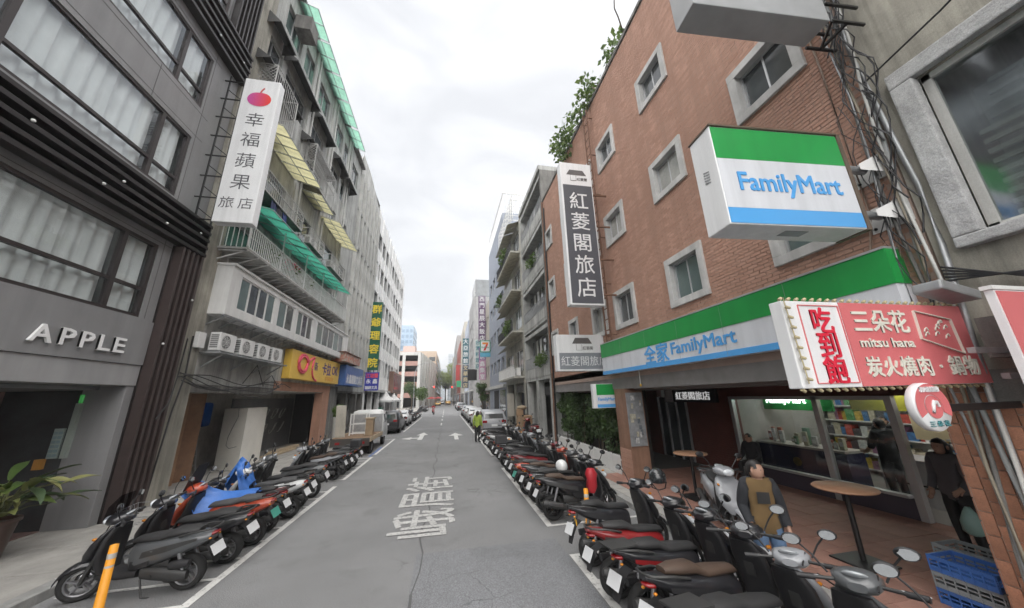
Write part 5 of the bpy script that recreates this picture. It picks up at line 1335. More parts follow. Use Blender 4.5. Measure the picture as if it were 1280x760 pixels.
t = tower('slender_tower', 'pale blue grey tiled tower with a white roof screen on the right', 30, 41.5, XR, 21.0, M_bluegrey, step=2.6, win=(1.7, 1.3))
mb = MB()
for q in range(24): mb.box(XR+.1, XR+.16, 30.2+q*.48, 30.26+q*.48, 21.0, 23.5)
for q in range(10): mb.box(XR+.1+q*.4, XR+.16+q*.4, 30.1, 30.16, 21.0, 23.5)
mb.box(XR+.08, XR+.18, 30.1, 41.4, 23.4, 23.5); mb.box(XR+.08, XR+4, 30.08, 30.18, 23.4, 23.5); mb.build('roof_screen', M_white, t)
tower('narrow_building', 'narrow pale building behind the purple hotel sign', 41.6, 53.8, XR, 15.0, M_cream)
FR = [('grey_slab', 'tall grey slab with a glazed roof room far on the right', 66.6, 80, 5.2, 23, M_grw), ('blue_building', 'blue tiled building far on the right', 80.2, 95, 5.0, 21, M_palebl), ('cream_tower', 'cream tower beyond the blue building', 95.2, 118, 4.8, 24, M_cream),
      ('red_brown_building', 'red brown building far down the right side', 118.4, 150, 4.5, 22, M_redw), ('grey_office', 'grey office block near the end of the right side', 150.5, 200, 4.2, 30, M_grw), ('pale_office', 'pale office block at the far end of the right side', 201, 290, 3.6, 26, M_cream)]
for n, lb, a, b, x, z, m in FR: tower(n, lb, a, b, x, z, m, storey=3.6, win=(2.2, 1.8), step=3.6, base=4.6)
t = thing('roof_glasshouse', 'glass roof room with a mast on the tall grey slab', 'roof room', (8, 70, 23)); B(5.6, 10, 67, 76, 23, 27).build('glazing', M_gblue, t)
mb = MB(); 
for q in range(5): mb.box(5.55, 5.65, 67+q*2.2, 67.1+q*2.2, 23, 27.1)
mb.tube([(6, 67.4, 23), (6, 67.4, 32)], .1, 6); mb.build('frame', M_white, t)
# cross-street and far left
def garage():
    t = thing('parking_garage', 'open sided parking garage with pink parapets across the junction', 'building', (-20, 97, 0)); y = 97.5; pm = mat('parapet_pink', (.40, .235, .20), rough=.8, var=.1)
    gw = mat('garage_white', (.55, .55, .53), rough=.85, var=.08)
    for j in range(6): B(-32, -7.6, y+.4, 122, j*2.9-.01 if j else 0, j*2.9+.35).build('deck', M_conc_d, t)
    for j in range(1, 5): B(-32, -7.6, y, y+.3, j*2.9, j*2.9+1.25).build('parapet', pm, t)
    B(-32, -7.3, y-.2, 122, 14.5, 15.4).build('roof_edge', gw, t); 
    for x in (-31, -24, -16.6, -12.3, -8.1): B(x, x+.8, y-.25, y+.5, 0, 14.5).build('column', gw, t)
    sw = lambda a, b, n, m, th: MB().add([p_ for q_ in (a, b) for p_ in ((-7.3+3.2*q_, y+.5+38*q_, 0), (-7.3+3.2*q_+th, y+.5+38*q_, 0), (-7.3+3.2*q_+th, y+.5+38*q_, 15.4), (-7.3+3.2*q_, y+.5+38*q_, 15.4))], [(0, 1, 5, 4), (1, 2, 6, 5), (2, 3, 7, 6), (3, 0, 4, 7), (0, 1, 2, 3), (4, 5, 6, 7)]).build(n, m, t)
    sw(0, 1, 'side_wall', gw, -.6); B(-32, -8, 108, 108.3, 0, 14.5).build('inner_wall', M_dark, t)
    for q in range(6): sw(.06+q*.16, .10+q*.16, 'side_rib', M_conc_l, .25)
    B(-13, -9.5, 103, 108, 15.4, 18.0).build('stair_hut', mat('hut_pale_pink', (.50, .38, .34)), t)
garage()
def ftower(name, lb, x0, x1, y0, y1, zt, m, mg, nz, nx):
    t = thing(name, lb, 'building', ((x0+x1)/2, y0, 0)); B(x0, x1, y0, y1, 0, zt).build('body', m, t); k = None
    w = (x1-x0)/nx; h = (zt-6)/nz
    for i in range(nx):
        for j in range(nz):
            if k is None: k = B(x0+w*.15, x0+w*.85, y0-.15, y0-.02, 5, 5+h*.55).build('window', mg, t)
            else: inst(k, t, (i*w, 0, j*h))
    k = None; d = (y1-y0)/max(2, int((y1-y0)/5)); sx = x1 if x1 < 0 else x0-.15
    for i in range(int((y1-y0)/d)):
        for j in range(nz):
            if k is None: k = B(sx+.02, sx+.13, y0+d*.2, y0+d*.8, 5, 5+h*.5).build('window', mg, t)
            else: inst(k, t, (0, i*d, j*h))
ftower('blue_tower', 'pale blue glazed tower rising behind the parking garage', -30, -20.5, 205, 230, 46, mat('tower_blue', (.33, .44, .56), rough=.4), mat('tower_glass', (.20, .30, .42), rough=.1), 12, 4)
ftower('blue_tower_annex', 'lower pale blue annex beside the blue tower', -35, -28.5, 200, 212, 38, MATS['tower_blue'], MATS['tower_glass'], 10, 3)
ftower('orange_block', 'orange brown block beyond the parking garage', -24, -4.2, 137, 178, 21, mat('orange_tile', (.50, .40, .31)), M_gdark, 5, 6)
ftower('far_left_block', 'pale block further along the left side', -26, -4.4, 180, 300, 24, M_cream, M_gdark, 6, 6)
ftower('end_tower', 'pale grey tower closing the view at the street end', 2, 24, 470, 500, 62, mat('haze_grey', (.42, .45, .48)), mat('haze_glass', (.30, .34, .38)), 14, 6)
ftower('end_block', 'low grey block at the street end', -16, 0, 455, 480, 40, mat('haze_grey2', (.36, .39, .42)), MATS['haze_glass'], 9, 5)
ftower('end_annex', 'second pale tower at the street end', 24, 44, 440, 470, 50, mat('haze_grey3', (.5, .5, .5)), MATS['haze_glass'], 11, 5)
def tree(x, y, h, r, lb, sd, m, n=1500, ls=.5):
    t = thing('street_tree', lb, 'tree', (x, y, 0)); R = random.Random(sd); mb = MB(); mb.tube([(x, y, 0), (x+.1, y, h*.35), (x, y+.1, h*.6)], [.22*h/8, .17*h/8, .1*h/8], 8); bl = []
    for i in range(12):
        a = R.random()*6.3; q = (x+r*.6*math.cos(a)*R.random()**.5, y+r*.6*math.sin(a)*R.random()**.5, h*.5+R.random()*h*.42); bl.append((*q, r*.42, r*.42, r*.34)); mb.tube([(x, y, h*.4), (x+(q[0]-x)*.5, y+(q[1]-y)*.5, h*.5), q], [.1*h/8, .06*h/8, .02], 5)
    mb.build('trunk', M_bark, t); leafmesh('crown', m, t, bl, n, ls, sd)
M_leaf4 = leafmat('leaf_yellowgreen', (.30, .37, .09))
tree(-.5, 232, 21, 6.0, 'broad green tree on the left at the street end', 1, M_leaf4, 2200, 1.1); tree(5.0, 222, 24, 6.5, 'broad green tree on the right at the street end', 2, M_leaf4, 2200, 1.1)
tree(-8.2, 86, 6.5, 2.4, 'small street tree before the parking garage, left one', 3, M_leaf, 1300, .4); tree(-6.6, 94, 5.5, 2.0, 'small street tree before the parking garage, right one', 4, M_leaf3, 1200, .4)
tree(4.6, 44.5, 4.4, 1.0, 'slim tree on the right pavement under the purple sign', 5, M_leaf, 900, .22)
# blade signs along the right side
def blade(lb, y, x0, x1, z0, z1, m, chars, ml, wall=XR, em=None, name='blade_sign'):
    t = thing(name, lb, 'sign', ((x0+x1)/2, y, z0), 0); B(x0, x1, y, y+.3, z0, z1).build('lightbox', m, t, bevel=.02); n = max(1, len(chars)); st = (z1-z0)/n; e = em or min(st*.85, (x1-x0)*.85); mb = MB()
    for i, ch in enumerate(chars): txt(mb, ch, ((x0+x1)/2, y-.006, z1-st*(i+.5)), (1, 0, 0), (0, 0, 1), em=e, bold=.015)
    if chars: mb.build('lettering', ml, t)
    b = MB()
    for q in range(3): z = z0+(z1-z0)*(q+.5)/3; b.bar((x1, y+.15, z), (wall+.02, y+.15, z), .07)
    b.build('bracket', M_steel, t); return t
pur = mat('sign_purple', (.13, .07, .15), rough=.4, var=.08)
blade('tall purple hotel sign with white characters on the right', 45, 4.22, 5.2, 9.9, 16.5, pur, '西門星辰大飯店', M_white_s)
blade('pink and white box sign under the purple hotel sign', 45.1, 4.3, 5.2, 4.7, 7.3, mat('sign_pink', (.55, .30, .45), rough=.4), '鑫集室', M_white_s); blade('plain purple panel between the hotel sign and the pink one', 45.2, 4.3, 5.2, 7.35, 9.1, mat('sign_purple2', (.25, .10, .30), rough=.4), '旅店', M_white_s)
blade('pale vertical sign with teal characters beyond the purple sign', 51, 4.25, 5.1, 6.6, 11.2, mat('sign_pale', (.55, .62, .62), rough=.4), '台灣料理店', mat('letter_teal2', (.05, .22, .28)), 5.3)
blade('dark teal vertical sign far on the right, upper of two', 72, 3.3, 4.6, 9.4, 15.0, mat('sign_teal', (.03, .12, .15), rough=.4), '大亞旅館', M_white_s, 5.2); blade('dark blue vertical sign far on the right, lower of two', 72, 3.3, 4.6, 4.4, 9.2, mat('sign_dblue', (.04, .06, .10), rough=.4), '文華商店', mat('letter_gold', (.6, .5, .3)), 5.2)
blade('green square sign far down the right side', 100, 2.9, 4.2, 5.5, 7.3, mat('sign_green2', (.03, .30, .15), rough=.4), '', M_white_s, 4.8); blade('red vertical sign far down the right side', 112, 3.0, 4.2, 6, 13, mat('sign_red2', (.45, .05, .05), rough=.4), '', M_white_s, 4.8)
blade('black square sign with a white emblem on the right', 52, 3.2, 4.6, 5.0, 6.7, M_black, '', M_white_s)
def seven():
    t = thing('convenience_sign', 'white and green lightbox sign with a striped seven on arms', 'sign', (4.5, 40, 7.6)); y = 40.0; x0, x1, z0, z1 = 3.93, 5.2, 7.75, 9.2
    B(x0, x1, y, y+.3, z0, z1).build('lightbox', mat('seven_green', (.01, .27, .14), rough=.35), t, bevel=.02); B(x0+.1, x1-.1, y-.008, y-.001, z0+.1, z1-.1).build('white_face', M_white_s, t); cx = (x0+x1)/2
    MB().box(cx-.36, cx+.36, y-.016, y-.01, 8.72, 8.95).build('seven_bar', mat('seven_orange', (.75, .25, .02)), t)
    MB().add([(cx+.10, y-.016, 8.72), (cx+.36, y-.016, 8.72), (cx+.02, y-.016, 7.95), (cx-.24, y-.016, 7.95)], [(0, 1, 2, 3)]).build('seven_leg', mat('seven_red', (.65, .03, .03)), t)
    txt(MB(), 'ELEVEn', (cx, y-.014, 8.35), (1, 0, 0), (0, 0, 1), w=.9, h=.17, bold=.018).build('lettering', MATS['seven_green'], t)
    B(x0, x1, y+.02, y+.28, 7.2, 7.7).build('sub_box', mat('seven_blue', (.12, .4, .55)), t)
    mb = MB(); mb.bar((x1, y+.15, 8.9), (XR+.05, y+.15, 8.9), .08); mb.bar((x1, y+.15, 8.0), (XR+.05, y+.15, 8.0), .08); mb.build('arm', M_blackm, t)
seven()
blade('small pale sign board on the cream building pier', 26.2, 4.72, 5.25, 1.0, 2.7, M_cream, '', M_black, XR, .4)
# ------------------------------------------------------------------ scooters
M_tyre = mat('tyre_rubber', (.018, .018, .018), rough=.85, var=.2, bump=.3, bs=80); M_rim = mat('rim_alloy', (.25, .25, .26), rough=.4, metal=.7); M_rimd = mat('rim_dark', (.03, .03, .032), rough=.4, metal=.4)
M_seat = mat('seat_vinyl', (.025, .025, .026), rough=.6, bump=.15, bs=120, var=.15); M_engine = mat('engine_cast', (.06, .06, .06), rough=.55, metal=.5, var=.2); M_chrome = mat('chrome', (.6, .6, .62), rough=.18, metal=1)
M_red_l = mat('tail_lens', (.26, .01, .013), rough=.15, spec=.7); M_amb = mat('amber_lens', (.6, .22, .02), rough=.2); M_lens = mat('headlight_lens', (.62, .65, .68), rough=.08, spec=.8); M_mirror = mat('mirror_glass', (.75, .78, .8), rough=.03, metal=1)
M_plate = mat('plate_white', (.62, .63, .64), rough=.5, var=.06); M_plate_g = mat('plate_green', (.06, .28, .22), rough=.5)
PAINT = {k: mat('paint_'+k, c, rough=.28, var=.05, coat=.5, spec=.5) for k, c in dict(black=(.020, .020, .023), red=(.22, .016, .018), orange=(.42, .07, .035), white=(.62, .63, .63), silver=(.30, .31, .33), grey=(.085, .09, .095), navy=(.02, .03, .07), darkred=(.13, .010, .014), blue=(.04, .10, .25)).items()}
def ring(x, zc, hw, hh, n=12, p=2.6, yc=0., tilt=0.):
    r = []
    for k in range(n):
        a = 2*PI*(k+.5)/n; c, s = math.cos(a), math.sin(a); y = hw*abs(c)**(2/p)*(1 if c > 0 else -1); z = hh*abs(s)**(2/p)*(1 if s > 0 else -1)
        r.append((x+z*math.sin(tilt), yc+y, zc+z*math.cos(tilt)))
    return r
def wheel(t, x, r, w, spokes, m, sub=True):
    rim = MB(); rim.lathe([(r*.66, -w*.42), (r*.70, -w*.40), (r*.62, -w*.1), (r*.62, w*.1), (r*.70, w*.40), (r*.66, w*.42), (r*.60, w*.2), (r*.60, -w*.2), (r*.66, -w*.42)], (x, 0, r), 'y', 20, False)
    rim.lathe([(0, -w*.5), (r*.16, -w*.5), (r*.2, -w*.3), (r*.2, w*.3), (r*.16, w*.5), (0, w*.5)], (x, 0, r), 'y', 12)
    for k in range(spokes):
        a = 2*PI*k/spokes+.3
        for s in (-.28, .28): rim.bar((x+r*.15*math.cos(a), s*w, r+r*.15*math.sin(a)), (x+r*.64*math.cos(a+s*.3), s*w*.8, r+r*.64*math.sin(a+s*.3)), .022, .018)
    o = rim.build('wheel', m, t, local=True); OFF[o] = Vector((0, 0, 0))
    ty = MB().lathe([(r*.70, -w*.40), (r*.80, -w*.55), (r*.93, -w*.48), (r*.99, -w*.2), (r, 0), (r*.99, w*.2), (r*.93, w*.48), (r*.80, w*.55), (r*.70, w*.40)], (x, 0, r), 'y', 24, False).build('tyre', M_tyre, o, local=True)
    return o
def make_scooter(style):
    t = thing('scooter', 'scooter', 'scooter', (0, 0, 0)); LB = lambda mb, n, m, **k: mb.build(n, m, t, local=True, **k)
    sport = style == 'sport'; pb = PAINT['black']; rr = .235
    wheel(t, -.63, rr, .115, 5, M_rim if not sport else M_rimd); fw = wheel(t, .67, rr, .10, 5, M_rim if not sport else M_rimd)
    MB().lathe([(.06, -.062), (.105, -.064), (.105, -.070), (.06, -.068)], (.67, 0, rr), 'y', 18, False).build('brake_disc', M_chrome, fw, local=True)
    LB(MB().tube([(.67, .075, rr), (.60, .075, .45), (.53, .06, .62)], [.022, .026, .028], 8), 'fork_leg', M_engine); LB(MB().tube([(.67, -.075, rr), (.60, -.075, .45), (.53, -.06, .62)], [.022, .026, .028], 8), 'fork_leg', M_engine)
    # front mudguard hugging the wheel
    mg = []
    for k in range(9):
        a = math.radians(18+k*17); R0 = rr+.035; mg.append([(.67+R0*math.cos(a)*.98, y, rr+R0*math.sin(a)+dz) for y, dz in ((-.075, -.05), (-.068, -.012), (-.03, .006), (.03, .006), (.068, -.012), (.075, -.05))])
    LB(MB().loft(mg, False, False), 'front_mudguard', pb)
    # front shield: nose, swept apron
    if sport: sec = [(.72, .47, .045, .05), (.70, .54, .12, .085), (.63, .63, .185, .13), (.55, .74, .205, .14), (.47, .86, .19, .10), (.40, .95, .12, .05)]
    else: sec = [(.70, .42, .06, .05), (.68, .52, .15, .10), (.62, .64, .20, .13), (.56, .76, .20, .12), (.49, .87, .17, .09), (.43, .95, .10, .05)]
    rings = [ring(0, 0, w, d, 14, 2.4) for x, z, w, d in sec]
    rg = []
    for (x, z, w, d), r in zip(sec, rings): rg.append([(x-.06+p[2]*.8, p[1], z-p[2]*.35) for p in r])
    LB(MB().loft(rg, True), 'front_shield', pb)
    ls = [ring(0, 0, w, .045, 12, 3) for w in (.15, .19, .20, .19, .13)]; zz = (.34, .48, .62, .78, .92); xx = (.42, .44, .43, .39, .34)
    LB(MB().loft([[(x+p[2], p[1], z) for p in r] for r, z, x in zip(ls, zz, xx)], True), 'leg_shield', M_black)
    # footboard and belly
    LB(MB().loft([ring(.50, .30, .10, .045), ring(.42, .30, .155, .05), ring(.18, .29, .165, .055), ring(-.06, .31, .155, .065)]), 'footboard', M_black)
    # rear body
    if sport: bd = [(.10, .50, .09, .16), (-.02, .52, .14, .19), (-.25, .58, .175, .16), (-.52, .66, .175, .115), (-.78, .74, .13, .07), (-.98, .81, .05, .03)]
    else: bd = [(.10, .49, .10, .17), (-.02, .51, .15, .20), (-.25, .56, .19, .18), (-.52, .62, .195, .145), (-.78, .68, .155, .10), (-.93, .71, .08, .055)]
    LB(MB().loft([ring(x, z, w, h, 14, 2.5) for x, z, w, h in bd]), 'rear_body', pb)
    # side accent panel
    for s in (-1, 1):
        LB(MB().add([(-.10, s*.178, .52), (-.45, s*.203, .60), (-.80, s*.158, .70), (-.80, s*.158, .735), (-.45, s*.200, .68), (-.12, s*.170, .60)], [(0, 1, 4, 5), (1, 2, 3, 4)]), 'side_trim', M_engine)
    # seat with a step for the pillion
    se = [(.13, .69, .06, .025), (.08, .715, .10, .045), (-.12, .735, .135, .05), (-.30, .745, .15, .05), (-.42, .785, .15, .06), (-.62, .80, .135, .055), (-.76, .805, .08, .035)]
    LB(MB().loft([ring(x, z+(.02 if sport and x < -.4 else 0), w*(.80 if sport else .9), h*.9, 12, 2.6) for x, z, w, h in se]), 'seat', M_seat)
    LB(MB().tube([(-.55, .14, .76), (-.75, .16, .81), (-.95, .12, .83), (-.98, 0, .83), (-.95, -.12, .83), (-.75, -.16, .81), (-.55, -.14, .76)], .014, 7), 'grab_rail', M_engine)
    # handlebar cowl, bar, controls
    LB(MB().loft([ring(.56, .99, .06, .03, 12), ring(.50, 1.0, .135, .065, 12), ring(.40, 1.01, .16, .075, 12), ring(.31, 1.0, .13, .06, 12), ring(.27, .99, .06, .03, 12)]), 'handlebar_cowl', pb)
    LB(MB().ell((.335, 0, 1.055), (.075, .085, .022), 14, 6, Matrix.Rotation(.45, 3, 'Y')), 'speedometer', mat('dial_glass', (.30, .32, .34), rough=.05, spec=1., coat=1.))
    LB(MB().tube([(.28, -.37, 1.0), (.31, -.26, 1.0), (.36, -.1, 1.0), (.36, .1, 1.0), (.31, .26, 1.0), (.28, .37, 1.0)], .014, 7), 'handlebar', M_engine)
    for s in (-1, 1):
        LB(MB().tube([(.305, s*.255, 1.0), (.28, s*.37, 1.0)], .022, 8), 'grip', M_black); LB(MB().tube([(.35, s*.20, 1.0), (.37, s*.30, .995), (.35, s*.38, .99)], .008, 5), 'brake_lever', M_chrome)
        LB(MB().tube([(.37, s*.17, 1.03), (.38, s*.24, 1.14), (.36, s*.31, 1.22)], .008, 6), 'mirror_stalk', M_black)
        mh = MB(); mh.ell((.345, s*.345, 1.245), (.022, .072, .046), 12, 7); mo = LB(mh, 'mirror', M_black)
        mg2 = MB(); mg2.add([(.3215, s*.345+.06*math.cos(2*PI*k/12), 1.245+.037*math.sin(2*PI*k/12)) for k in range(12)], [tuple(range(12))]); mg2.build('mirror_glass', M_mirror, mo, local=True)
        LB(MB().ell((.53, s*.15, .80 if not sport else .86), (.035, .02, .02), 8, 5), 'indicator', M_amb); LB(MB().ell((-.93, s*.085, .69), (.02, .02, .013), 8, 5), 'indicator', M_amb)
    # headlight
    LB(MB().ell((.60, 0, .80 if not sport else .76), (.06, .12, .06), 12, 7), 'headlight', M_lens) if sport else LB(MB().ell((.535, 0, 1.0), (.045, .095, .055), 12, 7), 'headlight', M_lens)
    # tail: lamp, rear fender, plate
    LB(MB().loft([ring(-.90, .735, .075, .026, 10), ring(-.965, .745, .065, .02, 10), ring(-.985, .748, .03, .01, 10)]), 'tail_light', M_red_l)
    LB(MB().loft([[(x, y*w, z) for y in (-1, -.4, .4, 1)] for x, z, w in ((-.80, .62, .08), (-.90, .57, .085), (-.97, .46, .085), (-1.01, .34, .06))], False, False), 'rear_mudguard', M_black)
    LB(MB().obox((-1.0, 0, .53), (.006, .23, .15), Matrix.Rotation(math.radians(28), 3, 'Y')), 'number_plate', M_plate)
    for s in (-1, 1): LB(MB().tube([(-.28, s*.12, .30), (-.30, s*.21, .30)], .014, 6), 'foot_peg', M_engine); LB(MB().add([(.06, s*.118, .36), (-.22, s*.176, .42), (-.24, s*.183, .50), (.05, s*.130, .47)], [(0, 1, 2, 3)]), 'side_cover', M_black)
    LB(MB().loft([ring(-.50, .40, .045, .05, 10, yc=.15), ring(-.62, .41, .05, .06, 10, yc=.155), ring(-.75, .42, .04, .045, 10, yc=.15)]), 'air_box', M_black)
    LB(MB().tube([(.33, .2, .99), (.42, .13, .9), (.45, .05, .80)], .007, 5), 'brake_cable', M_black); LB(MB().tube([(.33, -.2, .99), (.46, -.16, 1.06), (.50, -.08, .98)], .007, 5), 'brake_cable', M_black)
    LB(MB().box(.36, .375, -.05, .05, .60, .72), 'bag_hook_plate', M_engine)
    # engine, belt case, muffler, shocks, stand
    LB(MB().loft([ring(-.14, .32, .05, .07, 10, yc=.13), ring(-.3, .31, .055, .085, 10, yc=.14), ring(-.6, .27, .05, .085, 10, yc=.14), ring(-.72, .25, .035, .06, 10, yc=.13)]), 'belt_case', M_engine)
    LB(MB().loft([ring(-.05, .33, .09, .09, 10), ring(-.25, .35, .11, .12, 10), ring(-.42, .38, .09, .09, 10)]), 'engine', M_engine)
    LB(MB().tube([(-.18, -.12, .24), (-.35, -.15, .22), (-.42, -.17, .25), (-.52, -.175, .28), (-.86, -.18, .36), (-.90, -.18, .37)], [.022, .025, .05, .062, .062, .04], 10), 'muffler', M_engine)
    LB(MB().loft([ring(-.50, .305, .012, .035, 8, yc=-.235), ring(-.65, .33, .014, .04, 8, yc=-.24), ring(-.80, .36, .010, .03, 8, yc=-.235)]), 'heat_shield', mat('heat_shield_metal', (.16, .16, .165), rough=.35, metal=.8))
    for s in (-1, 1): LB(MB().tube([(-.66, s*.13, .30), (-.55, s*.135, .62)], .026, 8), 'shock', M_rim)
    LB(MB().tube([(-.12, .13, .24), (-.20, .17, .03), (-.30, .17, .012)], .013, 6), 'stand', M_engine); LB(MB().tube([(-.12, -.13, .24), (-.20, -.17, .03), (-.30, -.17, .012)], .013, 6), 'stand', M_engine)
    return t
PROTO = {'sport': make_scooter('sport'), 'city': make_scooter('city')}; USED = set()
STEER = {'fork_leg', 'front_mudguard', 'handlebar', 'handlebar_cowl', 'grip', 'brake_lever', 'mirror', 'mirror_stalk', 'speedometer'}
SEATS = [M_seat, M_seat, M_seat, mat('seat_brown', (.07, .045, .032), rough=.6, var=.2), mat('seat_grey', (.06, .06, .062), rough=.65, var=.2)]
TRIMS = [M_engine, M_engine, mat('trim_silver', (.30, .30, .31), rough=.35, metal=.4), M_black]
VR = random.Random(77)
def scooter(style, loc, heading, paint, label, group, plate=None, lean=-.10, extras=(), accent=None, trim=None):
    t = copytree(PROTO[style]); st_ = VR.uniform(.1, .55); sc = VR.uniform(.95, 1.04); seat = VR.choice(SEATS); tm = PAINT[trim] if trim else VR.choice(TRIMS); nw = 0
    t.location = loc; t.rotation_euler = (lean, 0, heading); t.scale = (sc, sc*VR.uniform(.97, 1.05), sc*VR.uniform(.97, 1.04)); tag(t, label, 'scooter', group); OFF[t] = Vector(loc)
    turn = Matrix.Translation((.50, 0, 0)) @ Matrix.Rotation(st_, 4, 'Z') @ Matrix.Translation((-.50, 0, 0))
    for c in CH[t]:
        n = c.name.split('.')[0]
        if n == 'wheel': nw += 1
        if n in STEER or (n == 'wheel' and nw == 2) or (n == 'headlight' and style == 'city'): c.matrix_local = turn          # bars turned to one side on the stand
        if n in ('front_shield', 'front_mudguard', 'handlebar_cowl'): setmat(c, PAINT[paint])
        if n == 'rear_body': setmat(c, PAINT[accent or paint])
        if n == 'side_trim': setmat(c, tm)
        if n == 'seat': setmat(c, seat)
        if plate and n == 'number_plate': setmat(c, plate)
    if VR.random() < .45: MB().add([(-.52, s_*.198, .60) if False else (-.50+dx_, -.199 if style == 'city' else -.181, .60+dz_) for s_ in (1,) for dx_, dz_ in ((0, 0), (.12, -.012), (.12, .02), (0, .032))], [(0, 1, 2, 3)]).build('sticker', M_white_s, t, local=True)
    if 'screen' in extras: MB().loft([[(.48, y, 1.04) for y in (-.15, -.05, .05, .15)], [(.42, y, 1.22) for y in (-.17, -.06, .06, .17)], [(.34, y, 1.36) for y in (-.10, -.03, .03, .10)]], False, False).build('windscreen', glassmat('tinted_screen', (.25, .26, .28), .1), t, local=True)
    if 'dark_screen' in extras: MB().loft([[(.50, y, 1.0) for y in (-.17, -.06, .06, .17)], [(.42, y, 1.2) for y in (-.18, -.06, .06, .18)], [(.33, y, 1.42) for y in (-.12, -.04, .04, .12)]], False, False).build('windscreen', M_black, t, local=True)
    if 'rack' in extras: MB().box(-1.06, -.72, -.14, .14, .845, .86).build('rear_rack', M_engine, t, local=True)
    if 'box' in extras: MB().box(-1.12, -.76, -.19, .19, .86, 1.14).build('top_case', M_black, t, local=True, bevel=.04)
    if 'basket' in extras:
        mb = MB()
        for k in range(6):
            mb.box(.66, .92, -.16+k*.064-.003, -.16+k*.064+.003, .72, .726); mb.box(.917, .923, -.16+k*.064-.003, -.16+k*.064+.003, .72, .96)
        for z in (.73, .8, .88, .96): mb.box(.916, .924, -.165, .165, z, z+.006); mb.box(.66, .92, -.166, -.16, z, z+.006); mb.box(.66, .92, .16, .166, z, z+.006)
        mb.build('front_basket', M_steel, t, local=True)
    return t
GL = 'scooters parked in the left row'; GR = 'scooters parked in the right row'
H_L = PI*.985
LS = [('city', -4.18, 6.42, 'black', 'dark grey and black scooter nearest the orange post, rear facing the road', ('screen',), None, 'grey'),
      ('city', -4.12, 7.18, 'black', 'black scooter second from the orange post with a small front basket', ('basket',), None, None),
      ('city', -4.10, 7.86, 'orange', 'orange red scooter third in the left row with a tall dark windscreen', ('dark_screen',), M_plate_g, None),
      ('sport', -4.16, 8.52, 'black', 'black scooter fourth in the left row, half under a blue cover', (), None, 'darkred'),
      ('city', -4.05, 9.28, 'white', 'white scooter fifth in the left row under a blue cover', (), None, None),
      ('sport', -4.16, 10.05, 'black', 'black scooter just beyond the white one in the left row', (), None, None),
      ('city', -4.2, 10.85, 'grey', 'dark grey scooter seventh in the left row', (), None, None),
      ('sport', -4.22, 12.9, 'silver', 'silver scooter at the near end of the second left group', ('rack',), None, None),
      ('city', -4.2, 13.6, 'black', 'black scooter second in the second left group', (), None, None),
      ('sport', -4.18, 14.35, 'black', 'black scooter third in the second left group with a rear box', ('box',), None, None),
      ('city', -4.2, 15.1, 'grey', 'grey scooter last before the flatbed truck', (), None, None)]
for st, x, y, p, lb, ex, pl, ac in LS:
    scooter(st, (x, y, 0), H_L+random.uniform(-.05, .05), p, lb, GL, pl, random.uniform(-.12, -.06), ex, ac)
RS = [('sport', 1.75, 'black', 'black scooter at the lower edge, nearest the camera in the right row', (), None, None),
      ('city', 2.36, 'grey', 'dark grey scooter near the bottom edge with a silver instrument cowl', (), None, None),
      ('city', 2.92, 'silver', 'silver nosed scooter with big round mirrors at bottom right', ('rack',), None, None),
      ('sport', 3.42, 'black', 'black scooter directly in front of the man, fourth from the gap', (), None, None),
      ('sport', 4.0, 'black', 'black and red scooter third from the gap in the near right group', ('rack',), None, None),
      ('sport', 4.62, 'black', 'black scooter with a red tail, second from the gap in the near right group', (), None, 'red'),
      ('sport', 5.52, 'black', 'black scooter with a yellow tag at the gap in the right row', (), None, None),
      ('sport', 7.42, 'black', 'black sporty scooter first beyond the gap in the right row', (), None, None),
      ('city', 8.06, 'black', 'black scooter with a white helmet on its seat', (), None, None),
      ('sport', 8.75, 'grey', 'grey scooter next to the orange one in the right row', (), None, None),
      ('city', 9.35, 'orange', 'orange red scooter with a green plate in the right row', (), M_plate_g, None),
      ('sport', 10.2, 'darkred', 'dark red scooter beyond the orange one in the right row', (), None, None),
      ('city', 10.95, 'grey', 'grey scooter before the wide gap in the right row', (), None, None),
      ('sport', 12.0, 'black', 'black scooter with a rear box before the wide gap in the right row', ('box',), None, None),
      ('sport', 13.1, 'silver', 'silver scooter opposite the shrubs in the right row', (), None, None),
      ('city', 14.3, 'black', 'black scooter opposite the far shrub', (), None, None),
      ('sport', 15.6, 'silver', 'silver scooter beside the person in the yellow vest', (), None, 'white'),
      ('city', 16.6, 'grey', 'grey scooter two beyond the far shrub', (), None, None),
      ('sport', 17.8, 'black', 'black scooter before the silver car, near one', (), None, None),
      ('city', 19.0, 'white', 'white scooter before the silver car, far one', ('screen',), None, None)]
RS = [(st, 2.27+.63*math.cos(.2), y+.63*math.sin(.09), p, lb, ex, pl, ac, .09) for st, y, p, lb, ex, pl, ac in RS]
for st, x, y, p, lb, ex, pl, ac, hd in RS:
    scooter(st, (x+random.uniform(-.06, .05), y, 0), hd+random.uniform(-.08, .08), p, lb, GR, pl, random.uniform(-.13, -.05), ex, ac, 'red' if 'black and red' in lb else None)
scooter('city', (4.95, 5.9, .127), math.radians(-118), 'silver', 'silver grey scooter parked on the tiled arcade floor behind the man', 'scooters on the pavement', None, -.08)
scooter('city', (4.8, 19.2, .127), math.radians(100), 'red', 'red scooter parked on the right pavement by the steps', 'scooters on the pavement', None, -.08)
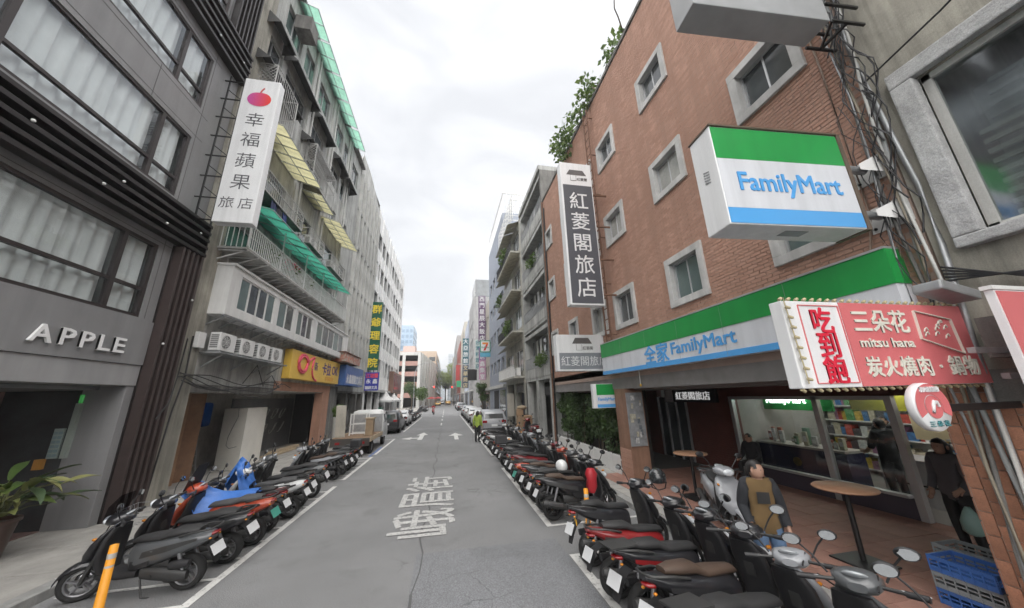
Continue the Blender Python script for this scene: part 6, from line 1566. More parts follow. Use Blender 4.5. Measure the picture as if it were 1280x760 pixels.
# loose things on the scooters
def helmet(loc, m, lb, rz=0., vis=True):
    t = thing('helmet', lb, 'helmet', loc, rz); mb = MB(); rings = []
    for i in range(8):
        a = math.radians(-28+i*16.5); rings.append([(.135*math.cos(a)*math.cos(q)*1.08, .125*math.cos(a)*math.sin(q), .135*math.sin(a)) for q in [2*PI*k/16 for k in range(16)]])
    mb.loft(rings, False); mb.add([rings[-1][k] for k in range(16)], [tuple(range(16))]); mb.build('shell', m, t, local=True)
    MB().loft([[(.150*math.cos(q), .14*math.sin(q), z) for q in [-1.1+2.2*k/8 for k in range(9)]] for z in (-.06, .035)], False, False).build('visor', M_gdark, t, local=True)
    MB().tube([(.02, .12, -.06), (.05, .09, -.16), (.05, 0, -.19), (.05, -.09, -.16), (.02, -.12, -.06)], .009, 5).build('chin_strap', M_black, t, local=True)
helmet((3.26, 5.12, 1.22), mat('helmet_black', (.02, .022, .024), rough=.2, coat=.5), 'black helmet hung on a scooter mirror in the right row', 1.0)
helmet((2.58, 7.72, .96), PAINT['white'], 'white helmet resting on a black scooter seat', 2.0)
M_tarp = mat('cover_blue', (.045, .15, .46), rough=.45, var=.14, vs=4, bump=.2, bs=20)
def cover(lb, pts, seed):
    """crumpled plastic cover: a sheet draped over a ridge line, with folds"""
    R = random.Random(seed); rows = []
    for i, (x, y, z, w, dr) in enumerate(pts):
        row = []
        for j in range(13):
            u = j/6-1; row.append((x+.03*math.sin(j*2.1+i), y+u*w, z-dr*abs(u)**1.5+.035*math.sin(j*1.9+i*1.3)+R.uniform(-.015, .015)))
        rows.append(row)
    return single(MB().loft(rows, False, False).build('scooter_cover', M_tarp, None), lb, 'cover')
cover('crumpled blue cover trailing over the scooters behind the dark windscreen', [(-4.72, 7.95, 1.12, .18, .2), (-4.58, 8.05, 1.08, .30, .32), (-4.45, 8.1, .93, .36, .36), (-4.25, 8.15, .86, .34, .32), (-4.0, 8.15, .87, .30, .28), (-3.75, 8.12, .88, .20, .18), (-3.6, 8.1, .86, .12, .1)], 1)
cover('blue cover tied over the front of the white scooter', [(-4.86, 9.28, .75, .20, .12), (-4.74, 9.28, 1.05, .28, .36), (-4.60, 9.28, 1.30, .10, .18), (-4.48, 9.28, 1.24, .25, .30), (-4.36, 9.26, 1.0, .26, .32), (-4.26, 9.28, .80, .22, .2)], 2)
single(MB().obox((2.02, 5.52, .60), (.012, .16, .08), Matrix.Rotation(-.2, 3, 'Z')).build('yellow_tag', mat('tag_yellow', (.75, .42, .02)), None, bevel=.004), 'yellow tag tied to the tail of the black scooter', 'tag')
t = thing('red_rain_cape', 'red rain cape stuffed at the handlebar of a black scooter', 'cape', (2.95, 7.05, .6)); mb = MB(); rows = []
for i, (z, r) in enumerate(((.55, .07), (.66, .11), (.8, .10), (.9, .12), (1.0, .07))): rows.append([(3.0+(r+.02*math.sin(k*2+i))*math.cos(2*PI*k/10), 7.1+(r+.02*math.cos(k*3+i))*math.sin(2*PI*k/10), z) for k in range(10)])
mb.loft(rows).build('folds', mat('cape_red', (.40, .02, .03), rough=.5), t)
def post(x, y, h, lb, s=1.):
    t = thing('delineator_post', lb, 'post', (x, y, 0)); om = mat('post_orange', (.72, .30, .02), rough=.5, var=.08)
    MB().lathe([(.10, 0), (.10, .02), (.05, .05), (.043, h), (.0, h+.01)], (x, y, 0), n=14).build('tube', om, t); wm = mat('reflective_white', (.55, .52, .48), rough=.4)
    for z in (h*.44, h*.62, h*.80): MB().lathe([(.0455, z), (.0455, z+h*.08)], (x, y, 0), n=14, cap=False).build('reflective_band', wm, t)
post(-4.25, 5.95, .76, 'orange striped flexible post at the near end of the left row'); post(2.72, 6.75, .72, 'orange post between scooters at the gap in the right row'); post(2.7, 14.9, .75, 'orange post further along the right row')
# ------------------------------------------------------------------ cars
def make_car(name, lb, cat, paint, kind='suv', group=None):
    t = thing(name, lb, cat, (0, 0, 0), 0, group); LB = lambda mb, n, m, **k: mb.build(n, m, t, local=True, **k); pm = PAINT[paint] if isinstance(paint, str) else paint
    if kind == 'suv': prof = [(-2.25, .55, .85, .85, .72), (-2.22, .38, .98, .98, .84), (-2.05, .32, 1.02, 1.45, .90), (-1.75, .30, 1.03, 1.62, .92), (-.9, .28, 1.02, 1.68, .92), (-.1, .28, 1.0, 1.66, .92), (.45, .28, .98, 1.55, .92), (1.15, .28, .96, 1.05, .91), (1.8, .30, .90, .93, .88), (2.15, .36, .78, .80, .78), (2.25, .48, .62, .62, .66)]
    else: prof = [(-2.2, .5, .85, .85, .70), (-2.17, .36, .92, .92, .80), (-1.7, .30, .95, 1.10, .86), (-1.1, .27, .95, 1.40, .87), (-.4, .26, .94, 1.47, .87), (.3, .26, .92, 1.40, .87), (1.0, .26, .90, .98, .86), (1.7, .28, .84, .86, .82), (2.1, .34, .70, .72, .74), (2.2, .46, .58, .58, .62)]
    def sect(x, zb, zs, zr, w):
        tw = w*.78 if zr > zs+.15 else w*.86
        return [(x, -w*.9, zb), (x, -w, zb+.16), (x, -w, zs-.12), (x, -w*.97, zs), (x, -tw, max(zs, zr-.10)), (x, -tw*.8, zr), (x, tw*.8, zr), (x, tw, max(zs, zr-.10)), (x, w*.97, zs), (x, w, zs-.12), (x, w, zb+.16), (x, w*.9, zb)]
    LB(MB().loft([sect(*p) for p in prof]), 'body', pm)
    # glazing: panes a few millimetres proud of the cabin
    cab = [p for p in prof if p[3] > p[2]+.3]; 
    for s in (-1, 1):
        for a, b in zip(cab, cab[1:]):
            g = lambda p, u: (p[0], s*(p[4]*(.97+( .78-.97)*u)+.008), p[2]+(p[3]-.10-p[2])*u); q = lambda u, v: tuple(g(a, v)[i]*(1-u)+g(b, v)[i]*u for i in range(3))
            LB(MB().quad(q(.05, .08), q(.95, .08), q(.95, .93), q(.05, .93)), 'side_window', M_gdark)
    r0, r1 = (prof[1], cab[0]) if kind == 'suv' else (prof[2], cab[0])
    w0 = r0[4]*.74; w1 = r1[4]*.64
    zb = .30 if kind == 'suv' else .12; dx = r1[0]-r0[0]; dz = r1[3]-r0[3]
    LB(MB().quad((r0[0]+dx*zb-.012, -w0, r0[3]+dz*zb+.012), (r0[0]+dx*zb-.012, w0, r0[3]+dz*zb+.012), (r1[0]-.02, w1, r1[3]-.03), (r1[0]-.02, -w1, r1[3]-.03)), 'rear_window', M_gdark)
    f0, f1 = cab[-1], prof[prof.index(cab[-1])+1]
    LB(MB().quad((f0[0]+.05, -f0[4]*.64, f0[3]-.02), (f0[0]+.05, f0[4]*.64, f0[3]-.02), (f1[0]-.03, f1[4]*.74, f1[3]+.035), (f1[0]-.03, -f1[4]*.74, f1[3]+.035)), 'windscreen', M_gdark)
    for x in (-1.35, 1.38):
        for s in (-1, 1):
            r = .33; o = MB().lathe([(0, 0), (.10, .01), (.20, -.005), (.22, .0)], (x, 0, r), 'y', 16, False)
            o = MB().lathe([(.0, s*.79), (.22, s*.79), (.22, s*.80), (.06, s*.83), (0, s*.835)], (x, 0, r), 'y', 14, False)
            for k in range(5): a = 2*PI*k/5; o.bar((x, s*.835, r), (x+.21*math.cos(a), s*.83, r+.21*math.sin(a)), .05, .02)
            w = LB(o, 'wheel', M_rim); MB().lathe([(.22, s*.80), (.25, s*.86), (.31, s*.86), (r, s*.82), (r, s*.68), (.28, s*.64), (.2, s*.64)], (x, 0, r), 'y', 20, False).build('tyre', M_tyre, w, local=True)
            LB(MB().lathe([(0, s*(prof[3][4]+.004)), (.385, s*(prof[3][4]+.004))], (x, 0, r+.01), 'y', 20, False), 'wheel_arch', M_black)
    for s in (-1, 1):
        zt = .95 if kind == 'suv' else .80
        LB(MB().obox((-2.225, s*.62, zt), (.04, .30, .16), Matrix.Rotation(0, 3, 'Z')), 'tail_light', M_red_l, bevel=.01); LB(MB().obox((2.13, s*.58, .66), (.10, .30, .12), Matrix.Rotation(0, 3, 'Z')), 'headlight', M_lens, bevel=.01)
        LB(MB().ell((.62, s*1.0, 1.05), (.07, .11, .075), 8, 6), 'wing_mirror', pm)
        for x in (-.35, .35): LB(MB().box(x-.08, x+.08, s*.925 if s > 0 else -.935, s*.935 if s > 0 else -.925, .86, .885), 'door_handle', M_chrome)
    LB(MB().box(-2.275, -2.22, -.75, .75, .36, .56), 'rear_bumper', M_black, bevel=.02); LB(MB().box(-2.285, -2.27, -.19, .19, .66 if kind == 'suv' else .6, .80 if kind == 'suv' else .74), 'number_plate', M_plate); LB(MB().box(2.2, 2.275, -.72, .72, .36, .5), 'front_bumper', M_black, bevel=.02)
    LB(MB().box(-2.0, 2.0, -.8, .8, .2, .3), 'underside', M_black)
    return t
def place(t, x, y, rz): t.location = (x, y, 0); t.rotation_euler = (0, 0, rz); return t
suv = place(make_car('parked_car', 'black hatchback utility car parked behind the truck on the left', 'car', 'black', 'suv'), -4.35, 29.8, PI/2)
silver = place(make_car('parked_car', 'silver utility car parked on the right past the scooters', 'car', 'silver', 'suv'), 3.12, 24.6, PI/2)
white = place(make_car('parked_car', 'white saloon car parked ahead of the black car on the left', 'car', 'white', 'sedan'), -4.35, 36.5, PI/2)
def copycar(src, x, y, rz, paint, lb, group=None):
    t = copytree(src); place(t, x, y, rz); tag(t, lb, 'car', group)
    for c in CH[t]:
        if c.name.split('.')[0] in ('body', 'wing_mirror'): setmat(c, paint if not isinstance(paint, str) else PAINT[paint])
    return t
copycar(white, 3.1, 30.3, PI/2, 'white', 'white saloon just beyond the silver car on the right')
taxi = mat('paint_taxi', (.75, .42, .02), rough=.3, coat=.4)
for y, p, lb in ((37.5, 'white', 'white saloon first in the far right line of parked cars'), (43.5, 'white', 'white saloon second in the far right line of parked cars'), (50, 'silver', 'silver saloon last before the junction on the right'), (70, 'grey', 'dark saloon beyond the junction on the right'), (77, 'white', 'white saloon beyond the junction, second on the right'), (85, 'black', 'black saloon far down the right kerb')): copycar(white, 3.1, y, PI/2, p, lb, 'cars parked along the right kerb')
copycar(white, -2.6, 118, -PI/2, taxi, 'yellow taxi far down the road, left lane'); copycar(white, .8, 130, PI/2, taxi, 'yellow taxi far down the road, right lane'); copycar(white, -1.6, 150, -PI/2, 'white', 'white car far down the road among the taxis')
# distant scooter rows
for i in range(13): scooter(('city', 'sport')[i % 2], (-4.35+random.uniform(-.1, .1), 41.0+i*.85, 0), PI*.97, ('black', 'grey', 'navy')[i % 3], '%s scooter, %s counted from the white car in the packed left row' % (('black', 'dark grey', 'navy')[i % 3], ORD[i]), 'scooters beyond the white car')
for i in range(10): scooter(('city', 'sport')[i % 2], (-4.6+random.uniform(-.1, .1), 69.0+i*1.0, 0), PI*.97, ('black', 'grey', 'silver')[i % 3], '%s scooter, %s in the left row beyond the junction' % (('black', 'dark grey', 'silver')[i % 3], ORD[i]), 'scooters beyond the junction')
# flatbed truck
def truck():
    t = thing('flatbed_truck', 'white flatbed truck with dropped timber sides loaded with boards', 'truck', (-4.35, 19.6, 0), PI/2); LB = lambda mb, n, m, **k: mb.build(n, m, t, local=True, **k); wm = PAINT['white']
    cb = [(1.35, .55, .82, .98), (1.30, .5, .86, 1.95), (1.9, .48, .86, 1.98), (2.55, .46, .86, 1.9), (2.95, .45, .86, 1.15), (3.05, .45, .84, .75), (3.06, .5, .8, .6)]
    LB(MB().loft([[(x, -w, zb), (x, -w, (zb+zt)*.55), (x, -w*.86, zt-.05), (x, -w*.7, zt), (x, w*.7, zt), (x, w*.86, zt-.05), (x, w, (zb+zt)*.55), (x, w, zb)] for x, zb, w, zt in cb]), 'cab', wm)
    LB(MB().box(1.285, 1.298, -.55, .55, 1.3, 1.75), 'rear_window', M_gdark); LB(MB().box(1.7, 2.4, -.868, .868, 1.25, 1.72), 'side_window', M_gdark)
    LB(MB().box(-1.95, 1.25, -.84, .84, .72, .80), 'bed', mat('bed_wood', (.20, .13, .08), rough=.8, var=.25), bevel=.005); LB(MB().box(-1.9, 1.3, -.4, .4, .5, .72), 'chassis', M_black)
    for s in (-1, 1): LB(MB().box(-1.95, 1.25, s*.86, s*.89, .5 if s > 0 else .62, .82), 'side_board', M_wood_l)
    LB(MB().box(-1.985, -1.955, -.86, .86, .45, .80), 'tail_board', mat('tail_dark', (.05, .045, .04)))
    LB(MB().box(1.2, 1.27, -.82, .82, .8, 1.75), 'headboard', M_steel)
    for x in (-1.05, 2.2):
        for s in (-1, 1):
            w = LB(MB().lathe([(0, s*.74), (.17, s*.74), (.17, s*.80), (0, s*.81)], (x, 0, .30), 'y', 14, False), 'wheel', M_rim); MB().lathe([(.17, s*.80), (.22, s*.83), (.28, s*.82), (.30, s*.78), (.30, s*.66), (.2, s*.64)], (x, 0, .30), 'y', 18, False).build('tyre', M_tyre, w, local=True)
    for s in (-1, 1): LB(MB().box(-1.99, -1.985, s*.55-.1, s*.55+.1, .55, .65), 'tail_light', M_red_l); LB(MB().tube([(2.7, s*.86, 1.3), (2.8, s*1.05, 1.45), (2.8, s*1.05, 1.6)], .015, 5), 'wing_mirror', M_black)
truck()
t = thing('white_board', 'pale boards leaning upright on the truck bed, left one', 'board', (-5.0, 18.0, .8)); MB().obox((-5.0, 18.2, 1.55), (.45, .05, 1.5), Matrix.Rotation(.15, 3, 'X')).build('panel', M_cream, t, bevel=.005)
t = thing('wire_frame_rack', 'white steel frame rack standing on the truck bed', 'rack', (-4.5, 19.2, .8)); mb = MB()
for x in (-4.75, -4.0):
    for y in (19.0, 19.6): mb.bar((x, y, .805), (x, y, 1.85), .05)
for z in (.9, 1.35, 1.83): mb.bar((-4.75, 19.0, z), (-4.0, 19.0, z), .045); mb.bar((-4.75, 19.6, z), (-4.0, 19.6, z), .045)
mb.build('frame', M_white, t)
t = thing('timber_box', 'narrow wooden box standing at the road side of the truck bed', 'box', (-3.75, 18.9, .8)); B(-3.95, -3.6, 18.7, 19.1, .805, 1.6).build('case', mat('box_wood', (.30, .22, .14), rough=.8, var=.2), t, bevel=.01); B(-4.0, -3.55, 18.65, 19.15, 1.6, 1.65).build('lid', M_wood_l, t)
t = thing('truck_plant', 'small yellow green plant in a pot on the pavement behind the truck', 'plant', (-5.6, 20.4, .13)); MB().lathe([(.2, 0), (.26, 1.5), (.28, 1.55), (.2, 1.5)], (-5.75, 20.4, .135), n=12).build('pot', M_conc_l, t); leafmesh('foliage', M_leaf3, t, [(-5.75, 20.4, 1.95, .28, .28, .32)], 220, .16, 91)
# cardboard and sacks at the cream building pier
t = thing('cardboard_stack', 'brown cardboard boxes and sacks heaped by the grey pier on the right', 'boxes', (4.6, 21.4, .13))
for a in ((4.35, 4.95, 21.0, 21.7, .13, .8), (4.45, 5.1, 21.1, 21.75, .8, 1.3), (4.5, 5.15, 20.3, 20.9, .13, 1.35), (4.4, 4.8, 21.2, 21.6, 1.31, 1.7)): B(*a).build('carton', mat('cardboard', (.30, .20, .12), rough=.85, var=.15), t, bevel=.02)
MB().ell((4.75, 21.4, 1.78), (.32, .3, .14), 12, 6).build('sack', mat('sack', (.33, .26, .18), rough=.9, bump=.4, bs=14), t)
# street lamps, signals and signboards in the distance
def lamp(x, y, h, s, lb):
    t = thing('street_lamp', lb, 'street lamp', (x, y, 0)); MB().tube([(x, y, 0), (x, y, h*.8), (x+s*.5, y, h*.95), (x+s*1.8, y, h)], [.09, .07, .05, .04], 8).build('pole', M_steel, t); MB().obox((x+s*2.0, y, h), (.7, .22, .1), Matrix.Identity(3)).build('lamp_head', M_alu, t, bevel=.03)
lamp(-5.8, 64.5, 9, 1, 'grey street lamp at the far left junction corner'); lamp(4.6, 67.5, 9, -1, 'grey street lamp at the far right junction corner')
def signal(x, y, s, lb):
    t = thing('traffic_signal', lb, 'traffic light', (x, y, 0)); MB().tube([(x, y, 0), (x, y, 5.6), (x+s*3.6, y, 5.8)], [.1, .08, .06], 8).build('pole', M_steel, t); B(x+s*2.4, x+s*3.7, y-.16, y-.02, 5.45, 5.85).build('housing', M_black, t)
    for k in range(3): MB().lathe([(.0, 0), (.15, 0)], (x+s*(2.65+k*.4), y-.17, 5.65), 'y', 14, False).build('lens', mat('signal_red', (.8, .02, .01), emit=4) if k == 0 else M_black, t)
signal(-6.0, 98, 1, 'traffic signal showing red beyond the junction, left'); signal(4.4, 104, -1, 'traffic signal showing red beyond the junction, right')
# ------------------------------------------------------------------ people
M_skin = mat('skin', (.42, .25, .18), rough=.55, var=.06, vs=8); M_hair = mat('hair_black', (.012, .010, .010), rough=.5, var=.2, vs=30)
def person(lb, loc, rz, h=1.68, joints=None, wear=(), head_yaw=0., hair='short', group=None):
    J = dict(pelvis=(0, 0, .93), spine=(0, 0, 1.10), chest=(0, 0, 1.30), neck=(-.005, 0, 1.455), head=(.012, 0, 1.545), crown=(.005, 0, 1.625),
             sl=(0, .165, 1.385), el=(-.03, .235, 1.12), wl=(.03, .25, .89), hl=(.055, .25, .83), sr=(0, -.165, 1.385), er=(-.03, -.235, 1.12), wr=(.03, -.25, .89), hr=(.055, -.25, .83),
             pl=(0, .09, .88), kl=(.015, .10, .48), al=(-.02, .10, .085), tl=(.13, .115, .035), pr=(0, -.09, .88), kr=(.015, -.10, .48), ar=(-.02, -.10, .085), tr=(.13, -.115, .035))
    J.update(joints or {})
    Rd = dict(pelvis=.135, spine=.125, chest=.135, neck=.055, head=.088, crown=.070, sl=.070, el=.045, wl=.030, hl=.034, sr=.070, er=.045, wr=.030, hr=.034, pl=.095, kl=.058, al=.040, tl=.034, pr=.095, kr=.058, ar=.040, tr=.034)
    E_ = [('pelvis', 'spine', 'torso'), ('spine', 'chest', 'torso'), ('chest', 'neck', 'torso'), ('neck', 'head', 'head'), ('head', 'crown', 'head')]
    for s in 'lr': E_ += [('chest', 's'+s, 'torso'), ('s'+s, 'e'+s, 'uparm'), ('e'+s, 'w'+s, 'forearm'), ('w'+s, 'h'+s, 'hand'), ('pelvis', 'p'+s, 'pelvis'), ('p'+s, 'k'+s, 'thigh'), ('k'+s, 'a'+s, 'shin'), ('a'+s, 't'+s, 'foot')]
    # fingers: four unequal ones from the palm end, a thumb from its side
    for s in 'lr':
        W, Hh = Vector(J['w'+s]), Vector(J['h'+s]); d = (Hh-W).normalized(); side = d.cross(Vector((0, 1 if s == 'l' else -1, 0))).normalized(); nrm = side.cross(d)
        for q, (o, L1) in enumerate(((-.026, .060), (-.009, .072), (.009, .068), (.026, .052))):
            a, b, c = 'f%s%da' % (s, q), 'f%s%db' % (s, q), 'f%s%dc' % (s, q); J[a] = tuple(Hh+d*.03+side*o); J[b] = tuple(Hh+d*(.03+L1*.6)+side*o*1.15+nrm*.006); J[c] = tuple(Hh+d*(.03+L1)+side*o*1.15+nrm*.022)
            Rd[a], Rd[b], Rd[c] = .0105, .0095, .0075; E_ += [('h'+s, a, 'hand'), (a, b, 'hand'), (b, c, 'hand')]
        a, b = 'f%sta' % s, 'f%stb' % s; J[a] = tuple(W+d*.035-side*.04+nrm*.01); J[b] = tuple(W+d*.075-side*.055+nrm*.018); Rd[a], Rd[b] = .012, .009; E_ += [('w'+s, a, 'hand'), (a, b, 'hand')]
    #J['nose'] = (J['head'][0]+.100*math.cos(head_yaw), J['head'][1]+.100*math.sin(head_yaw), J['head'][2]+.012); Rd['nose'] = .013; E_.append(('head', 'nose', 'head'))
    k = h/1.70; names = list(J); ix = {n: i for i, n in enumerate(names)}
    me = bpy.data.meshes.new('figure_tmp'); me.from_pydata([J[n] for n in names], [(ix[a], ix[b]) for a, b, _ in E_], []); o = bpy.data.objects.new('figure_tmp', me); COL.objects.link(o)
    sm = o.modifiers.new('skin', 'SKIN'); sm.use_smooth_shade = True; ss = o.modifiers.new('sub', 'SUBSURF'); ss.levels = ss.render_levels = 2
    for n, i in ix.items():
        v = me.skin_vertices[0].data[i]; v.radius = (Rd[n], Rd[n]); v.use_root = (n == 'pelvis')
    dg = bpy.context.evaluated_depsgraph_get(); dg.update(); ev = o.evaluated_get(dg); m2 = bpy.data.meshes.new_from_object(ev)
    bpy.data.objects.remove(o)
    co = np.array([v.co[:] for v in m2.vertices]); 
    fc = [tuple(p.vertices) for p in m2.polygons]
    bones = [(np.array(J[a]), np.array(J[b]), tg, Rd[a], Rd[b]) for a, b, tg in E_]
    cen = np.array([co[list(f)].mean(0) for f in fc]); best = np.full(len(fc), 1e9); tags = [''] * len(fc)
    for a, b, tg, ra, rb in bones:
        d = b-a; u = np.clip(((cen-a) @ d)/max(1e-9, d @ d), 0, 1); dist = np.linalg.norm(cen-(a+u[:, None]*d), axis=1)-(ra+(rb-ra)*u)
        for i in np.nonzero(dist < best)[0]: tags[i] = tg
        best = np.minimum(best, dist)
    # shape the head: an egg with brow, nose and chin instead of the raw swept ball
    hc = np.array([J['head'][0]-.002, J['head'][1], J['head'][2]+.018]); yaw = head_yaw; hd = {}
    for i in range(len(co)):
        if co[i, 2] > J['head'][2]-.075 and abs(co[i, 0]-hc[0]) < .16 and abs(co[i, 1]-hc[1]) < .16:
            d = co[i]-hc; d = d/max(1e-6, np.linalg.norm(d)); fx = d[0]*math.cos(yaw)+d[1]*math.sin(yaw); fy = -d[0]*math.sin(yaw)+d[1]*math.cos(yaw); fz = d[2]
            r = 1/math.sqrt((fx/.098)**2+(fy/.076)**2+(fz/.122)**2)
            if fx > 0: r += .020*math.exp(-((fy/.16)**2+((fz+.10)/.22)**2))*(fx > .5) + .008*math.exp(-((fy/.3)**2+((fz+.75)/.2)**2))
            if fz > -.75: co[i] = hc+d*r; hd[i] = d
    tz = (co[:, 2] > .8) & (co[:, 2] < 1.42) & (np.abs(co[:, 1]) < .19)
    if not joints or 'flat' not in joints: co[tz, 0] *= .86
    t = thing('person', lb, 'person', loc, rz, group); co2 = co*k
    def mk(vs, fs, n, m, par=t):
        mb = MB(); mb.v = [tuple(q) for q in vs]; mb.f = fs; mb.s = [True]*len(fs); return mb.build(n, m, par, local=True)
    body = mk(co2, fc, 'body', M_skin)
    nr = np.array([v.normal[:] for v in m2.vertices])
    for i, d in hd.items(): nr[i] = d
    cen = np.array([co[list(f)].mean(0) for f in fc])
    def shell_(n, m, sel, infl):
        ids = [i for i in range(len(fc)) if sel(tags[i], cen[i])]
        if not ids: return
        used = sorted({v for i in ids for v in fc[i]}); mp = {v: q for q, v in enumerate(used)}
        mk((co[used]+nr[used]*infl)*k, [tuple(mp[v] for v in fc[i]) for i in ids], n, m)
    for n, m, sel, infl in wear: shell_(n, m, sel, infl)
    cy, sy = math.cos(head_yaw), math.sin(head_yaw); hx, hy, hz = J['head']
    def R2(x, y): return (hx+x*cy-y*sy, hy+x*sy+y*cy)
    face = lambda c: (c[0]-hx)*cy+(c[1]-hy)*sy
    if hair == 'short': hs = lambda tg, c: tg == 'head' and (c[2] > hz+.085 or (c[2] > hz+.05 and face(c) < .05) or (c[2] > hz-.0 and face(c) < -.01) or (c[2] > hz-.05 and face(c) < -.04))
    else: hs = lambda tg, c: tg == 'head' and (c[2] > hz+.06 or face(c) < .02)
    shell_('hair', M_hair, hs, .012)
    if hair == 'long': MB().loft([[(p[0]*k, p[1]*k, (hz+dz)*k) for p in [R2(-.035+.075*math.cos(a)*(.9 if math.cos(a) < 0 else .3), w*math.sin(a)) for a in [2*PI*q/12 for q in range(12)]]] for dz, w in ((.09, .06), (.05, .1), (-.05, .108), (-.15, .10), (-.22, .07))]).build('long_hair', M_hair, t, local=True)
    for s in (-1, 1):
        x, y = R2(.078, s*.032); MB().ell((x*k, y*k, (hz+.03)*k), (.009, .012, .007), 8, 5).build('eye', M_black, t, local=True)
        x, y = R2(-.005, s*.094); MB().ell((x*k, y*k, (hz+.01)*k), (.02, .012, .032), 8, 5).build('ear', M_skin, t, local=True)
    x, y = R2(.086, 0); MB().ell((x*k, y*k, (hz-.045)*k), (.006, .022, .006), 8, 5).build('mouth', mat('lips', (.30, .13, .11)), t, local=True)
    bpy.data.meshes.remove(m2); return t
def outfit(top, legs, shoes, sleeve='long', jacket=None):
    arm = ('torso', 'uparm', 'forearm') if sleeve == 'long' else ('torso', 'uparm')
    w = [('trousers', legs, lambda t, c: t in ('pelvis', 'thigh', 'shin') or (t == 'torso' and c[2] < 1.0), .012), ('shirt', top, lambda t, c: (t in arm or (t == 'pelvis' and c[2] > .90)) and c[2] < 1.47, .018), ('shoe', shoes, lambda t, c: t == 'foot' or (t == 'shin' and c[2] < .1), .012)]
    if jacket: w.append(('jacket', jacket, lambda t, c: (t in ('uparm', 'forearm') or (t == 'torso' and (c[0] < .0 or abs(c[1]) > .125)) or (t == 'pelvis' and c[2] > .86 and (c[0] < .0 or abs(c[1]) > .13))) and c[2] < 1.46, .024))
    return w
C_ = lambda n, c: mat('cloth_'+n, c, rough=.9, var=.12, vs=6, bump=.2, bs=60)
man = person('man in a brown T-shirt, open dark jacket and jeans standing behind the scooters', (3.93, 3.98, .01), math.radians(-118), 1.62, dict(sl=(0, .15, 1.385), sr=(0, -.15, 1.385), el=(-.03, .215, 1.12), wl=(.04, .225, .92), hl=(.065, .225, .86), er=(-.05, -.215, 1.12), wr=(.10, -.19, .93), hr=(.15, -.18, .88)), outfit(C_('brown', (.15, .095, .04)), C_('denim', (.11, .18, .30)), M_black, 'long', C_('charcoal', (.025, .027, .032))), head_yaw=.9)
MB().add([(.125, -.075, 1.13), (.125, .06, 1.13), (.13, .065, 1.26), (.13, -.07, 1.26)], [(0, 1, 2, 3)]).build('shirt_print', C_('print', (.03, .03, .03)), man, local=True)
person('person in a yellow green vest and dark trousers standing on the road', (1.84, 20.3, 0), math.radians(60), 1.74, None, outfit(C_('hivis', (.30, .40, .07)), C_('black', (.02, .02, .022)), M_black), hair='long')
person('shop customer in a black T-shirt leaning at the white food counter', (9.15, 5.85, .13), math.radians(75), 1.70, dict(el=(.06, .25, 1.12), wl=(.26, .2, 1.0), hl=(.32, .19, 1.0), er=(.06, -.25, 1.12), wr=(.24, -.2, .98), hr=(.30, -.19, .98)), outfit(C_('jet', (.014, .014, .017)), C_('jet', (.014, .014, .017)), M_black, 'short'))
person('shop worker in dark clothes behind the second store window', (10.45, 6.6, .13), math.radians(-160), 1.66, dict(el=(.08, .24, 1.12), wl=(.3, .12, 1.05), hl=(.36, .1, 1.06), er=(.08, -.24, 1.12), wr=(.3, -.12, 1.05), hr=(.36, -.1, 1.06)), outfit(C_('jet', (.014, .014, .017)), C_('jet', (.014, .014, .017)), M_black))
D_ = .40
person('customer in dark clothes sitting by the left store window behind the man', (8.05, 8.1, .13), math.radians(190), 1.62, {**{k_: (x_, y_, z_-D_) for k_, (x_, y_, z_) in dict(pelvis=(0, 0, .93), spine=(.02, 0, 1.10), chest=(.03, 0, 1.30), neck=(.04, 0, 1.455), head=(.055, 0, 1.545), crown=(.05, 0, 1.625), sl=(.03, .165, 1.385), el=(.08, .235, 1.12), wl=(.28, .2, 1.02), hl=(.34, .19, 1.02), sr=(.03, -.165, 1.385), er=(.08, -.235, 1.12), wr=(.28, -.2, 1.02), hr=(.34, -.19, 1.02), pl=(0, .09, .90), pr=(0, -.09, .90)).items()}, 'kl': (.42, .12, .52), 'kr': (.42, -.12, .52), 'al': (.38, .12, .085), 'ar': (.38, -.12, .085), 'tl': (.52, .12, .035), 'tr': (.52, -.12, .035)},
       [('trousers', C_('black', (.02, .02, .022)), lambda t, c: t in ('pelvis', 'thigh', 'shin'), .012), ('shirt', C_('jet', (.014, .014, .017)), lambda t, c: t in ('torso', 'uparm', 'forearm'), .018), ('shoe', M_black, lambda t, c: t == 'foot', .012)])
t = thing('stool', 'black stool under the sitting customer', 'stool', (8.05, 8.1, .127)); MB().lathe([(0, 0), (.17, 0), (.18, .03), (0, .035)], (8.05, 8.1, .45), n=16).build('seat', M_black, t)
for a_ in range(4): MB().tube([(8.05+.2*math.cos(a_*PI/2+.8), 8.1+.2*math.sin(a_*PI/2+.8), .127), (8.05+.12*math.cos(a_*PI/2+.8), 8.1+.12*math.sin(a_*PI/2+.8), .45)], .012, 6).build('leg', M_blackm, t)
wm_ = person('woman with long black hair in a grey coat at the open shop entrance', (7.25, 3.98, .127), math.radians(170), 1.60, dict(el=(.02, .24, 1.12), wl=(.16, .2, 1.0), hl=(.22, .19, .97), er=(-.02, -.24, 1.12), wr=(.1, -.22, .92), hr=(.14, -.21, .86)), outfit(C_('greycoat', (.10, .095, .105)), C_('black', (.02, .02, .022)), M_black), hair='long')
t = thing('shopping_bag', 'pale green plastic bag held by the woman at the entrance', 'bag', (7.02, 3.8, .6)); rows = []
for i, (z, r) in enumerate(((.52, .08), (.56, .13), (.68, .14), (.78, .09), (.86, .02))): rows.append([(7.06+(r+.015*math.sin(q*2+i))*math.cos(2*PI*q/12), 3.82+(r*.7+.012*math.cos(q*3+i))*math.sin(2*PI*q/12), z) for q in range(12)])
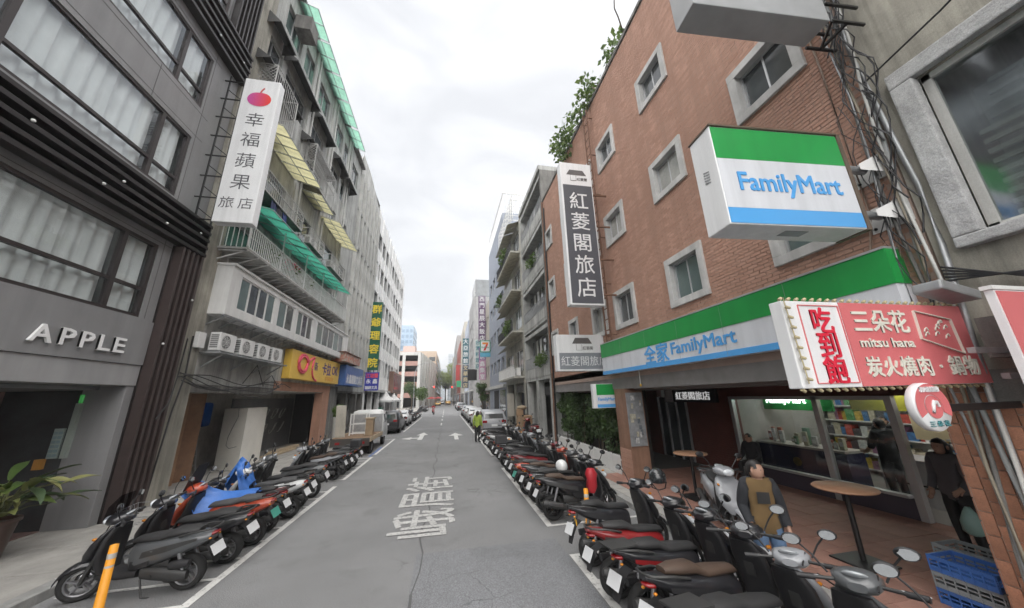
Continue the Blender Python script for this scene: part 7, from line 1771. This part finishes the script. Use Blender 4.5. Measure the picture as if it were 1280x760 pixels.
MB().loft(rows).build('sack', mat('bag_green', (.32, .50, .46), rough=.4), t)
scooter('city', (-2.0, 58, 0), -PI/2, 'red', 'red scooter ridden towards the camera far down the road', 'scooter being ridden', None, 0)
person('rider in red on the distant scooter in the road', (-2.0, 58.25, -.12), -PI/2, 1.66, dict(kl=(.36, .16, .86), al=(.34, .14, .48), tl=(.46, .15, .44), kr=(.36, -.16, .86), ar=(.34, -.14, .48), tr=(.46, -.15, .44), el=(.12, .28, 1.2), wl=(.40, .30, 1.14), hl=(.46, .30, 1.13), er=(.12, -.28, 1.2), wr=(.40, -.30, 1.14), hr=(.46, -.30, 1.13), flat=1) if False else dict(kl=(.36, .16, .86), al=(.34, .14, .48), tl=(.46, .15, .44), kr=(.36, -.16, .86), ar=(.34, -.14, .48), tr=(.46, -.15, .44), el=(.12, .28, 1.2), wl=(.40, .30, 1.14), hl=(.46, .30, 1.13), er=(.12, -.28, 1.2), wr=(.40, -.30, 1.14), hr=(.46, -.30, 1.13)), outfit(C_('red', (.40, .03, .03)), C_('black', (.02, .02, .022)), M_black))
for i, (x, y, w_) in enumerate(((3.9, 100, 'at the right kerb before the green sign'), (4.6, 108, 'on the right pavement past the green sign'), (-5.9, 104, 'on the left pavement by the garage'), (2.5, 112, 'on the road at the right, farthest of all'))):
    person('distant pedestrian in dark clothes ' + w_, (x, y, .0), i*1.5, 1.68, None, outfit(C_('black', (.02, .02, .022)), C_('black', (.02, .02, .022)), M_black), group='distant pedestrians')
for x, y, s, lb, m in ((-4.5, 112, 1.3, 'red market umbrella far down the left side', 'sign_red2'), (-2.8, 128, 1.5, 'second red market umbrella far down the street', 'sign_red2')):
    t = thing('market_umbrella', lb, 'umbrella', (x, y, 0)); MB().tube([(x, y, 0), (x, y, 3)], .04, 6).build('pole', M_steel, t); MB().lathe([(s*1.2, 2.4), (s*.6, 2.85), (.0, 3.1)], (x, y, 0), n=8, cap=False).build('canopy', MATS[m], t)
bpy.data.objects.remove(_to)
def wipe(o):
    for k in CH.get(o, []): wipe(k)
    bpy.data.objects.remove(o)
for p in PROTO.values(): wipe(p)
# ------------------------------------------------------------------ haze: thin even air around the whole place
hz = bpy.data.materials.new('thin_air'); hz.use_nodes = True; hz.node_tree.nodes.clear()
_o = hz.node_tree.nodes.new('ShaderNodeOutputMaterial'); _v = hz.node_tree.nodes.new('ShaderNodeVolumePrincipled')
_v.inputs['Color'].default_value = (.93, .95, .97, 1); _v.inputs['Density'].default_value = .0010; _v.inputs['Anisotropy'].default_value = .2
hz.node_tree.links.new(_v.outputs[0], _o.inputs['Volume'])
tag(B(-165, 165, -95, 640, -1.7, 75).build('haze', hz), kind='stuff')
